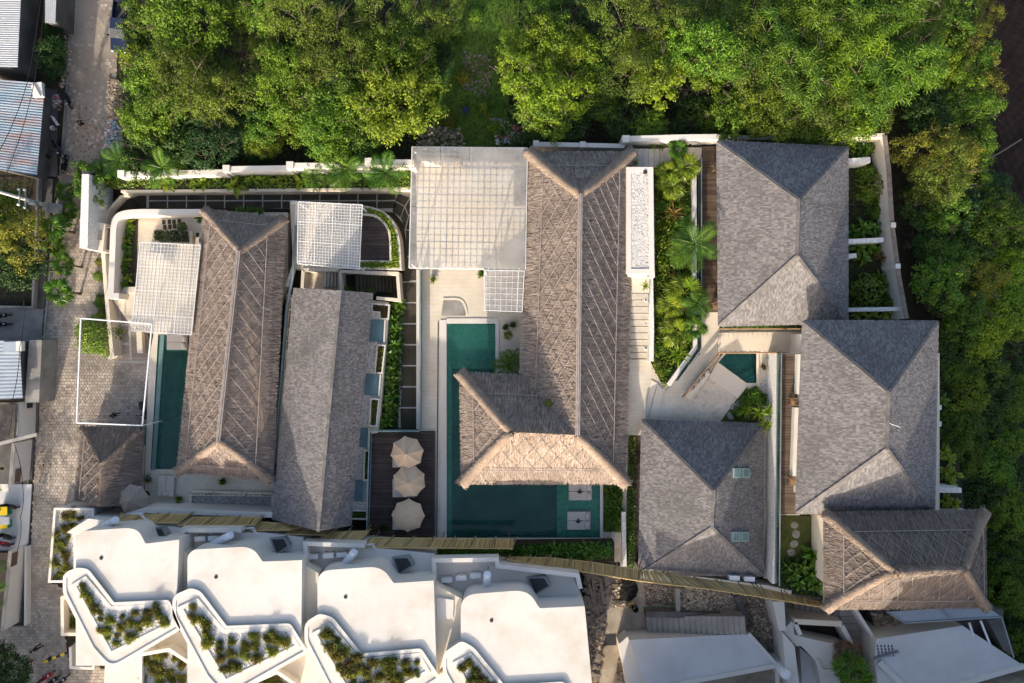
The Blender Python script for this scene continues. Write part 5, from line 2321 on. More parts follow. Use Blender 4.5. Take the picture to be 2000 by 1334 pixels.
# ladder of skylights on the third villa's east slope
a, bb, u_, n_ = frame_of(W(1490, 1124, 3.5), W(1492, 828, 3.5), W(1393, 958, 7.2))
for py0 in (923, 1047):
    for dx in (-9, 8):
        y0, y1 = py0 - 9, py0 + 10
        # lie in the slope: intersect the sight line with the roof plane
        q = []
        for px, py in ((1446 + dx - 7 - (2 if py0 > 1000 else 0), y0), (1446 + dx + 7 - (2 if py0 > 1000 else 0), y0), (1446 + dx + 7 - (2 if py0 > 1000 else 0), y1), (1446 + dx - 7 - (2 if py0 > 1000 else 0), y1)):
            o = Vector((0, 0, H))
            d = W(px, py, 0) - o
            tt = (a - o).dot(n_) / d.dot(n_)
            q.append(o + d * tt)
        mb = MB()
        top = [p + n_ * .2 for p in q]
        lo = [p - n_ * .05 for p in q]
        mb.add(top + lo, [(3, 2, 1, 0), (0, 1, 5, 4), (1, 2, 6, 5), (2, 3, 7, 6), (3, 0, 4, 7)])
        s_ = mb.build('skylight', M['tealmetal'], v3)
        c = sum(top, Vector()) / 4
        mb = MB()
        mb.poly([c + (p - c) * .72 + n_ * .012 for p in reversed(top)])
        mb.build('pane', M['skylight'], s_)
mb = MB()
p = W(1738, 827, 12.4)
mb.path([p, p + Vector((.35, -.2, .9))], .025, 5)
mb.build('rod', M['whitemetal'], None, label='thin white rod standing on the ridge of the largest slate-grey villa', cat='rod')

# terrace south of villa A
umbrella(W(286, 965, .9), .2, 'taupe parasol on the small terrace below the western thatched villa', 'canvasgrey', 1.5, 3.2)
daybed(328, 948, .9, -1.62, 'linen daybed beside the taupe parasol', 1.55, 2.0, 1, folded=False)
pot_plant(294, 934, .9, 'white pot with a small plant beside the taupe parasol', potm='white', s=.9, seed=3)
pot_plant(352, 973, .9, 'dark pot with a wispy plant right of the taupe parasol', s=.9, seed=4, leafm='leaf_yellow')
pot_plant(437, 939, .9, 'dark potted plant under the bottom eave of the western thatched villa', s=.9, seed=5, leafm='leaf_mid')
t = thing('gravel_bed', 'rimmed bed of grey gravel below the western thatched villa', 'gravel bed', W(450, 985, .9))
mb = MB()
mb.wall([(372, 966), (532, 968), (532, 1003), (371, 1002)], 1.25, .9, .22, True)
mb.build('rim', M['creamplain'], t)
mb = MB()
mb.poly(list(reversed(Ws([(374, 968), (530, 970), (530, 1001), (373, 1000)], 1.05))))
mb.build('gravel_floor', M['concrete'], t)
scatter('gravel', [(374, 970), (530, 972), (530, 1001), (373, 1000)], 1.05, 'greygravel', 1800, .1, parent=t, seed=9)
greenery('creeper', [(372, 961), (532, 964), (532, 969), (372, 966)], 1.2, 'leaf_mid', 260, .14, .2, 7)
block('terrace_bench', [(374, 958), (533, 962), (533, 966), (374, 963)], 1.3, .9, 'creamplain', label='low cream wall above the grey gravel bed', cat='wall')

# ------------------------------------------------------------------ long north garden
garden_wall_pts = [(150, 366), (240, 352), (452, 345), (575, 338), (576, 334), (720, 330), (722, 324), (802, 320)]
for i, (lab, pts, z) in enumerate((('low stepped white garden wall along the wood, leftmost length by the palms', [(238, 340), (443, 336)], 3.0),
                                   ('stepped white garden wall along the wood, second length from the left', [(443, 330), (568, 328)], 3.4),
                                   ('stepped white garden wall along the wood, third length from the left', [(567, 323), (722, 324)], 3.7),
                                   ('stepped white garden wall along the wood, length that meets the big pergola', [(720, 316), (808, 317)], 4.0))):
    garden_wall(lab, pts, z, 0, .5, 'white', posts=[pts[0]] + ([((pts[0][0] + pts[-1][0]) / 2, (pts[0][1] + pts[-1][1]) / 2)] if i in (0, 2) else []))
block('north_bed', [(150, 352), (805, 330), (802, 366), (236, 370)], 1.45, 0, 'soil', kind='structure')
block('bed_edging', [(236, 371), (802, 366), (802, 372), (236, 376)], 1.55, 0, 'creamplain', label='cream kerb in front of the northern planting bed', cat='kerb')
greenery('undergrowth', [(180, 352), (805, 334), (802, 368), (200, 369)], 1.45, 'leaf_yellow', 1500, .25, .8, 12, lw=.45)
greenery('undergrowth', [(180, 352), (805, 334), (802, 368), (200, 369)], 1.45, 'leaf_garden', 1800, .25, .7, 13, lw=.4)
sheet('path_bed', [(222, 420), (250, 384), (290, 374), (802, 372), (818, 430), (822, 830), (780, 836), (786, 560), (770, 440), (706, 412), (560, 412), (222, 424)], .012, 'soil')
sheet('path_joint', [(286, 376), (800, 374), (815, 430), (815, 560), (800, 560), (790, 440), (770, 415), (700, 408), (286, 406)], .018, 'jointgravel')
sl = []
for r in range(2):
    for k in range(13):
        x0 = 290 + k * 37.2
        y0 = 377 + r * 16
        sl.append([(x0 + 1, y0 + .5), (x0 + 35.6, y0), (x0 + 35.6, y0 + 13.5), (x0 + 1, y0 + 14)])
sl += [[(777, 378), (800, 386), (790, 402), (772, 392)], [(772, 394), (789, 404), (782, 424), (766, 412)], [(801, 388), (812, 410), (798, 420), (792, 404)], [(790, 406), (797, 422), (791, 446), (783, 426)],
       [(799, 422), (814, 416), (816, 450), (793, 448)], [(793, 450), (816, 452), (816, 500), (792, 500)], [(791, 502), (816, 502), (816, 548), (789, 548)]]
for k in range(7):
    y0 = 552 + k * 41
    sl.append([(784 - (k > 5) * 2, y0), (818, y0), (818, y0 + 38), (783, y0 + 38)])
slab_root = sheet('side_joint', [(780, 550), (820, 550), (822, 836), (778, 836)], .016, 'jointgravel')
for q in sl:
    mb = MB()
    mb.prism(Ws(q, .05), 0)
    mb.build('paving_slab', M['slab'], slab_root)

# pergola C, its building, curved deck and stairs
t = thing('terrace_house', 'cream lower storey with a rounded corner under the small pergola', 'house', W(670, 480, 0))
mb = MB()
mb.prism(Ws(rounded([(566, 392, 4), (706, 400), (756, 412, 40), (782, 452, 30), (786, 525), (573, 525)]), 1.7), 0)
mb.build('wall', M['creamplain'], t)
mb = MB()
mb.wall([(570, 395), (580, 396), (573, 520), (560, 560)], 2.3, 1.69, .3)
mb.build('parapet', M['white'], t)
mb = MB()
mb.wall(rounded([(704, 402), (750, 412, 40), (778, 450, 40), (782, 525), (704, 523)]), 2.1, 1.69, .22)
mb.build('planter_rim', M['white'], t)
mb = MB()
mb.wall(rounded([(706, 418), (738, 420, 30), (762, 450, 24), (763, 511), (704, 510)]), 2.1, 1.69, .2)
mb.build('planter_rim', M['white'], t)
planks('deck_board', [(702, 420), (735, 422, 30), (761, 450, 24), (761, 509), (702, 508)], 1.75, 'deck', .14, True, parent=t, seed=4)
greenery('planting', rounded([(704, 404), (750, 414, 40), (776, 450, 40), (780, 524), (704, 523), (704, 512), (766, 512), (765, 450, 24), (738, 418, 30), (704, 416)]), 1.95, 'leaf_yellow', 1800, .2, .35, 14, lw=.45)
greenery('planting', rounded([(704, 404), (750, 414, 40), (776, 450, 40), (780, 524), (704, 523), (704, 512), (766, 512), (765, 450, 24), (738, 418, 30), (704, 416)]), 1.9, 'leaf_garden', 1200, .2, .3, 15, lw=.45)
pergola('small white gridded pergola roof between the two long roofs', [(583, 394), (708, 400), (702, 526), (581, 515)], 4.4, 1.7, 22, 22, px_=2, over=.1)
# stair court
t = thing('stair_court', 'cream walled stair court between the small pergola and the gable roof', 'court', W(670, 548, 0))
for pts in ([(592, 527), (664, 527)], [(592, 527), (590, 562)], [(664, 527), (667, 575)], [(667, 530), (776, 534), (780, 586), (735, 582)]):
    mb = MB()
    mb.wall(pts, 1.9, 0, .3)
    mb.build('wall', M['creamplain'], t)
mb = MB()
mb.poly(list(reversed(Ws([(594, 529), (664, 529), (666, 566), (592, 564)], .5))))
mb.build('landing', M['antique'], t)
mb = MB()
mb.poly(list(reversed(Ws([(668, 532), (776, 536), (778, 584), (668, 576)], .03))))
mb.build('court_floor', M['slab'], t)
stairs('stairs', 'short cream stairs in the court below the small pergola', [(664, 529), (632, 529), (630, 560), (664, 560)], .5, 1.5, 5, 'step')
stairs('stairs', 'dark steps in the shaded court right of the cream stairs', [(772, 537), (694, 533), (694, 568), (774, 572)], .05, 1.4, 11, 'slab')
greenery('fern_planting', [(670, 562), (732, 566), (732, 574), (668, 570)], .6, 'leaf_garden', 350, .3, .9, 16, lw=.35)
# gutter and wall boxes on the west side of the gable roof
t = thing('gutter', 'long teal gutter with little wall openings between the two long roofs', 'gutter', W(555, 720, 0))
mb = MB()
mb.path([W(x, y, 2.6) for x, y in ((578, 440), (572, 540), (560, 600), (549, 740), (538, 870), (534, 930), (540, 990))], .13, 8)
mb.build('pipe', M['tealmetal'], t, smooth=True)
mb = MB()
mb.wall([(564, 575), (552, 740), (541, 905)], 2.3, 0, .35)
mb.build('wall', M['creamplain'], t)
for x, y in ((566, 594), (561, 654), (556, 694), (552, 733), (548, 780), (543, 834)):
    p = W(x, y, 2.4)
    mb = MB()
    mb.wall([(x - 3, y - 11), (x + 4, y - 11), (x + 3, y + 11), (x - 4, y + 11)], 2.42, 2.1, .1, True)
    mb.build('box_frame', M['creamplain'], t)
# ponds and planters east of the gable roof
t = thing('pond_terrace', 'white terrace of small blue ponds and planters beside the gable roof', 'terrace', W(725, 790, 0))
mb = MB()
mb.prism(Ws([(715, 585), (758, 590), (757, 640), (742, 815), (738, 845), (720, 848), (718, 1015), (676, 1015)], 1.4), 0)
mb.build('wall', M['creamplain'], t)
for i, q in enumerate([[(722, 624), (752, 625), (750, 668), (717, 667)], [(711, 730), (743, 732), (740, 773), (707, 771)], [(702, 835), (721, 836), (719, 874), (698, 873)], [(693, 937), (718, 938), (716, 980), (689, 979)]]):
    mb = MB()
    mb.prism(Ws(q, 1.47), 1.39)
    mb.build('pond', M['pondwater'], t)
    mb = MB()
    mb.wall([q[1], q[2]], 1.7, 1.38, .14)
    mb.build('pond_rim', M['white'], t)
for i, q in enumerate([[(727, 593), (760, 596), (758, 623), (742, 622), (741, 610), (726, 608)], [(737, 674), (752, 675), (746, 729), (732, 728)], [(724, 779), (740, 780), (735, 832), (722, 832)], [(712, 880), (721, 880), (719, 938), (710, 938)], [(686, 997), (717, 998), (716, 1014), (684, 1013)]]):
    mb = MB()
    mb.wall(q, 1.72, 1.38, .14, True)
    mb.build('planter_rim', M['white'], t)
    mb = MB()
    p = Ws(q, 1.5)
    if area2(p) < 0:
        p.reverse()
    mb.poly(p)
    mb.build('planter_soil', M['soil'], t)
    greenery('planter_green', q, 1.5, ['leaf_rust', 'leaf_gold', 'leaf_olive', 'leaf_mid', 'leaf_olive'][i], 260, .16, .25, 30 + i)
for i, q in enumerate([[(716, 606), (738, 610), (738, 622), (715, 622)], [(713, 668), (735, 670), (731, 728), (708, 728)], [(703, 775), (722, 777), (720, 833), (699, 833)], [(695, 876), (710, 878), (709, 936), (692, 936)], [(688, 981), (716, 982), (716, 996), (686, 996)]]):
    scatter('pebble', q, 1.4, 'pebble', 220, .1, parent=t, seed=40 + i)

# ------------------------------------------------------------------ parasol deck
slab_with_holes('parasol_deck', [(724, 843), (850, 845), (850, 1048), (720, 1046)], [], 1.15, 0, 'darkconcrete', kind='structure')
planks('deck_board', [(724, 845), (848, 846), (848, 1046), (721, 1045)], 1.2, 'deck', .14, True, seed=6)
glass_rail('glass_railing', [(822, 840), (726, 840), (720, 1044)], 1.2, 1.0, 'glass railing with a blue-grey cap along two sides of the parasol deck')
for i, (y, lab) in enumerate(((878, 'topmost of the three beige parasols on the dark deck'), (932, 'middle one of the three beige parasols on the dark deck'), (997, 'bottom one of the three parasols on the dark deck, in shade'))):
    umbrella(W(801 + (i == 1) * 4 + (i == 2) * 2, y, 1.2), .15 + .3 * i, lab, 'canvas', 1.58, 2.75)
for y, lab in ((892, 'linen daybed under the topmost beige parasol'), (950, 'linen daybed under the middle beige parasol'), (1013, 'linen daybed under the bottom parasol on the dark deck')):
    daybed(789, y + 2, 1.2, 0, lab, 1.75, 2.1, 2, folded=False)
pot_plant(728, 1031, 1.2, 'potted plant with pink flowers in the corner of the parasol deck', s=1.0, seed=7, leafm='leaf_rust')
pot_plant(750, 1029, 1.2, 'dark potted plant second from the corner of the parasol deck', s=1.0, seed=8, leafm='leaf_dark')

# ------------------------------------------------------------------ big pool terrace
BP = [(873, 632), (968, 632), (968, 940), (1172, 940), (1172, 1050), (873, 1050)]
slab_with_holes('pool_terrace', [(812, 290), (1060, 290), (1060, 640), (1226, 640), (1226, 850), (1224, 1062), (850, 1062), (850, 842), (818, 842)], [BP], .9, -.05, 'cream', kind='structure')
pool('big L-shaped green pool round the corner of the huge thatched villa', BP, .9, 1.7, 'water', rim=None,
     shelf=[([(880, 634), (967, 634), (967, 720), (880, 720)], .55), ([(1088, 941), (1171, 941), (1171, 1049), (1088, 1049)], .3), ([(874, 633), (882, 633), (882, 1049), (874, 1049)], .25)])
t = thing('pool_coping', 'white stone coping round the big green pool', 'coping', W(900, 800, .9))
for pts, w in (([(872, 627), (972, 627)], .5), ([(866, 625), (866, 1052)], .55), ([(864, 1054), (1176, 1054)], .35), ([(1175, 940), (1175, 1054)], .3), ([(971, 627), (971, 735)], .35)):
    mb = MB()
    mb.wall(pts, .96 + .003 * len(t.children), .88, w)
    mb.build('coping_stone', M['white'], t)
mb = MB()
mb.wall([(856, 628), (853, 1050)], .94, .88, .12)
mb.build('drain_slot', M['darkconcrete'], t)
glass_rail('glass_railing', [(823, 528), (823, 838)], .9, 1.0, 'glass railing along the narrow path beside the big pool terrace')
garden_wall('thin white wall between the narrow slab path and the pool terrace', [(816, 527), (816, 838)], .95, 0, .28, 'white', name='path_wall')
greenery('creeper', [(818, 530), (822, 530), (822, 836), (818, 836)], .5, 'leaf_yellow', 420, .14, .45, 17)
# sunken seat by the pool
t = thing('sunken_seat', 'grey arched sunken seat in the pool terrace above the big pool', 'seat', W(880, 600, .9))
mb = MB()
mb.prism(Ws(rounded([(862, 617), (866, 584), (895, 583, 18), (908, 600, 12), (910, 617)]), .925), .8)
mb.build('seat_floor', M['concrete'], t)
mb = MB()
mb.wall(rounded([(866, 584), (902, 583, 22), (911, 605, 12), (912, 616)]), .96, .8, .2)
mb.build('seat_wall', M['creamplain'], t)
pot_plant(846, 547, .9, 'small spiky yellow-green plant on the sunlit pool terrace', s=.8, seed=11, leafm='leaf_yellow')
pot_plant(940, 535, .9, 'spiky green plant at the lower edge of the big pergola', s=1.0, seed=12)
pot_plant(988, 640, .9, 'dark pot with a thin plant, left one by the pool corner', s=.8, seed=13)
pot_plant(1002, 635, .9, 'dark pot with a thin plant, right one by the pool corner', s=.8, seed=14)
put('bush_pot', make_bush('flowering_shrub', 14, .5, .6, 'leaf_gold', 160, .2), W(992, 655, .9), 0, .9, 'thin yellow-green shrub below the two pots at the pool corner', 'shrub')
daybed(1133, 958, .62, 0, 'linen double daybed in the shallow pool, just under the thatched eave', 1.75, 2.25, 2)
daybed(1130, 1015, .62, 0, 'linen double daybed in the shallow corner of the big pool, clear of the eave', 1.75, 2.25, 2)
# big pergola
pergola('large white gridded pergola roof left of the huge thatched villa', [(805, 286), (1030, 288), (1026, 527), (799, 523)], 4.6, .9, 19, 18, px_=4)
pergola('narrow lower arm of the large white pergola beside the thatched roof', [(946, 528), (1024, 529), (1020, 609), (946, 606)], 4.5, .9, 7, 7, px_=2, over=.1)
t = thing('rooftop_bin', 'weathered brown plank hatch under the corner of the large pergola', 'hatch', W(860, 300, .9))
mb = MB()
mb.prism(Ws([(822, 292), (898, 294), (898, 310), (822, 309)], 3.9), .9)
mb.build('casing', M['creamplain'], t)
mb = MB()
mb.prism(Ws([(824, 293), (896, 295), (896, 308), (824, 307)], 3.95), 3.9)
mb.build('lid', M['timberold'], t)
garden_wall('white garden wall with piers behind the huge thatched villa', [(1045, 281), (1220, 285)], 3.6, 0, .4, 'white', posts=[(1047, 281), (1138, 283)])
garden_wall('white stepped garden wall above the top stairs', [(1220, 271), (1330, 268), (1410, 267)], 4.2, 0, .5, 'white', posts=[(1222, 272)])
# white pebble roof
t = thing('pebble_roof_house', 'flat white pebble-covered roof beside the huge thatched villa', 'house', W(1252, 430, 0))
mb = MB()
mb.prism(Ws([(1226, 329), (1276, 330), (1279, 542), (1226, 540)], 4.9), 0)
mb.build('wall', M['white'], t)
mb = MB()
mb.wall([(1228, 331), (1271, 331), (1273, 530), (1228, 530)], 5.2, 4.89, .45, True)
mb.build('parapet', M['white'], t)
mb = MB()
mb.prism(Ws([(1231, 334), (1268, 334), (1268, 528), (1231, 528)], 5.11), 4.8)
mb.build('roof_bed', M['white'], t)
scatter('pebble', [(1231, 335), (1268, 335), (1268, 527), (1231, 527)], 5.12, 'pebble', 5200, .085, parent=t, seed=50, flat=.25)
mb = MB()
mb.lathe(W(1259, 338, 4.9), [(.12, 0), (.12, .3), (.2, .34), (.03, .42)], 10)
mb.build('vent', M['darkmetal'], t)
# ------------------------------------------------------------------ courts between the slate villas
stairs('stairs', 'cream steps at the top beside the huge thatched roof', [(1298, 291), (1233, 291), (1233, 326), (1298, 326)], 2.6, 3.6, 6, 'step')
block('upper_landing', [(1298, 288), (1372, 288), (1368, 318), (1345, 322), (1298, 326)], 2.65, 0, 'creamplain', kind='structure')
stairs('stairs', 'long flight of cream steps down the right side of the huge thatched villa', [(1229, 700), (1229, 572), (1266, 572), (1270, 700)], 2.62, 4.2, 10, 'step')
block('stair_landing', [(1226, 542), (1268, 542), (1268, 572), (1226, 572)], 4.2, 0, 'creamplain', kind='structure')
for i, (y, z) in enumerate(((586, 4.1), (632, 3.45), (680, 2.95))):
    t = thing('path_light', ('top', 'middle', 'bottom')[i] + ' one of three round lights along the long cream steps', 'path light', W(1261, y, z), 'lights along the cream steps')
    mb = MB()
    mb.lathe(W(1261, y, z), [(.16, 0), (.16, .1), (.12, .12), (.12, .06)], 12)
    mb.build('lamp_body', M['whitemetal'], t)
    mb = MB()
    mb.lathe(W(1261, y, z), [(.08, .05), (.05, .14)], 8)
    mb.build('lens', M['windowglass'], t)
mb = MB()
mb.wall([(1271, 540), (1273, 640), (1272, 706)], 3.9, 0, .42)
mb.build('stone_wall', M['roughwhite'], None, label='rough white stone wall between the cream steps and the lush garden strip', cat='wall')
block('paving', [(1226, 702), (1268, 702), (1300, 764), (1368, 692), (1372, 610), (1405, 610), (1405, 645), (1572, 645), (1572, 690), (1408, 690), (1330, 776), (1350, 806), (1345, 830), (1260, 850), (1226, 850)], 2.6, -.05, 'cream', kind='structure')
block('court_base', [(1228, 704), (1300, 750), (1368, 690), (1405, 690), (1440, 775), (1405, 826), (1262, 846), (1228, 846)], 2.53, -.05, 'antique', kind='structure')
block('step_band', [(1272, 742), (1284, 748), (1262, 822), (1258, 822)], 2.66, 2.5, 'creamplain', kind='structure')
block('step_band', [(1284, 750), (1296, 762), (1282, 822), (1266, 822)], 2.72, 2.5, 'creamplain', kind='structure')
block('stone_terrace', [(1343, 800), (1385, 738), (1441, 777), (1405, 826), (1343, 826)], 2.57, -.05, 'antique', kind='structure')
# garden strip
block('garden_soil', [(1279, 312), (1352, 318), (1352, 690), (1300, 752), (1276, 720)], 2.5, -.05, 'soil', kind='structure')
greenery('ground_cover', [(1279, 328), (1352, 328), (1353, 690), (1300, 755), (1275, 720)], 2.5, 'leaf_lime', 8500, .24, .75, 18, lw=.5)
garden_wall('white wall along the right side of the lush garden strip', [(1356, 312), (1357, 600), (1358, 680), (1306, 752)], 3.3, 0, .4, 'white', name='garden_wall')
glass_rail('glass_railing', [(1364, 314), (1364, 682), (1318, 744)], 2.6, 1.1, 'glass railing along the brown deck and the diagonal path', cap='greymetal')
slab_with_holes('deck', [(1371, 285), (1404, 285), (1404, 610), (1371, 610)], [], 2.7, 0, 'darkconcrete', kind='structure')
planks('deck_board', [(1371, 286), (1420, 286), (1420, 609), (1371, 609)], 2.76, 'brown', .14, True, seed=8)
timber_chair(1396, 330, 2.77, 0, 'timber chair on the brown deck beside the top shingled villa, upper one')
timber_chair(1396, 598, 2.77, 0, 'timber chair on the brown deck beside the top shingled villa, lower one')
# covered walkway
t = thing('walkway_roof', 'cream walkway slab with a slatted shade between the two right-hand villas', 'walkway', W(1485, 667, 0))
mb = MB()
mb.prism(Ws([(1404, 650), (1566, 648), (1566, 688), (1402, 686)], 2.75), 0)
mb.build('floor', M['creamplain'], t)
for y, x0, x1 in ((642, 1404, 1566), (689, 1402, 1536)):
    mb = MB()
    mb.path([W(x0, y, 4.7), W(x1, y, 4.7)], .07, 6)
    mb.build('rail', M['teak'], t)
for k in range(13):
    mb = MB()
    x = 1408 + k * 9.5
    mb.bar(W(x, 688, 3.3), W(x, 688, 4.65), .35, .05)
    mb.build('slat', M['teak'], t)
sheet('narrow_bed', [(1405, 633), (1570, 633), (1570, 645), (1405, 645)], 2.63, 'soil')
greenery('bed_planting', [(1410, 635), (1568, 635), (1568, 644), (1410, 644)], 2.63, 'leaf_garden', 420, .2, .4, 19)
# plunge pool
PP = [(1403, 708), (1420, 689), (1477, 689), (1477, 748), (1458, 748)]
slab_with_holes('plunge_deck', [(1397, 714), (1416, 686), (1482, 686), (1483, 757), (1456, 760), (1441, 778), (1385, 738)], [PP], 2.75, -.05, 'creamplain', kind='structure')
pool('small five-sided plunge pool between the shingled villas', PP, 2.75, 1.3, 'waterdeep', shelf=[([(1452, 742), (1477, 730), (1477, 748), (1458, 748)], .4), ([(1440, 733), (1477, 716), (1477, 730), (1452, 742)], .7)])
block('pebble_strip_floor', [(1478, 690), (1518, 690), (1512, 1130), (1492, 1130), (1490, 820), (1484, 760)], 2.55, -.05, 'creamplain', kind='structure')
scatter('pebble', [(1480, 760), (1512, 700), (1510, 1128), (1494, 1128), (1492, 820)], 2.55, 'pebble', 2600, .1, seed=51)
pot_plant(1502, 697, 2.55, 'small green plant in the pebble strip right of the plunge pool, upper one', s=.8, seed=15, leafm='leaf_olive')
pot_plant(1490, 717, 2.55, 'small rusty plant in the pebble strip right of the plunge pool, lower one', s=.7, seed=16, leafm='leaf_rust')
# bench with cushions along the diagonal path
t = thing('bench', 'long timber bench with a slatted back beside the diagonal cream path', 'bench', W(1370, 730, 2.6))
for a, b, zz, w, h in (((1333, 776), (1404, 690), 3.45, .1, .3), ((1333, 776), (1404, 690), 3.05, .08, .12)):
    mb = MB()
    mb.bar(W(*a, zz), W(*b, zz), w, h)
    mb.build('back_rail', M['teak'], t)
mb = MB()
mb.prism([W(*q, 3.0) for q in ((1338, 774), (1380, 724), (1388, 731), (1347, 781))], 2.6)
mb.build('seat', M['creamplain'], t)
for k in range(4):
    f = .14 + k * .24
    mb = MB()
    p = W(1341, 771, 3.12).lerp(W(1383, 724, 3.12), f)
    q = W(1341, 771, 3.12).lerp(W(1383, 724, 3.12), f + .2)
    mb.path([p, p.lerp(q, .5), q], [.15, .17, .15], 8)
    mb.build('bolster', M['pillowgrey'], None, label=('lowest', 'second lowest', 'second highest', 'highest')[k] + ' grey bolster cushion on the long timber bench', cat='cushion', group='bolsters on the bench', smooth=True)
# planting and stepping stones in front of villa 3
block('court_bed', [(1405, 826), (1441, 778), (1456, 760), (1484, 757), (1492, 822)], 2.55, -.05, 'lawn', kind='structure')
for x, y in ((1433, 795), (1428, 812), (1445, 788)):
    mb = MB()
    mb.blob(W(x, y, 2.57), .38, seed=x, n=9, rows=4, sq=.12, rough=.12)
    mb.build('stepping_stone', M['concrete'], None, kind='structure')
# side strip west of villa 3
sheet('side_bed', [(1226, 840), (1240, 840), (1238, 1110), (1222, 1110)], .93, 'soil')
greenery('hedge_strip', [(1227, 842), (1240, 842), (1238, 1108), (1222, 1108)], .95, 'leaf_garden', 1300, .2, .7, 20, lw=.4)
slab_with_holes('side_deck', [(1238, 838), (1262, 838), (1258, 1112), (1236, 1112)], [], .92, 0, 'darkconcrete', kind='structure')
planks('deck_board', [(1240, 838), (1262, 838), (1258, 1112), (1238, 1112)], .97, 'deck', .14, True, seed=9)
mb = MB()
mb.wall([(1218, 1000), (1220, 1112)], 1.6, 0, .4)
mb.build('stone_wall', M['roughwhite'], None, label='short rough white wall between the pool planting and the third villa deck', cat='wall')
sheet('pool_bed', [(1178, 945), (1214, 945), (1214, 1038), (1178, 1038)], .94, 'soil')
greenery('pool_planting', [(1180, 945), (1214, 945), (1213, 1036), (1180, 1036)], .94, 'leaf_mid', 1500, .24, .6, 21)
block('service_step', [(1180, 1040), (1216, 1040), (1216, 1098), (1186, 1098)], .95, .5, 'antique', kind='structure')
# deck and retaining wall west of villa 2
t = thing('retaining_wall', 'tall white pebble-dashed retaining wall below the largest villa deck', 'wall', W(1516, 900, 0))
mb = MB()
mb.prism(Ws([(1517, 690), (1571, 690), (1562, 1006), (1514, 1006)], 5.0), 0)
mb.build('wall_body', M['roughwhite'], t)
mb = MB()
mb.prism(Ws([(1515, 1006), (1520, 1006), (1514, 1140), (1508, 1140)], 4.9), 0)
mb.build('wall_body', M['roughwhite'], t)
planks('deck_board', [(1520, 691), (1590, 691), (1580, 1005), (1516, 1005)], 5.07, 'brown', .14, True, seed=10)
glass_rail('glass_railing', [(1518, 690), (1514, 1138)], 5.05, 1.0, 'long glass railing on the retaining wall beside the largest villa deck', cap='greymetal')
timber_chair(1547, 784, 5.08, 0, 'timber chair on the deck of the largest slate villa, upper one')
timber_chair(1545, 938, 5.08, 0, 'timber chair on the deck of the largest slate villa, lower one')
for i, (pts) in enumerate(([(1562, 692), (1560, 770)], [(1556, 796), (1551, 930)])):
    mb = MB()
    mb.wall(pts, 5.7, 5.0, .35)
    mb.build('door_pier', M['white'], None, label=('upper', 'lower')[i] + ' white wall pier in front of the largest villa, under its left eave', cat='wall')
# lawn court south of it
block('lawn', [(1520, 1008), (1606, 1008), (1600, 1130), (1516, 1130)], 3.9, -.05, 'lawn', kind='structure')
greenery('lawn_grass', [(1520, 1008), (1598, 1008), (1590, 1100), (1518, 1100)], 3.9, 'ground_green', 1500, .12, .05, 22, lw=.3)
for x, y in ((1552, 1025), (1554, 1043), (1551, 1063), (1546, 1079)):
    mb = MB()
    mb.blob(W(x, y, 3.9), .38, seed=y, n=9, rows=4, sq=.12, rough=.15)
    mb.build('stepping_stone', M['concrete'], None, kind='structure')
mb = MB()
mb.wall([(1603, 1010), (1607, 1075)], 5.4, 0, .45)
mb.build('stone_wall', M['creamplain'], None, label='short cream wall between the little lawn and the thatched pavilion', cat='wall')
# ------------------------------------------------------------------ east garden of villa 1
GW = [(1728, 264), (1736, 330), (1743, 440), (1756, 540), (1771, 622)]
garden_wall('tall cream garden wall with a brown coping on the gully side of the top villa', GW, 4.6, -3, .3, 'white', cap='timberold', posts=[(1743, 440), (1752, 520)])
garden_wall('cream garden wall at the back of the top villa', [(1655, 265), (1728, 264)], 4.6, 0, .35, 'creamplain')
garden_wall('low white wall behind the top villa, half hidden by the overhanging tree', [(1412, 267), (1655, 271)], 3.4, 0, .35, 'white')
for lab, pts, w in (('first white cross wall in the east garden, counted from the top', [(1640, 316), (1700, 312)], .5), ('second white cross wall in the east garden, counted from the top', [(1640, 472), (1726, 468)], .4),
                    ('third stubby white cross wall in the east garden', [(1640, 501), (1673, 499)], .4), ('fourth white cross wall in the east garden, at the bottom', [(1640, 605), (1760, 603)], .35)):
    mb = MB()
    mb.wall(pts, 4.2, -3, w)
    mb.build('cross_wall', M['roughwhite'], None, label=lab, cat='wall', group='cross walls of the east garden')
block('east_garden', [(1640, 268), (1722, 268), (1768, 622), (1640, 622)], 2.2, -4, 'soil', kind='structure')
greenery('garden_grass', [(1650, 320), (1726, 320), (1755, 600), (1650, 600)], 2.2, 'ground_green', 3000, .22, .3, 23)
for x, y in ((1671, 347), (1671, 394), (1692, 544), (1700, 590)):
    pass
for lab, y, x0, x1, z in (('upper small white wall end under the right eave of the largest villa', 795, 1820, 1839, 4), ('lower small white wall end under the right eave of the largest villa', 827, 1820, 1839, 4), ('white cross wall below the right eave of the largest villa', 957, 1815, 1878, 4.4)):
    mb = MB()
    mb.wall([(x0, y), (x1, y + 1)], z, -5, .45)
    mb.build('cross_wall', M['roughwhite'], None, label=lab, cat='wall')
block('villa_base', [(1575, 690), (1835, 690), (1835, 1000), (1570, 1000)], 4.9, -5, 'creamplain', label='cream basement storey under the largest slate villa', cat='basement')
block('pavilion_base', [(1625, 1012), (1920, 1008), (1922, 1180), (1625, 1180)], 5.4, -5, 'creamplain', label='cream basement under the thatched pavilion', cat='basement')
block('east_ledge', [(1815, 830), (1870, 880), (1885, 1000), (1815, 1000)], 2.2, -5, 'soil', kind='structure')

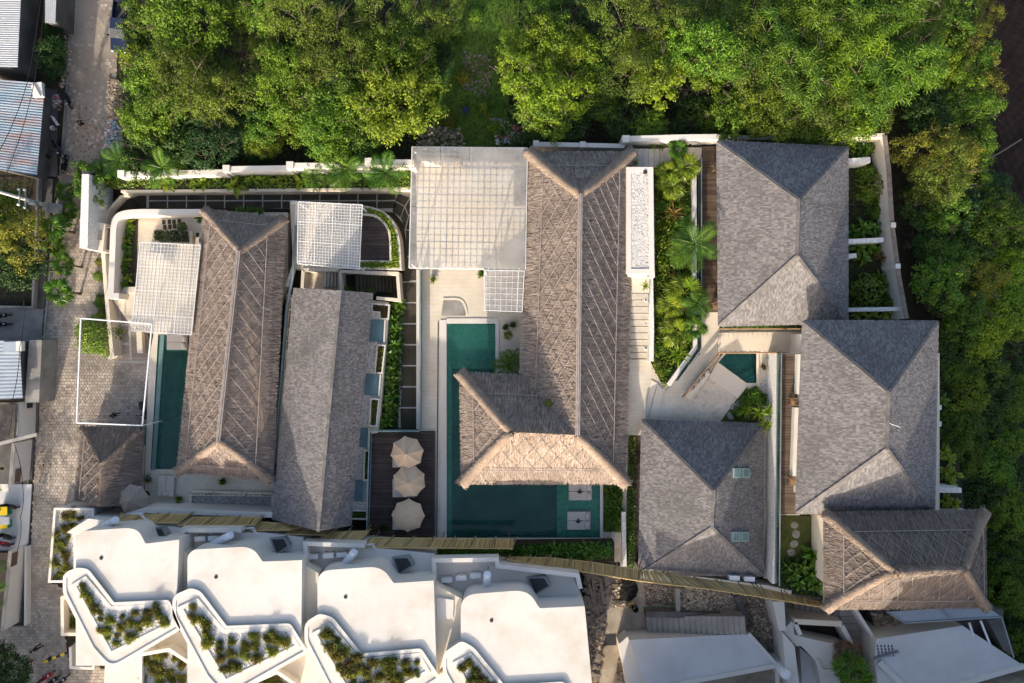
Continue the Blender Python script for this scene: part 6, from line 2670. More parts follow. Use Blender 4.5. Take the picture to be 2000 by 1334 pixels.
# ------------------------------------------------------------------ bamboo screens
bamboo_screen('bamboo screen below the small west terrace, leftmost of the row', [(233, 1006), (374, 1004)], [(216, 1020), (351, 1021)], 4.2, 4.9, 1)
bamboo_screen('bamboo screen below the grey gravel bed, second from the left', [(374, 1010), (511, 1010)], [(349, 1026), (501, 1025)], 4.2, 4.9, 2)
bamboo_screen('bamboo screen half under the gable roof corner, third from the left', [(505, 1019), (600, 1026)], [(488, 1036), (568, 1035)], 4.0, 4.7, 3)
bamboo_screen('narrow bamboo screen just below the gable roof tip, fourth from the left', [(575, 1031), (655, 1036)], [(558, 1043), (640, 1045)], 3.9, 4.6, 4)
bamboo_screen('bamboo screen between the gable roof tip and the parasol deck, fifth from the left', [(640, 1040), (718, 1037)], [(620, 1055), (711, 1055)], 4.1, 4.8, 5)
bamboo_screen('long bamboo screen below the parasol deck and the big pool', [(724, 1050), (1003, 1053)], [(706, 1069), (1002, 1071)], 4.1, 4.9, 6)
bamboo_screen('very long curved bamboo screen running right to the thatched pavilion', [(992, 1088), (1070, 1089), (1150, 1097), (1247, 1112), (1344, 1127), (1478, 1146), (1600, 1176)],
              [(990, 1093), (1066, 1106), (1150, 1118), (1247, 1134), (1390, 1151), (1500, 1168), (1602, 1185)], 4.1, 4.9, 7)
greenery('shrubbery', [(850, 1066), (1190, 1058), (1196, 1085), (1120, 1094), (1000, 1086), (850, 1086)], 2.6, 'leaf_garden', 3000, .28, .9, 24, lw=.4)
greenery('shrubbery', [(850, 1066), (1190, 1058), (1196, 1085), (1120, 1094), (1000, 1086), (850, 1086)], 2.4, 'leaf_dark', 1500, .3, .8, 25, lw=.45)
block('shrub_bed', [(846, 1064), (1200, 1060), (1200, 1098), (846, 1090)], 2.5, 0, 'soil', kind='structure')
block('bank', [(110, 1005), (720, 1040), (850, 1062), (846, 1092), (580, 1078), (330, 1060), (130, 1040)], 1.0, -.05, 'concrete', kind='structure')
for lab, pts, z in (('white strip of wall behind the leftmost bamboo screens', [(205, 1019), (283, 997), (533, 1006)], 3.6), ('blue-white wall strip below the second bamboo screen', [(350, 1030), (492, 1034)], 3.2), ('white wall strip under the long bamboo screen', [(712, 1074), (846, 1078)], 3.3)):
    mb = MB()
    mb.wall(pts, z, 0, .5)
    mb.build('retaining_wall', M['white'], None, label=lab, cat='wall')
mb = MB()
mb.wall([(1246, 1120), (1500, 1152), (1545, 1162)], 3.2, 0, .8)
mb.build('retaining_wall', M['white'], None, label='pale wall ledge between the third villa and the curved bamboo screen', cat='wall')

# ------------------------------------------------------------------ the white houses
ZR = 7.8


def white_house(label, roof, chev, bed, north, alcove, tank, acs, sky_, low=None, ordn='', mats=None):
    R_ = Ws(rounded(roof), ZR)
    c = sum(R_, Vector()) / len(R_)
    t = thing('white_house', label, 'house', (c.x, c.y, 0))
    mb = MB()
    mb.prism(R_, 0, 0, mside=1)
    mb.build('wall', [M['whiteroof'], M['white']], t)
    # shallow kerb along the curved edge
    mb = MB()
    mb.prism(Ws(north, 4.9), 0, 0, mside=1)
    mb.build('lower_roof', [M['white'], M['white']], t)
    mb = MB()
    mb.prism(Ws(rounded(chev), 7.97), 6.5, 0)
    mb.build('parapet_block', M['whiteroof'], t)
    mb = MB()
    mb.wall(rounded(chev), 8.05, 7.96, .3, True)
    mb.build('parapet_rim', M['white'], t)
    mb = MB()
    mb.wall(bed, 8.06, 7.96, .34, True)
    mb.build('planter_rim', M['white'], t)
    mb = MB()
    p = Ws(bed, 7.98)
    if area2(p) < 0:
        p.reverse()
    mb.poly(p)
    mb.build('planter_floor', M['gravelbase'], t)
    if alcove:
        mb = MB()
        mb.wall(alcove, 6.0, 4.88, .38)
        mb.build('alcove_wall', M['white'], t)
    if sky_:
        x, y, s = sky_
        mb = MB()
        q = Ws([(x - 22 * s, y - 14 * s), (x + 12 * s, y - 19 * s), (x + 22 * s, y - 3 * s), (x - 8 * s, y + 19 * s)], 5.5)
        q2 = [Vector((p.x, p.y, 4.85)) for p in q]
        for k, dz in enumerate((-.5, .15, .3, -.3)):
            q[k].z += dz
        mb.add(q + q2, [(3, 2, 1, 0), (0, 1, 5, 4), (1, 2, 6, 5), (2, 3, 7, 6), (3, 0, 4, 7)])
        s_ = mb.build('skylight_box', M['greymetal'], t)
        cc = sum(q, Vector()) / 4
        mb = MB()
        mb.poly([cc + (p - cc) * .78 + Vector((0, 0, .03)) for p in reversed(q)])
        mb.build('pane', M['windowglass'], s_)
    x, y = roof[2][0] - 70, roof[2][1] + 60
    mb = MB()
    mb.lathe(W(x, y, ZR), [(.16, -.02), (.16, .04), (.05, .05)], 10)
    mb.build('roof_drain', M['darkmetal'], t)
    if tank:
        a, b = W(*tank[0], 5.5), W(*tank[1], 6.9)
        tt = thing('water_heater', 'white cylindrical water heater on the ' + ordn + ' white house', 'water heater', (a.x, a.y, 4.9), 'water heaters behind the white houses')
        mb = MB()
        d = (b - a).normalized()
        mb.path([a - d * .05, a, b, b + d * .08], [.2, .33, .33, .2], 14)
        mb.build('drum', M['duct'], tt, smooth=False)
        for f in (.33, .66):
            mb = MB()
            p = a.lerp(b, f)
            mb.path([p - d * .03, p + d * .03], .345, 14)
            mb.build('band', M['whitemetal'], tt)
        for p in (a, b):
            mb = MB()
            mb.path([Vector((p.x, p.y, 4.85)), p], .06, 6)
            mb.build('foot', M['greymetal'], tt)
        for k in range(3):
            mb = MB()
            o = Vector((.35 + .14 * k, .1, 0))
            L0 = Vector((b.x, b.y, 5.0))
            mb.path([L0 + o, L0 + o + Vector((.7, .06 * k, 0)), L0 + o + Vector((1.0, -.3 - .1 * k, 0)), L0 + o + Vector((1.3, -.5, 0))], .035, 5)
            mb.build('water_pipe', M['whitemetal'], tt)
    for k, (x, y) in enumerate(acs):
        ac_unit(x, y, 4.9, .05, ORD[k] + ' white air conditioner from the left on the ' + ordn + ' white house', 'air conditioners behind the white houses')
    return t


BEDS = []
B1 = [(144, 1144), (166, 1130), (216, 1188), (324, 1182), (337, 1217), (216, 1277)]
white_house('leftmost white house, with a chevron-shaped succulent planter by the street',
            [(148, 1300), (148, 1038, 24), (268, 1030, 26), (284, 1062, 3), (350, 1054), (343, 1215), (216, 1300)],
            [(126, 1122, 12), (150, 1112, 6), (170, 1114, 8), (221, 1180, 4), (328, 1175, 5), (350, 1228, 6), (216, 1306, 22), (180, 1266), (126, 1158, 8)], B1,
            [(130, 1040), (172, 1013), (235, 1020), (352, 1030), (352, 1062), (200, 1058)], None, ((205, 1027), (226, 1016)), [], (308, 1046, .9), ordn='leftmost')
B2 = [(352, 1188), (385, 1173), (437, 1233), (561, 1228), (581, 1262), (440, 1331)]
white_house('second white house from the left, with an angular succulent planter',
            [(366, 1345), (366, 1074, 22), (492, 1067, 26), (513, 1097, 3), (590, 1094), (588, 1270), (440, 1362)],
            [(340, 1166, 12), (372, 1152, 6), (389, 1157, 8), (441, 1226, 4), (565, 1221, 5), (598, 1273, 6), (440, 1362, 22), (404, 1322), (340, 1202, 8)], B2,
            [(328, 1077), (355, 1040), (505, 1040), (592, 1050), (600, 1098), (500, 1112), (400, 1090)], [(357, 1062), (356, 1036), (470, 1036)], ((415, 1063), (451, 1045)), [(369, 1049), (397, 1048), (423, 1047)], (545, 1068, 1), ordn='second')
B3 = [(614, 1238), (644, 1222), (702, 1290), (818, 1279), (836, 1312), (700, 1385)]
white_house('third white house from the left, below the parasol deck',
            [(620, 1380), (620, 1115, 26), (745, 1106, 28), (769, 1139, 3), (847, 1134), (853, 1330), (700, 1430)],
            [(598, 1218, 12), (624, 1202, 6), (647, 1208, 8), (705, 1280, 4), (821, 1270, 5), (857, 1325, 6), (700, 1425, 22), (658, 1370), (598, 1252, 8)], B3,
            [(574, 1117), (596, 1062), (705, 1066), (850, 1082), (852, 1140), (640, 1127)], [(597, 1088), (596, 1062), (712, 1066)], ((671, 1104), (692, 1078)), [(615, 1083), (645, 1081), (671, 1079)], (786, 1106, 1.05), ordn='third')
B4 = [(889, 1296), (919, 1280), (977, 1349), (1090, 1341), (1106, 1372), (970, 1440)]
white_house('rightmost white house of the row, beside the sandy yard',
            [(900, 1480), (900, 1162, 30), (1030, 1152, 28), (1054, 1188, 3), (1142, 1184), (1157, 1345), (1150, 1480)],
            [(868, 1278, 12), (902, 1255, 8), (924, 1268, 8), (984, 1342, 4), (1100, 1335, 5), (1130, 1390, 6), (970, 1480, 22), (925, 1415), (868, 1312, 8)], B4,
            [(842, 1162), (846, 1096), (970, 1096), (1118, 1122), (1142, 1184), (1000, 1200), (880, 1182)], [(848, 1128), (847, 1095), (970, 1093), (972, 1106), (1128, 1124), (1134, 1150)], ((950, 1152), (952, 1121)), [(874, 1128), (902, 1124), (930, 1120)], (1052, 1146, 1.1), ordn='rightmost')
# lower terraces and gutters between the houses
for i, (lab, px, z) in enumerate((('lower cream terrace under the first chevron planter', [(205, 1300), (346, 1232), (360, 1240), (420, 1345), (420, 1420), (200, 1420)], 5.2),
                                  ('lower cream terrace under the second chevron planter', [(440, 1362), (592, 1272), (612, 1240), (660, 1360), (690, 1430), (440, 1430)], 5.2),
                                  ('lower cream terrace under the third chevron planter', [(700, 1425), (850, 1322), (872, 1310), (930, 1420), (930, 1460), (700, 1460)], 5.2))):
    block('lower_terrace', px, z, 0, 'creamplain', label=lab, cat='terrace')
for i, (lab, px, z) in enumerate((('cream gutter strip between the first and second white houses', [(340, 1055), (368, 1085), (366, 1180), (345, 1225), (338, 1215)], 6.6),
                                  ('cream gutter strip between the second and third white houses', [(583, 1096), (622, 1120), (622, 1210), (600, 1260), (583, 1262)], 6.6),
                                  ('cream gutter strip between the third and fourth white houses', [(842, 1137), (902, 1170), (902, 1256), (866, 1300), (848, 1320)], 6.6))):
    block('gutter_strip', px, z, 0, 'creamplain', label=lab, cat='gutter')
for px, m in (([(852, 1167), (886, 1172), (885, 1208), (853, 1210)], 'white'),):
    block('roof_sheet', px, 6.75, 6.6, m, label='small white sheet lying in the gutter strip beside the fourth house', cat='sheet')


def clumps(bed, z, n, where, seed, sc=1.0, pts=None, mind=14):
    rr = random.Random(seed)
    P_ = list(pts or [])
    xs, ys = [p[0] for p in bed], [p[1] for p in bed]
    tries = 0
    cx, cy = sum(xs) / len(xs), sum(ys) / len(ys)
    shrink = [(cx + (p[0] - cx) * .98, cy + (p[1] - cy) * .98) for p in bed]
    while len(P_) < n and tries < 4000:
        tries += 1
        x, y = rr.uniform(min(xs), max(xs)), rr.uniform(min(ys), max(ys))
        ok = all(inside((x + 7 * math.cos(a), y + 7 * math.sin(a)), bed) for a in (0, 1.57, 3.14, 4.71))
        if ok and y < 1345 and all(math.hypot(x - q[0], y - q[1]) > mind for q in P_):
            P_.append((x, y))
    P_ = [p for p in P_ if p[1] < 1350]
    P_.sort()
    for i, (x, y) in enumerate(P_):
        k = rr.randrange(5)
        tone = rr.choice(['low', 'rounded', 'spiky'])
        put('succ%d' % k, make_succulent(60 + k), W(x, y, z), rr.uniform(0, 6.28), sc * rr.choice((.6, .85, 1.0, 1.1, 1.25)),
            'brown-green succulent clump, ' + ORD[i] + ' from the left in ' + where, 'succulent', 'succulents in ' + where)


P1 = [(162, 1142), (171, 1160), (178, 1172), (188, 1187), (199, 1195), (195, 1209), (216, 1208), (239, 1205), (240, 1222), (262, 1198), (263, 1216), (287, 1196), (290, 1214), (309, 1193), (320, 1215), (195, 1230), (212, 1232), (210, 1246), (231, 1240), (229, 1256), (254, 1241), (272, 1232)]
clumps(B1, 7.98, 22, 'the planter of the leftmost white house', 1, 1.0, P1)
P2 = [(379, 1183), (386, 1206), (402, 1222), (405, 1243), (403, 1258), (428, 1262), (452, 1250), (455, 1272), (430, 1288), (437, 1310), (475, 1262), (480, 1280), (494, 1246), (503, 1262), (505, 1283), (520, 1245), (535, 1242), (552, 1257), (530, 1270), (465, 1300), (452, 1302)]
clumps(B2, 7.98, 21, 'the planter of the second white house', 2, 1.0, P2)
clumps(B3, 7.98, 30, 'the planter of the third white house', 3, 1.15, [(630, 1243), (645, 1258), (668, 1280), (663, 1300), (700, 1308), (725, 1296), (748, 1294), (770, 1290), (790, 1298), (815, 1292)], 15)
clumps(B4, 7.98, 7, 'the planter of the rightmost white house', 4, 1.1, [(917, 1292), (925, 1318)], 15)
for bed, z, n, sd in ((B1, 7.98, 1500, 61), (B2, 7.98, 1500, 62), (B3, 7.98, 900, 63), (B4, 7.98, 700, 64)):
    scatter('pebble', bed, z, 'pebble', n, .11, seed=sd, flat=.35)
# two sunken beds and the street planters
B5 = [(274, 1279), (330, 1269), (371, 1296), (373, 1350), (274, 1350)]
t = thing('planter_box', 'white walled planter with succulents below the first chevron, at the foot of the row', 'planter', W(320, 1310, 5.2))
mb = MB()
mb.wall(B5, 6.2, 5.19, .3, True)
mb.build('rim', M['white'], t)
mb = MB()
mb.poly(list(reversed(Ws(B5, 5.6))))
mb.build('planter_floor', M['gravelbase'], t)
clumps([(278, 1282), (330, 1272), (367, 1299), (369, 1345), (278, 1345)], 5.62, 12, 'the walled planter below the first chevron', 5, 1.05, [(287, 1286), (310, 1280), (325, 1280), (345, 1288), (300, 1304), (315, 1308), (333, 1312), (355, 1300), (283, 1326), (310, 1328), (352, 1322)])
scatter('pebble', B5, 5.6, 'pebble', 900, .11, seed=65, flat=.35)
B6 = [(494, 1334), (541, 1313), (575, 1336), (575, 1350), (494, 1350)]
t = thing('planter_box', 'small curved white planter below the second chevron', 'planter', W(535, 1335, 5.2))
mb = MB()
mb.wall(B6, 6.0, 5.19, .3, True)
mb.build('rim', M['white'], t)
clumps([(498, 1333), (541, 1317), (570, 1336), (570, 1345), (498, 1345)], 5.3, 3, 'the small curved planter below the second chevron', 6, 1.0, [(518, 1332), (541, 1327), (556, 1336)])
P0 = [(107, 994), (181, 995), (181, 1012), (146, 1041), (146, 1112), (126, 1125), (125, 1136), (96, 1136)]
t = thing('planter_box', 'tall white street planter with white pebbles and succulents beside the leftmost white house', 'planter', W(125, 1065, 0))
mb = MB()
mb.prism(Ws(P0, 3.3), 0)
mb.build('planter_body', M['white'], t)
mb = MB()
mb.wall(P0, 3.65, 3.29, .22, True)
mb.build('rim', M['white'], t)
scatter('pebble', P0, 3.3, 'pebble', 2200, .1, parent=t, seed=66, flat=.35)
clumps(P0, 3.32, 12, 'the tall street planter', 7, 1.05, [(127, 1008), (157, 1011), (130, 1027), (110, 1041), (133, 1051), (119, 1066), (133, 1085), (107, 1096), (131, 1106), (116, 1124), (145, 1023)])
t = thing('planter_box', 'white walled sunken planter on the street beside the first chevron', 'planter', W(142, 1205, 0))
mb = MB()
mb.wall([(121, 1168), (122, 1239), (168, 1239), (170, 1168)], 2.6, 0, .3, True)
mb.build('rim', M['creamplain'], t)
mb = MB()
mb.poly(list(reversed(Ws([(122, 1170), (168, 1170), (167, 1238), (123, 1238)], 1.2))))
mb.build('planter_floor', M['soil'], t)
clumps([(121, 1168), (122, 1239), (168, 1239), (170, 1168)], 1.5, 3, 'the sunken street planter', 8, 1.3, [(133, 1190), (140, 1212), (150, 1222)])
t = thing('walled_yard', 'small white walled yard with a row of steps at the foot of the street', 'yard', W(158, 1275, 0))
mb = MB()
mb.wall([(137, 1265), (138, 1304), (182, 1306), (181, 1262)], 1.8, 0, .25)
mb.build('wall', M['white'], t)
mb = MB()
mb.wall([(157, 1242), (158, 1277)], 2.0, 0, .25)
mb.build('wall', M['creamplain'], t)
for k in range(8):
    mb = MB()
    p, q = W(142, 1258 + k * 4, .3), W(152, 1258 + k * 4, .3)
    mb.bar(p - Vector((0, 0, .2)), q - Vector((0, 0, .2)), .16, .2)
    mb.build('step', M['concrete'], t)
t = thing('traffic_board', 'yellow sandwich board with a white sack beside the lowest chevron', 'board', W(232, 1310, 0))
for k, dx in enumerate((-3, 3)):
    mb = MB()
    p = W(233 + dx, 1312, .5)
    mb.box((p.x, p.y, .52), (.06, .9, 1.0), ry=.3 * (-1 if k == 0 else 1), rz=.3)
    mb.build('panel', M['yellow'], t)
mb = MB()
mb.blob(W(221, 1318, .35), .4, seed=5, sq=.9)
mb.build('sack', M['whitemetal'], None, label='white sack lying on the street beside the yellow board', cat='sack')

# ------------------------------------------------------------------ sandy yard, stairs and slab roofs at bottom right
sheet('sandy_yard', [(1150, 1100), (1620, 1170), (1640, 1420), (1150, 1420)], .01, 'sandy')
block('yard_floor', [(1180, 1150), (1262, 1160), (1262, 1260), (1225, 1262), (1232, 1420), (1172, 1420)], .1, -.05, 'sandy', kind='structure')
scatter('rubble', [(1143, 1112), (1185, 1116), (1180, 1215), (1165, 1340), (1150, 1340)], .02, 'rubble', 1100, .3, seed=71, pile=.7)
scatter('rubble', [(1170, 1115), (1220, 1120), (1212, 1165), (1175, 1170)], .1, 'rubble', 350, .3, seed=72, pile=.4)
scatter('rubble', [(1198, 1172), (1228, 1174), (1228, 1183), (1198, 1184)], .1, 'rubble', 160, .22, seed=73, pile=.3)
scatter('rubble', [(1208, 1290), (1225, 1290), (1232, 1345), (1208, 1345)], .1, 'rubble', 200, .3, seed=74)
scatter('rubble', [(1460, 1165), (1505, 1172), (1530, 1290), (1500, 1260), (1462, 1230)], .02, 'rubble', 700, .26, seed=75, pile=.4)
scatter('timber_scrap', [(1143, 1112), (1215, 1120), (1180, 1215), (1165, 1340), (1150, 1340)], .45, 'timberold', 90, .8, seed=171, flat=.12)
scatter('timber_scrap', [(1460, 1165), (1505, 1172), (1530, 1290), (1462, 1230)], .25, 'timberold', 40, .6, seed=172, flat=.12)
for i, (a, b) in enumerate((((1146, 1118), (1163, 1200)), ((1156, 1118), (1166, 1196)), ((1150, 1140), (1170, 1205)), ((1163, 1212), (1184, 1198)), ((1172, 1128), (1180, 1180)))):
    mb = MB()
    mb.bar(W(*a, .55 + .06 * i), W(*b, .5 + .06 * i), .26, .08)
    mb.build('timber_board', M['timberold'], None, label='weathered timber board, ' + ORD[i] + ' of five dumped in the yard beside the rightmost white house', cat='board', group='boards dumped in the yard')
mb = MB()
rr = random.Random(5)
mb.blob(W(1222, 1150, .12), 1.25, seed=8, n=22, rows=7, sq=.22, rough=.12)
mb.build('ash_heap', M['ash'], None, label='round black heap of burnt ash in the sandy yard', cat='ash heap')
for i, (x, y, m) in enumerate(((1232, 1180, 'bamboo'), (1239, 1185, 'black'))):
    t = thing('barrel', ('open straw-coloured barrel, left of the pair below the ash heap', 'open black barrel, right of the pair below the ash heap')[i], 'barrel', W(x, y, .1))
    mb = MB()
    n = 14
    L = W(x, y, .1)
    prof = [(.28, 0), (.32, .4), (.29, .8), (.25, .8), (.26, .1)]
    mb.lathe(L, prof, n)
    mb.build('drum', M[m], t, smooth=True)
    mb = MB()
    mb.path([L + Vector((.29 * math.cos(k * PI / 8), .29 * math.sin(k * PI / 8), .8)) for k in range(17)], .025, 5)
    mb.build('hoop', M['darkmetal'], t)
mb = MB()
mb.bar(W(1150, 1252, .13), W(1203, 1250, .13), 1.0, .04)
mb.build('drain_grate', M['darkmetal'], None, label='dark drain grate across the sandy yard', cat='drain')
# gravel bed with the low wall and the stair
t = thing('rubble_bed', 'walled bed of loose stones above the long grey stairs', 'bed', W(1380, 1175, 0))
mb = MB()
mb.wall([(1324, 1150), (1325, 1200)], 1.3, 0, .4)
mb.build('wall', M['concrete'], t)
mb = MB()
mb.wall([(1440, 1165), (1455, 1204), (1262, 1200)], 1.4, 0, .55)
mb.build('wall', M['darkconcrete'], t)
mb = MB()
mb.poly(list(reversed(Ws([(1326, 1140), (1440, 1155), (1450, 1200), (1326, 1198)], .8))))
mb.build('bed_floor', M['soil'], t)
scatter('stones', [(1326, 1142), (1440, 1160), (1448, 1200), (1326, 1198)], .8, 'rubble', 1600, .22, parent=t, seed=76)
scatter('rubble', [(1260, 1140), (1322, 1148), (1322, 1198), (1262, 1196)], .05, 'rubble', 600, .2, seed=77)
t = thing('stairs', 'long flight of grey steps between the stone bed and the first slab roof', 'stairs', W(1360, 1222, 0))
for k in range(18):
    x0, x1 = 1262 + k * 10.7, 1262 + (k + 1) * 10.7
    zz = .7 + k * .11
    mb = MB()
    mb.prism(Ws([(x0, 1204), (x1, 1204), (x1 + 2.2, 1240), (x0 + 3, 1238)], zz), 0)
    mb.build('step', M['greystep'], t)
mb = MB()
mb.bar(W(1258, 1186, .9), W(1318, 1182, .9), .05, .05)
mb.build('green_pipe', M['green'], None, label='green pipe lying above the grey stairs', cat='pipe')


def slab_house(label, px, z, m, sides=()):
    P_ = Ws(px, z)
    c = sum(P_, Vector()) / len(P_)
    t = thing('slab_house', label, 'house', (c.x, c.y, 0))
    mb = MB()
    mb.prism(P_, 0, 0, mside=1)
    mb.build('wall', [M[m], M['white']], t)
    return t


t = slab_house('house with a smooth pale grey slab roof beside the long grey stairs', [(1229, 1250), (1462, 1238), (1518, 1300), (1334, 1336), (1262, 1350)], 2.2, 'greyroof')
mb = MB()
mb.wall([(1462, 1238), (1518, 1300), (1520, 1360)], 2.35, 2.15, .35)
mb.build('parapet', M['white'], t)
mb = MB()
mb.wall([(1516, 1301), (1334, 1335), (1262, 1350)], 2.4, 2.1, .4)
mb.build('parapet', M['white'], t)
mb = MB()
mb.prism(Ws([(1209, 1258), (1226, 1243), (1262, 1345), (1225, 1345)], 1.9), 0)
mb.build('side_wall', M['white'], t)
t = thing('water_tank', 'round white water tank at the corner of the pale slab roof', 'tank', W(1526, 1306, 2.6))
mb = MB()
mb.lathe(W(1526, 1306, 2.4), [(.5, 0), (.5, 1.1), (.42, 1.25), (.1, 1.32)], 18)
mb.build('drum', M['whitemetal'], t, smooth=False)
mb = MB()
mb.lathe(W(1526, 1306, 3.72), [(.14, 0), (.14, .08), (.05, .1)], 10)
mb.build('lid', M['acwhite'], t)
block('tank_stand', [(1516, 1294), (1534, 1294), (1534, 1318), (1516, 1318)], 2.4, 0, 'white', label='white plinth carrying the round water tank', cat='plinth')
ac_unit(1430, 1124, 3.5, -.05, 'left of two air conditioners beneath the third villa, above the curved screen', 'air conditioners below the third villa')
ac_unit(1459, 1126, 3.5, -.05, 'right of two air conditioners beneath the third villa, above the curved screen', 'air conditioners below the third villa')
# palm house
block('white_wall', [(1509, 1175), (1532, 1175), (1535, 1232), (1522, 1232)], 3.0, 0, 'white', label='tall white wall end at the head of the right-hand stairs', cat='wall')
t = thing('stairs', 'pale concrete stairs at the foot of the thatched pavilion', 'stairs', W(1590, 1195, 0))
for k in range(8):
    x0 = 1552 + k * 11
    mb = MB()
    mb.prism(Ws([(x0, 1180), (x0 + 11, 1180), (x0 + 11, 1210), (x0, 1208)], .5 + .16 * k), 0)
    mb.build('step', M['greystep'], t)
t = thing('stairs', 'stone slab path stepping down beside the planted palm', 'stairs', W(1690, 1260, 0))
for k in range(11):
    y0 = 1190 + k * 14
    mb = MB()
    mb.prism(Ws([(1640 + k * 2.2, y0), (1672 + k * 4, y0), (1675 + k * 4.2, y0 + 13.4), (1640 + k * 2.2, y0 + 13.4)], 1.9 - .1 * k), -.5)
    mb.build('step', M['greystep'], t)
t = thing('white_house', 'stepped white house with a sunken palm planter, right of the sandy yard', 'house', W(1600, 1280, 0))
mb = MB()
mb.prism(Ws([(1528, 1232), (1548, 1212), (1552, 1240), (1600, 1252), (1652, 1262), (1662, 1290), (1690, 1300), (1690, 1345), (1606, 1345), (1594, 1292), (1565, 1262), (1555, 1262)], 2.6), 0)
mb.build('wall', M['white'], t)
mb = MB()
mb.prism(Ws([(1528, 1234), (1552, 1262), (1562, 1345), (1538, 1345)], 3.2), 0)
mb.build('wall', M['white'], t)
mb = MB()
mb.prism(Ws([(1562, 1264), (1594, 1292), (1608, 1345), (1568, 1345)], 1.2), 0)
mb.build('terrace', M['greyroof'], t)
mb = MB()
mb.wall([(1552, 1214), (1644, 1219)], 3.0, 0, .5)
mb.build('planter_wall', M['creamplain'], t)
mb = MB()
mb.wall([(1553, 1216), (1564, 1240)], 3.0, 0, .35)
mb.build('planter_wall', M['white'], t)
mb = MB()
mb.wall([(1645, 1222), (1666, 1262)], 2.8, 0, .4)
mb.build('planter_wall', M['white'], t)
mb = MB()
mb.poly(list(reversed(Ws([(1556, 1218), (1644, 1221), (1658, 1262), (1600, 1250), (1562, 1238)], .4))))
mb.build('planter_floor', M['soil'], t)
mb = MB()
mb.wall(rounded([(1596, 1290), (1604, 1312, 12), (1650, 1312, 6)]), 2.85, 2.3, .3)
mb.build('parapet', M['white'], t)
t = slab_house('house with a large white slab roof at the bottom right corner', [(1712, 1248), (1880, 1222), (2002, 1302), (1900, 1330), (1716, 1345), (1708, 1290)], 4.2, 'greyroof')
mb = MB()
mb.wall([(2002, 1302), (1898, 1332), (1850, 1340)], 4.4, 4.1, .4)
mb.build('parapet', M['white'], t)
mb = MB()
mb.wall([(1718, 1294), (1770, 1345)], 4.5, 4.15, .5)
mb.build('parapet', M['white'], t)
block('ledge', [(1698, 1318), (1720, 1312), (1770, 1345), (1705, 1345)], 2.8, 0, 'greyroof', label='low white ledge at the left corner of the large slab roof', cat='ledge')
t = thing('pierced_wall', 'white wall with rows of small square holes beside the large slab roof', 'wall', W(1730, 1265, 0))
q = Ws([(1700, 1215), (1712, 1290), (1757, 1276)], 0)
a_, b_ = W(1706, 1245, 3.2), W(1712, 1289, 3.2)
mb = MB()
mb.wall([(1671, 1190), (1706, 1245), (1710, 1288)], 3.4, 0, .3)
mb.build('wall_body', M['white'], t)
mb = MB()
mb.wall([(1710, 1288), (1757, 1274)], 4.6, 4.2, .12)
mb.build('top_rail', M['greymetal'], t)
for r in range(4):
    for k in range(5):
        p = W(1714 + k * 7 + r, 1262 + r * 6, 4.22)
        mb = MB()
        mb.box((p.x, p.y, 4.215), (.12, .2, .03))
        mb.build('hole', M['darkmetal'], t)
t = thing('canopy', 'grey metal canopy under the lower eave of the thatched pavilion', 'canopy', W(1840, 1200, 0))
mb = MB()
mb.prism(Ws([(1732, 1195), (1925, 1183), (1956, 1205), (1767, 1217)], 4.6), 4.5, bottom=True)
mb.build('canopy_sheet', M['bluegrey'], t)
for pts in ([(1732, 1195), (1767, 1217)], [(1767, 1217), (1956, 1205)], [(1956, 1205), (1980, 1284)], [(1835, 1189), (1862, 1211)]):
    mb = MB()
    mb.bar(W(*pts[0], 4.66), W(*pts[1], 4.66), .12, .1)
    mb.build('frame_bar', M['greymetal'], t)
for q in ((1738, 1196), (1920, 1186), (1950, 1205), (1768, 1216)):
    mb = MB()
    p = W(*q, 4.5)
    mb.box((p.x, p.y, 2.2), (.12, .12, 4.6))
    mb.build('post', M['greymetal'], t)
block('side_wall', [(1930, 1212), (1956, 1206), (1980, 1282), (1960, 1270)], 3.6, -4, 'darkconcrete', label='dark grey side wall right of the large slab roof', cat='wall')
for i, (a, b) in enumerate((((1893, 1216), (1905, 1255)), ((1915, 1212), (1935, 1262)))):
    mb = MB()
    mb.bar(W(*a, 4.4), W(*b, 4.0), .16, .12)
    mb.build('girder', M['whitemetal'], None, label=('left', 'right')[i] + ' pale girder between the metal canopy and the dark side wall', cat='girder')
scatter('timber_scrap', [(1706, 1198), (1765, 1205), (1770, 1235), (1712, 1240)], 1.5, 'rubble', 420, .34, seed=80, pile=1.0)
block('court', [(1700, 1190), (1960, 1190), (1960, 1260), (1712, 1250)], 1.5, -5, 'darkconcrete', kind='structure')
block('south_bank', [(1150, 1336), (2000, 1340), (2400, 1340), (2400, 1700), (1150, 1700)], -.02, -6, 'sandy', kind='structure')
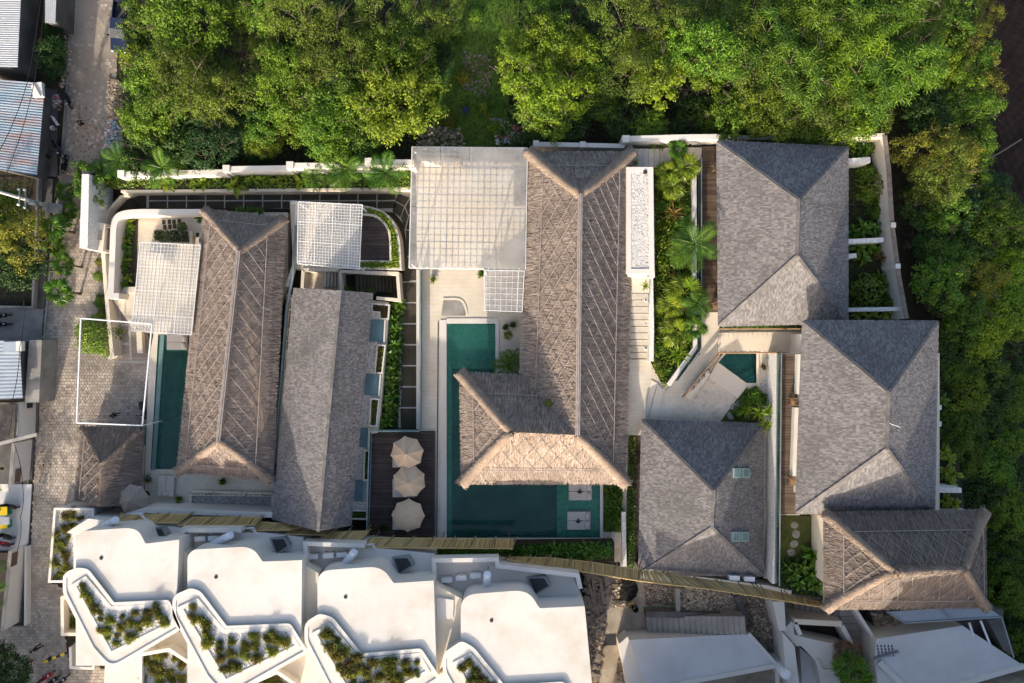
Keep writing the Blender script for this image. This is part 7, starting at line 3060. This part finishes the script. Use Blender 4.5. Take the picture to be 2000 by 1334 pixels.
# ------------------------------------------------------------------ plants of the gardens
FF = frond_feather(2.1, 1)
FFs = frond_feather(1.5, 2)
FAN = frond_fan(.75, 1, .75)
BL = blade_leaf(1.0, .3)
BLs = blade_leaf(.75, .13, .9, .7)
SPK = blade_leaf(.85, .09, .75, .55)
MK = {
    'fan': make_palm('fan_palm', 'fan', 14, 1.5, FAN, 'leaf_garden', 2, 'frond'),
    'fantall': make_palm('fan_palm', 'fantall', 14, 3.4, FAN, 'leaf_garden', 2, 'frond', trunk_r=.11),
    'fanlime': make_palm('fan_palm', 'fanlime', 11, .9, FAN, 'leaf_yellow', 2, 'frond'),
    'feather': make_palm('feather_palm', 'feather', 12, 2.6, FF, 'leaf_garden', 2, 'frond', trunk_r=.1),
    'feathers': make_palm('feather_palm', 'feathers', 11, 1.6, FFs, 'leaf_garden', 2, 'frond', trunk_r=.08),
    'broad': make_palm('broadleaf_plant', 'broad', 14, .12, BL, 'leaf_garden', 3, 'leaf', spread=.5),
    'broadlime': make_palm('broadleaf_plant', 'broadlime', 12, .12, BL, 'leaf_yellow', 3, 'leaf', spread=.5),
    'strap': make_palm('strap_leaf_plant', 'strap', 26, .12, BLs, 'leaf_garden', 3, 'leaf', spread=.4),
    'strapdark': make_palm('strap_leaf_plant', 'strapdark', 24, .12, BLs, 'leaf_mid', 3, 'leaf', spread=.4),
    'rust': make_palm('spiky_plant', 'rust', 24, .35, SPK, 'leaf_rust', 3, 'leaf'),
    'spiky': make_palm('spiky_plant', 'spiky', 34, .8, SPK, 'leaf_lime', 4, 'leaf'),
    'dry': make_palm('fan_palm', 'dry', 7, 2.6, FAN, 'leaf_dry', 1, 'frond', tilt=-.7),
    'bush': make_bush('garden_shrub', 71, .8, .9, 'leaf_mid', 520, .2),
    'bushlime': make_bush('garden_shrub', 72, .8, .8, 'leaf_gold', 420, .2),
    'bigbush': make_bush('round_shrub', 73, 1.6, 2.0, 'leaf_lime', 2600, .2),
    'olive': make_bush('olive_shrub', 74, 1.1, 1.2, 'leaf_olive', 420, .28, .35),
    'agave': make_palm('agave', 'agave', 20, .1, blade_leaf(.6, .12, 1.0, .6), 'leaf_olive', 3, 'leaf'),
}
prn = random.Random(99)


def plant(kind, px, py, z, s, label, cat, group=None, rz=None):
    return put('plant_' + kind, MK[kind], W(px, py, z), prn.uniform(0, 6.28) if rz is None else rz, s * prn.uniform(.93, 1.07), label, cat, group)


# street palms
G = 'fan palms along the street wall'
for i, (k, x, y, s) in enumerate((('fan', 147, 382, 1.1), ('fan', 150, 416, 1.0), ('fan', 140, 437, 1.15), ('fantall', 146, 455, 1.15), ('fan', 128, 484, 1.1), ('fantall', 160, 522, 1.05), ('fantall', 158, 574, 1.3))):
    plant(k, x, y, 0, s * .78, 'fan palm, ' + ORD[i] + ' from the top along the white gate and the street wall', 'palm', G)
plant('bigbush', 198, 655, 0, 1.35, 'large round lime-green shrub at the end of the street wall, under the net frame', 'shrub')
plant('bushlime', 208, 615, 0, 1.1, 'small shrub just above the round shrub on the street wall', 'shrub')
plant('bush', 204, 590, 0, 1.1, 'dark shrub against the street wall below the tall fan palms', 'shrub')
plant('bush', 194, 540, 0, .7, 'small green shrub against the street wall beside the tall fan palms', 'shrub')
plant('bushlime', 196, 512, 0, .6, 'small yellow-green shrub just below the gate', 'shrub')
plant('bush', 196, 425, 0, .7, 'small shrub in the corner behind the gate window', 'shrub')
put('tree_gate', make_tree('garden_tree', 301, 2.1, 4.2, 'leaf_mid', 46, 60, .2), W(205, 366, 0), .4, .95, 'round bright green tree beside the top of the white gate', 'tree')
# palms of the north garden
for i, (k, x, y, s, lab) in enumerate((('feather', 262, 330, 1.15, 'feather palm leaning over the leftmost end of the north garden wall'), ('feather', 228, 328, .8, 'feather palm beside the rubbish heap, left end of the north garden'), ('feather', 345, 342, 1.15, 'dark feather palm standing over the north garden wall, second from the left'),
                                       ('feathers', 622, 352, 1.1, 'feather palm in the middle of the northern planting bed'), ('feather', 688, 345, 1.1, 'dark feather palm in the northern bed, left of the big pergola corner'),
                                       ('feather', 762, 352, 1.25, 'large feather palm in the northern bed, next to the big pergola'))):
    plant(k, x, y, 1.4 if x > 300 else 0, s * .9, lab, 'palm', 'palms of the north garden')
for i, (k, x, y, s) in enumerate((('broadlime', 330, 360, 1.2), ('broadlime', 382, 360, .9), ('broadlime', 400, 358, 1.0), ('strap', 430, 362, 1.0), ('broadlime', 462, 366, 1.5), ('strap', 480, 360, .9), ('broadlime', 497, 352, 1.3), ('broadlime', 517, 352, 1.1), ('broadlime', 545, 356, 1.1), ('broadlime', 590, 358, 1.2), ('broadlime', 650, 358, 1.0), ('broad', 722, 358, 1.0), ('strap', 795, 350, 1.0))):
    plant(k, x, y, 1.45, s, ('yellow-green' if 'lime' in k else 'green') + ' leafy plant, ' + ORD[i] + ' from the left in the northern planting bed', 'plant', 'plants of the northern bed')
put('bare_shrub', make_bare(5, 1.2, 1.6), W(410, 372, 0), 0, .8, 'leafless twiggy shrub hanging over the dark slab path', 'shrub')
# west garden strip of yellow-green leaves
for i in range(11):
    plant(('broadlime', 'broad', 'strap')[i % 3], 254 - i * .5 + prn.uniform(-5, 5), 436 + i * 12, .95, .75, 'yellow-green leafy plant, ' + ORD[i] + ' from the top in the strip beside the curved white wall', 'plant', 'plants beside the curved white wall')
for i, (x, y) in enumerate(((393, 427), (470, 411), (490, 412), (510, 413))):
    plant('broad', x, y, .9, .7, 'dark leafy plant, ' + ORD[i] + ' from the left at the top edge of the western thatched roof', 'plant', 'plants at the western thatched roof')
# hedge of tall leaves by the narrow path
for i in range(15):
    plant(('broad', 'strapdark', 'broad')[i % 3], 775 - i * 1.2 + prn.uniform(-6, 6), 594 + i * 16.3, .05, 1.35, 'tall broad-leaved plant, ' + ORD[i] + ' from the top beside the narrow dark slab path', 'plant', 'broad-leaved plants by the narrow path')
greenery('undergrowth', [(758, 585), (790, 585), (786, 720), (778, 834), (746, 834)], .05, 'leaf_dark', 1500, .3, .9, 81, lw=.45)
# lush strip
for i, (k, x, y, s, d) in enumerate((('fan', 1318, 300, .8, 'small yellow-green fan palm on the top landing'), ('broad', 1320, 322, 1.1, 'bright broad-leaved plant at the top of the lush garden strip'), ('fanlime', 1333, 332, 1.0, 'lime fan palm near the top of the lush garden strip'), ('fanlime', 1301, 345, 1.0, 'lime fan palm on the left near the top of the lush strip'),
                                     ('fanlime', 1306, 368, 1.0, 'pale lime fan palm, second on the left of the lush strip'), ('broadlime', 1317, 378, 1.0, 'lime broad-leaved plant below the pale fan palms'), ('rust', 1311, 420, 1.6, 'orange-tinged spiky plant in the upper half of the lush strip'),
                                     ('broad', 1322, 448, 1.2, 'glossy broad-leaved plant below the orange spiky plant'), ('feather', 1338, 486, 1.2, 'feather palm leaning over the wall of the lush strip onto the deck'), ('feathers', 1318, 496, 1.0, 'smaller feather palm left of the leaning one'),
                                     ('rust', 1315, 548, 1.4, 'orange-tinged spiky plant in the middle of the lush strip'), ('fanlime', 1330, 575, 1.3, 'big lime leaf plant below the middle spiky plant'), ('feathers', 1350, 595, 1.2, 'palm with fronds over the glass railing of the lush strip'), ('fanlime', 1305, 600, 1.0, 'lime fan palm in the lower half of the lush strip, left side'),
                                     ('broad', 1340, 625, 1.2, 'broad-leaved plant in the lower half of the lush strip'), ('fanlime', 1312, 648, 1.0, 'lime fan palm above the big bright rosette'), ('fan', 1345, 640, .9, 'green fan palm beside the wall, above the big bright rosette'), ('spiky', 1317, 690, 1.75, 'big bright yellow-green spiky rosette at the lower end of the lush strip'),
                                     ('strap', 1300, 725, 1.0, 'strap-leaved plant at the very tip of the lush strip'), ('bush', 1292, 400, .8, 'dark shrub on the left edge of the lush strip'), ('bush', 1336, 410, .9, 'dark shrub on the right of the lush strip, upper half'), ('bush', 1296, 520, .8, 'green shrub on the left edge of the lush strip, middle'), ('bush', 1340, 540, .8, 'green shrub by the wall of the lush strip, middle'), ('bush', 1290, 680, .8, 'green shrub left of the big bright rosette'))):
    plant(k, x, y, 2.5 if y > 310 else 2.65, s * 1.05, d, 'plant', 'plants of the lush garden strip')
plant('spiky', 1258, 560, 4.2, .8, 'small spiky plant on the landing below the pebble roof', 'plant')
plant('spiky', 1238, 322, 3.6, .6, 'small plant at the corner of the white pebble roof', 'plant')
for i, (x, y, s) in enumerate(((1472, 803, 1.35), (1490, 800, 1.3), (1488, 826, 1.3), (1450, 800, 1.0))):
    plant('spiky', x, y, 2.6, s, 'bright spiky rosette, ' + ('upper left', 'upper right', 'lower right', 'leftmost')[i] + ' one above the roof corner of the third slate villa', 'plant', 'rosettes above the third villa')
for i, (x, y, s) in enumerate(((1470, 772, 1.2), (1482, 780, 1.0), (1455, 783, .9), (1440, 805, .8))):
    plant('bush', x, y, 2.55, s, 'dark green shrub, ' + ORD[i] + ' one in the bed below the plunge pool', 'shrub', 'shrubs below the plunge pool')
plant('feathers', 992, 712, .9, 1.2, 'dark feathery palm between the big pool and the thatched roof', 'palm')
plant('feathers', 1003, 700, .9, .9, 'smaller dark palm tucked against the huge thatched eave', 'palm')
plant('agave', 1207, 972, 1.2, 1.0, 'grey-green agave beside the planting at the end of the big pool', 'plant')
# east garden
for i, (k, x, y, s) in enumerate((('broad', 1664, 290, 1.3), ('broad', 1684, 296, 1.3), ('broadlime', 1700, 292, 1.2), ('broad', 1672, 310, 1.0), ('broad', 1692, 275, 1.1), ('bush', 1690, 340, 1.3), ('olive', 1702, 365, 1.5), ('bush', 1690, 380, 1.0), ('strapdark', 1705, 395, 1.3), ('bush', 1708, 415, 1.0), ('broad', 1678, 450, 1.5), ('broad', 1664, 455, 1.3), ('broad', 1700, 448, 1.2), ('strap', 1718, 455, 1.1), ('broad', 1670, 486, 1.3), ('broad', 1690, 482, 1.2), ('strapdark', 1708, 490, 1.2), ('broad', 1680, 505, 1.2), ('rust', 1716, 505, 1.1), ('strapdark', 1712, 545, 1.5), ('olive', 1690, 570, 1.6), ('strapdark', 1722, 560, 1.2), ('bush', 1735, 590, 1.1), ('broadlime', 1675, 612, 1.1), ('broadlime', 1700, 612, 1.0), ('broadlime', 1725, 610, 1.1), ('broadlime', 1750, 608, 1.0))):
    plant(k, x, y, 2.25, s, ('yellow-green' if 'lime' in k else 'olive' if k == 'olive' else 'rusty' if k == 'rust' else 'dark green' if 'dark' in k or k == 'bush' else 'glossy green') + ' plant, ' + ORD[i] + ' from the top in the walled east garden', 'plant', 'plants of the east garden')
for i, (x, y) in enumerate(((1832, 782), (1835, 812), (1838, 880), (1850, 895), (1840, 918), (1858, 925), (1848, 942), (1842, 975), (1858, 982))):
    plant('broadlime' if i > 1 else 'broad', x, y, 2.3, 1.2, 'bright leafy plant, ' + ORD[i] + ' from the top along the right eave of the largest villa', 'plant', 'plants along the right eave')
# lawn court jungle
for i, (x, y, s) in enumerate(((1583, 1080, 1.7), (1560, 1105, 1.4), (1592, 1110, 1.5), (1575, 1122, 1.3), (1545, 1118, 1.2), (1598, 1090, 1.2), (1556, 1135, 1.1), (1590, 1138, 1.3), (1535, 1108, 1.0), (1600, 1060, .9))):
    plant('broad', x, y, 3.9, s, 'dark broad-leaved plant, ' + ORD[i] + ' of the jungle clump below the little lawn', 'plant', 'jungle clump below the little lawn')
greenery('undergrowth', [(1522, 1092), (1608, 1080), (1606, 1160), (1560, 1156), (1516, 1140)], 3.9, 'leaf_dark', 1500, .3, .7, 82)
greenery('undergrowth', [(1490, 1090), (1510, 1090), (1510, 1142), (1480, 1138)], 1.0, 'leaf_mid', 400, .25, .7, 83)
for i, (x, y) in enumerate(((1085, 1072), (1110, 1066), (1140, 1070), (1160, 1066), (1180, 1074), (1060, 1074), (1030, 1076), (900, 1074), (870, 1078), (940, 1078))):
    plant('strapdark' if i % 2 else 'broad', x, y, 2.7, 1.1, 'leafy plant, number ' + ORD[i] + ' in the green strip below the big pool' if False else 'leafy green plant, ' + ORD[i] + ' in the shrubbery between the big pool and the bamboo screens', 'plant', 'plants below the big pool')
# palms of the bottom right and of the street houses
plant('fantall', 1622, 1268, .4, 1.25, 'tall fan palm growing out of the sunken planter of the stepped white house', 'palm')
plant('dry', 1628, 1252, .4, 1.3, 'withered brown fan palm beside the tall one in the sunken planter', 'palm')
plant('fan', 1648, 1302, 1.5, 1.2, 'lower green fan palm at the edge of the stepped white house', 'palm')
plant('feather', 4, 915, 1.0, 1.1, 'feather palm over the white street wall with the brown shutter', 'palm')
plant('feather', 10, 1110, 1.8, 1.1, 'upper feather palm behind the lower street wall', 'palm')
plant('feather', 6, 1145, 1.6, 1.1, 'lower feather palm behind the lower street wall', 'palm')

# ------------------------------------------------------------------ trees
TK = {
    'mid': make_tree('broadleaf_tree', 401, 3.3, 6.5, 'leaf_mid', 78, 62, .26),
    'mid2': make_tree('broadleaf_tree', 402, 3.3, 7.0, 'leaf_mid', 84, 62, .24, .42),
    'lime': make_tree('broadleaf_tree', 403, 3.2, 7.2, 'leaf_lime', 84, 64, .24),
    'lime2': make_tree('broadleaf_tree', 404, 3.2, 6.4, 'leaf_lime', 84, 60, .26, .42),
    'olive': make_tree('fine_leaved_tree', 405, 3.3, 6.8, 'leaf_olive', 80, 70, .19, .32),
    'olive2': make_tree('fine_leaved_tree', 406, 3.4, 6.4, 'leaf_olive', 90, 70, .2, .32, flatten=.9),
    'blue': make_tree('feathery_tree', 407, 3.0, 6.0, 'leaf_blue', 90, 66, .2, .35),
    'dark': make_tree('dark_tree', 408, 3.2, 5.6, 'leaf_dark', 80, 62, .26),
    'gold': make_tree('golden_tree', 409, 3.2, 6.4, 'leaf_gold', 90, 66, .2, .4),
    'star': make_tree('rosette_tree', 410, 3.3, 7.0, 'leaf_mid', 95, 60, .26, .4, star=True),
    'star2': make_tree('rosette_tree', 411, 3.2, 6.6, 'leaf_lime', 90, 54, .25, .4, star=True),
}
TONE = {'mid': 'mid-green broad-leaved', 'mid2': 'mid-green broad-leaved', 'lime': 'bright lime-green', 'lime2': 'bright lime-green', 'olive': 'olive-green fine-leaved', 'olive2': 'olive-green fine-leaved', 'blue': 'bluish-green feathery', 'dark': 'dark green', 'gold': 'golden yellow-green', 'star': 'green rosette-leaved', 'star2': 'bright green rosette-leaved'}
TREES = []


def grow(k, x, y, s, z=None):
    TREES.append((k, x, y, s))


for a in (  # left wood
        ('mid', 295, 40, .85), ('lime2', 284, 128, .8), ('dark', 275, 60, .75), ('mid2', 345, 38, 1.1), ('dark', 312, 95, .8), ('olive', 352, 110, 1.1), ('mid', 300, 160, .95), ('lime', 395, 55, 1.0),
        ('olive', 372, 172, 1.15), ('mid', 280, 238, .85), ('dark', 300, 225, .9), ('mid2', 330, 215, .9), ('olive2', 420, 200, 1.0), ('blue', 425, 280, .95), ('dark', 285, 282, .9), ('dark', 345, 285, .9), ('lime2', 322, 300, .6),
        ('olive', 432, 148, .8), ('blue', 402, 105, .8),
        ('mid', 530, 30, 1.0), ('olive', 590, 35, 1.1), ('olive', 520, 105, .75), ('mid2', 560, 130, .95), ('blue', 560, 88, .8), ('olive', 640, 80, 1.2), ('olive2', 612, 160, 1.1), ('mid', 520, 165, .8), ('lime', 565, 195, .9), ('mid', 650, 190, 1.0), ('olive', 690, 140, 1.0),
        ('mid2', 640, 245, .9), ('lime2', 590, 232, .75), ('mid', 690, 225, .95), ('dark', 480, 215, .8), ('mid', 505, 245, .75), ('lime2', 520, 282, .6), ('blue', 490, 292, .5), ('mid', 655, 285, .8), ('dark', 700, 285, .8), ('olive', 740, 40, 1.0), ('dark', 695, 60, .9), ('mid', 738, 100, .8),
        ('lime', 788, 150, 1.15), ('lime', 770, 205, 1.15), ('lime', 805, 215, .9), ('olive', 815, 60, .95), ('mid2', 795, 95, .9), ('dark', 840, 100, .8), ('olive', 868, 40, .8), ('lime2', 848, 85, .6), ('blue', 855, 140, .55), ('mid', 478, 20, .8),
        ('olive', 470, 60, .7), ('dark', 455, 180, .6),
        # middle group
        ('lime', 1050, 92, .85), ('mid', 1085, 70, .85), ('lime2', 1118, 92, .95), ('mid2', 1012, 92, .65), ('lime', 1012, 158, .8), ('lime', 1060, 170, .95), ('lime2', 1098, 188, .95), ('mid', 1055, 215, .9), ('lime2', 1080, 222, .8), ('dark', 1110, 238, .8), ('dark', 1030, 240, .8), ('mid', 1155, 130, .7), ('dark', 1165, 90, .8), ('dark', 1100, 30, .8), ('mid2', 1060, 20, .7), ('mid2', 1180, 200, .6), ('dark', 1155, 190, .7),
        ('dark', 1210, 235, .7), ('mid', 1270, 245, .65), ('dark', 1330, 255, .6),
        # right wood
        ('olive', 1225, 35, 1.1), ('lime2', 1262, 90, .95), ('olive', 1300, 30, 1.0), ('olive2', 1245, 145, 1.0), ('lime', 1290, 150, .95), ('mid', 1330, 95, 1.0), ('olive', 1370, 50, 1.1), ('star', 1420, 30, 1.0), ('mid2', 1400, 110, 1.1), ('lime', 1375, 140, .8), ('star', 1455, 75, 1.05),
        ('star2', 1500, 35, 1.05), ('olive', 1445, 125, 1.0), ('star', 1520, 100, 1.15), ('star', 1570, 45, 1.1), ('star2', 1610, 100, 1.1), ('star', 1650, 40, 1.15), ('star2', 1700, 85, 1.15), ('star', 1745, 40, 1.1), ('olive2', 1790, 20, .9), ('star2', 1775, 100, 1.05), ('star', 1745, 140, 1.05), ('olive', 1480, 170, 1.05), ('star', 1560, 150, 1.15), ('star2', 1640, 150, 1.1), ('star', 1690, 165, 1.1),
        ('mid', 1440, 215, .95), ('lime', 1490, 225, 1.0), ('olive', 1535, 210, 1.0), ('olive2', 1590, 215, 1.05), ('lime', 1650, 215, 1.05), ('lime', 1640, 250, .75), ('mid2', 1560, 245, .9), ('star2', 1600, 258, .8), ('mid', 1405, 235, .7), ('dark', 1480, 262, .6), ('dark', 1370, 210, .7), ('olive', 1700, 215, .8), ('dark', 1715, 190, .7)):
    grow(*a)
# the gully on the right: trees rooted lower down
rr = random.Random(31)
pts = [(q[1], q[2]) for q in TREES]
EAST = [('mid', 1845, 30, 1.1), ('gold', 1880, 60, 1.1), ('lime2', 1860, 110, 1.1), ('gold', 1905, 30, .9), ('mid2', 1900, 120, 1.0), ('lime2', 1860, 170, 1.1), ('gold', 1910, 160, .9), ('dark', 1810, 190, 1.0), ('dark', 1775, 215, 1.0), ('mid', 1850, 215, 1.0), ('mid2', 1905, 210, .9), ('dark', 1800, 245, 1.0),
        ('gold', 1795, 300, 1.2), ('gold', 1840, 310, 1.1), ('olive', 1820, 345, 1.2), ('olive2', 1775, 360, .9), ('gold', 1868, 285, .9), ('mid2', 1900, 290, .9), ('mid', 1890, 330, .9), ('blue', 1935, 400, 1.1), ('dark', 1780, 410, .9), ('dark', 1870, 400, 1.1), ('mid', 1830, 420, .9), ('mid', 1920, 445, 1.2), ('mid2', 1965, 420, 1.1), ('dark', 1800, 480, .9), ('mid2', 1840, 500, .9),
        ('mid', 1980, 470, 1.0), ('dark', 1880, 480, 1.0), ('lime2', 1950, 530, 1.1), ('gold', 1900, 560, 1.1), ('lime', 1945, 590, 1.2), ('mid', 1800, 550, 1.0), ('dark', 1850, 570, 1.0), ('mid2', 1880, 620, 1.1), ('lime2', 1920, 650, 1.2), ('lime', 1965, 620, .9), ('dark', 1860, 660, 1.0), ('mid', 1905, 710, 1.1), ('dark', 1950, 700, 1.0), ('dark', 1990, 720, 1.0), ('mid2', 1860, 730, .8),
        ('lime2', 1880, 790, 1.0), ('mid', 1860, 830, .9), ('dark', 1920, 770, 1.1), ('mid2', 1965, 790, 1.1), ('dark', 1910, 840, 1.1), ('mid', 1955, 860, 1.1), ('dark', 1995, 830, 1.1), ('olive', 1890, 890, .9), ('mid2', 1930, 920, 1.1), ('dark', 1975, 930, 1.1), ('dark', 1900, 955, 1.0), ('mid', 1945, 990, 1.1), ('mid2', 1985, 1010, 1.1), ('dark', 1930, 1050, .9), ('mid', 1975, 1080, 1.1), ('blue', 1940, 1110, .8), ('dark', 1990, 1140, 1.1), ('mid2', 1955, 1160, 1.0), ('dark', 1985, 1200, 1.0), ('mid', 1970, 1240, .8), ('dark', 2005, 1260, .9)]
for k, x, y, s in EAST:
    if not (x > 1955 and y < 400) and not (x > 1970 and 560 < y < 760):
        grow(k, x + max(0, (1850 - x) * .45), y, s * .85)
for a in (('gold', 25, 455, 1.0), ('lime2', 12, 440, .8), ('dark', 20, 520, .9), ('olive', 10, 490, .8), ('mid', 14, 398, .6), ('dark', 16, 1322, .75), ('dark', -16, 1306, .7), ('dark', 102, 95, .55), ('dark', 106, 130, .5), ('dark', 100, 60, .4)):
    grow(*a)

used = {}
def where(x, y):
    if x < 130:
        return 'west of the street'
    if x < 960 and y < 310:
        return ('top edge' if y < 75 else 'upper part' if y < 150 else 'lower part' if y < 235 else 'wall side') + ' of the left wood'
    if x < 1200:
        return 'right of the grassy clearing'
    if y < 275 and x < 1800:
        return ('top edge' if y < 70 else 'upper part' if y < 130 else 'lower part' if y < 205 else 'wall side') + ' of the right wood'
    return ('upper end' if y < 270 else 'upper middle' if y < 620 else 'lower middle' if y < 985 else 'lower end') + ' of the right gully'


GRP = {}
for q in TREES:
    GRP.setdefault((where(q[1], q[2]), TONE[q[0]]), []).append(q)
for (wh, tone), lst in GRP.items():
    vert = 'gully' in wh or 'west of' in wh
    lst.sort(key=lambda q: q[2] if vert else q[1])
    for i, (k, x, y, s) in enumerate(lst):
        nth = (ORD[i] + (' such from the top, ' if vert else ' such from the left, ')) if len(lst) > 1 else ''
        h0 = W(x, y, 4.5)
        z = terrain(h0.x, h0.y) - .1
        loc = W(x, y, z + 4.6 * s)
        loc.z = z
        put('tree_' + k, TK[k], loc, prn.uniform(0, 6.28), (s * prn.uniform(.86, 1.04), s * prn.uniform(.86, 1.04), s * prn.uniform(.9, 1.15)), tone + ' tree, ' + nth + wh, 'tree', 'trees ' + wh)
for i, (x, y, s, z, lab) in enumerate(((1340, 185, 1.0, 0, 'leafless pale shrub at the wood edge, above the white wall'), (1425, 172, .8, 2.5, 'leafless pale twigs sticking out between the trees above the slate villas'), (1795, 470, 1.5, -2, 'bare grey-brown tree in the gully beside the east garden wall'), (1785, 12, .8, 5.5, 'pale dead limb at the top of the wood'), (475, 90, .6, 2, 'thin bare shrub in the dark gap of the left wood'), (1180, 65, .7, .2, 'thin bare shrub in the dark gap right of the clearing'))):
    put('bare_tree', make_bare(8, 2.0, 2.4), W(x, y, z), i * 1.3, s, lab, 'tree')

# undergrowth between the trunks
greenery('undergrowth', [(232, -30), (880, -30), (838, 200), (830, 300), (560, 318), (250, 330), (232, 200)], .05, 'ground_green', 9000, .3, .8, 90)
greenery('undergrowth', [(1000, -30), (1830, -30), (1760, 255), (1200, 266), (985, 280), (1010, 100)], .05, 'ground_green', 10000, .3, .9, 91)
greenery('undergrowth', [(1770, 250), (1930, -30), (1935, 380), (2010, 420), (2010, 1330), (1985, 1280), (1935, 1180), (1935, 990), (1880, 1000), (1840, 640), (1780, 620)], -5.0, 'ground_green', 9000, .34, 1.2, 92)
greenery('undergrowth', [(-30, 350), (60, 350), (55, 595), (-30, 595)], .05, 'leaf_dark', 900, .3, .4, 93)
greenery('undergrowth', [(92, 40), (128, 40), (120, 165), (95, 160)], .05, 'leaf_dark', 900, .26, .5, 94)
for i, (x, y, k_) in enumerate(((890, 60, 'bush'), (905, 150, 'bushlime'), (975, 100, 'bush'), (945, 210, 'bush'), (880, 235, 'bushlime'), (968, 250, 'bush'), (930, 30, 'bush'))):
    plant(k_, x, y, .25, 1.0, 'low scruffy shrub, ' + ORD[i] + ' one in the grassy clearing', 'shrub', 'shrubs in the grassy clearing')
scatter('rubble', [(900, 100), (960, 110), (955, 190), (905, 180)], .27, 'timberold', 160, .3, seed=99, flat=.15)
scatter('leaf_litter', [(100, 380), (215, 330), (230, 240), (150, 200), (135, 330), (85, 640), (65, 1000), (100, 980)], .03, 'timberold', 420, .13, seed=98, flat=.1)
scatter('rubble', [(820, 245), (900, 250), (910, 288), (812, 286)], .25, 'rubble', 300, .25, seed=95)
scatter('litter', [(958, 232), (1020, 240), (1040, 280), (970, 282)], .25, 'litter', 160, .35, seed=96)
scatter('rubble', [(1250, 250), (1400, 225), (1400, 262), (1250, 264)], .05, 'rubble', 260, .25, seed=97)
mb = MB()
mb.path([W(1898, 326, -3.5), W(1950, 300, -3.3), W(1995, 272, -3.2)], [.07, .08, .06], 6)
mb.build('bamboo_pole', M['paletwig'], None, label='long pale pole lying on the dark field right of the gully', cat='pole')
for i, (a, b) in enumerate((((955, 128), (975, 140)), ((948, 145), (957, 166)))):
    mb = MB()
    mb.path([W(*a, .4), W(*b, .45)], .06, 5)
    mb.build('fallen_branch', M['paletwig'], None, label=('upper', 'lower')[i] + ' pale fallen branch lying in the grassy clearing', cat='branch')
mb = MB()
mb.lathe(W(910, 217, .27), [(.25, 0), (.3, .5), (.27, .55), (.22, .5)], 10)
mb.build('plastic_tub', M['blue'], None, label='small dark blue tub in the grassy clearing', cat='tub')

# ------------------------------------------------------------------ unseen houses added south of the frame to throw the low sun's shade
def shade_house(label, px, z, rz, seed):
    """a plain unseen gabled house added for its shade, ridge running along y"""
    P_ = Ws(px, 0)
    c = sum(P_, Vector()) / 4
    t = thing('unseen_house', label, 'house', (c.x, c.y, 0))
    mb = MB()
    top = [Vector((p.x, p.y, z)) for p in P_]
    mb.prism(top, -5)
    mb.build('wall', M['white'], t)
    n0, n1 = (top[0] + top[1]) / 2 + Vector((0, .6, rz - z)), (top[2] + top[3]) / 2 + Vector((0, -.6, rz - z))
    o = .7
    a, b, c_, d = top[0] + Vector((-o, .6, -.2)), top[1] + Vector((o, .6, -.2)), top[2] + Vector((o, -.6, -.2)), top[3] + Vector((-o, -.6, -.2))
    mb = MB()
    mb.add([a, d, n1, n0, b, c_], [(0, 1, 2, 3), (4, 3, 2, 5), (0, 3, 4), (1, 5, 2)])
    mb.build('roof', M['cap'], t)
    return t


shade_house('unseen gabled house added to shade the first slab roof and third villa', [(1178, 1402), (1420, 1402), (1420, 1640), (1178, 1640)], 11.2, 14.4, 1)
shade_house('unseen gabled house added to shade the stepped white house', [(1424, 1410), (1536, 1410), (1536, 1640), (1424, 1640)], 11.5, 13.5, 2)
shade_house('unseen tall gabled block added to shade the thatched pavilion and the gully', [(1542, 1430), (2000, 1430), (2000, 1700), (1542, 1700)], 19.0, 24.0, 3)
shade_house('unseen gabled block added to shade the gully', [(2030, 1380), (2330, 1380), (2330, 1640), (2030, 1640)], 14.0, 18.5, 4)
shade_house('unseen gabled block added to shade the foot of the street', [(-200, 1440), (95, 1440), (95, 1640), (-200, 1640)], 6.5, 8.5, 5)
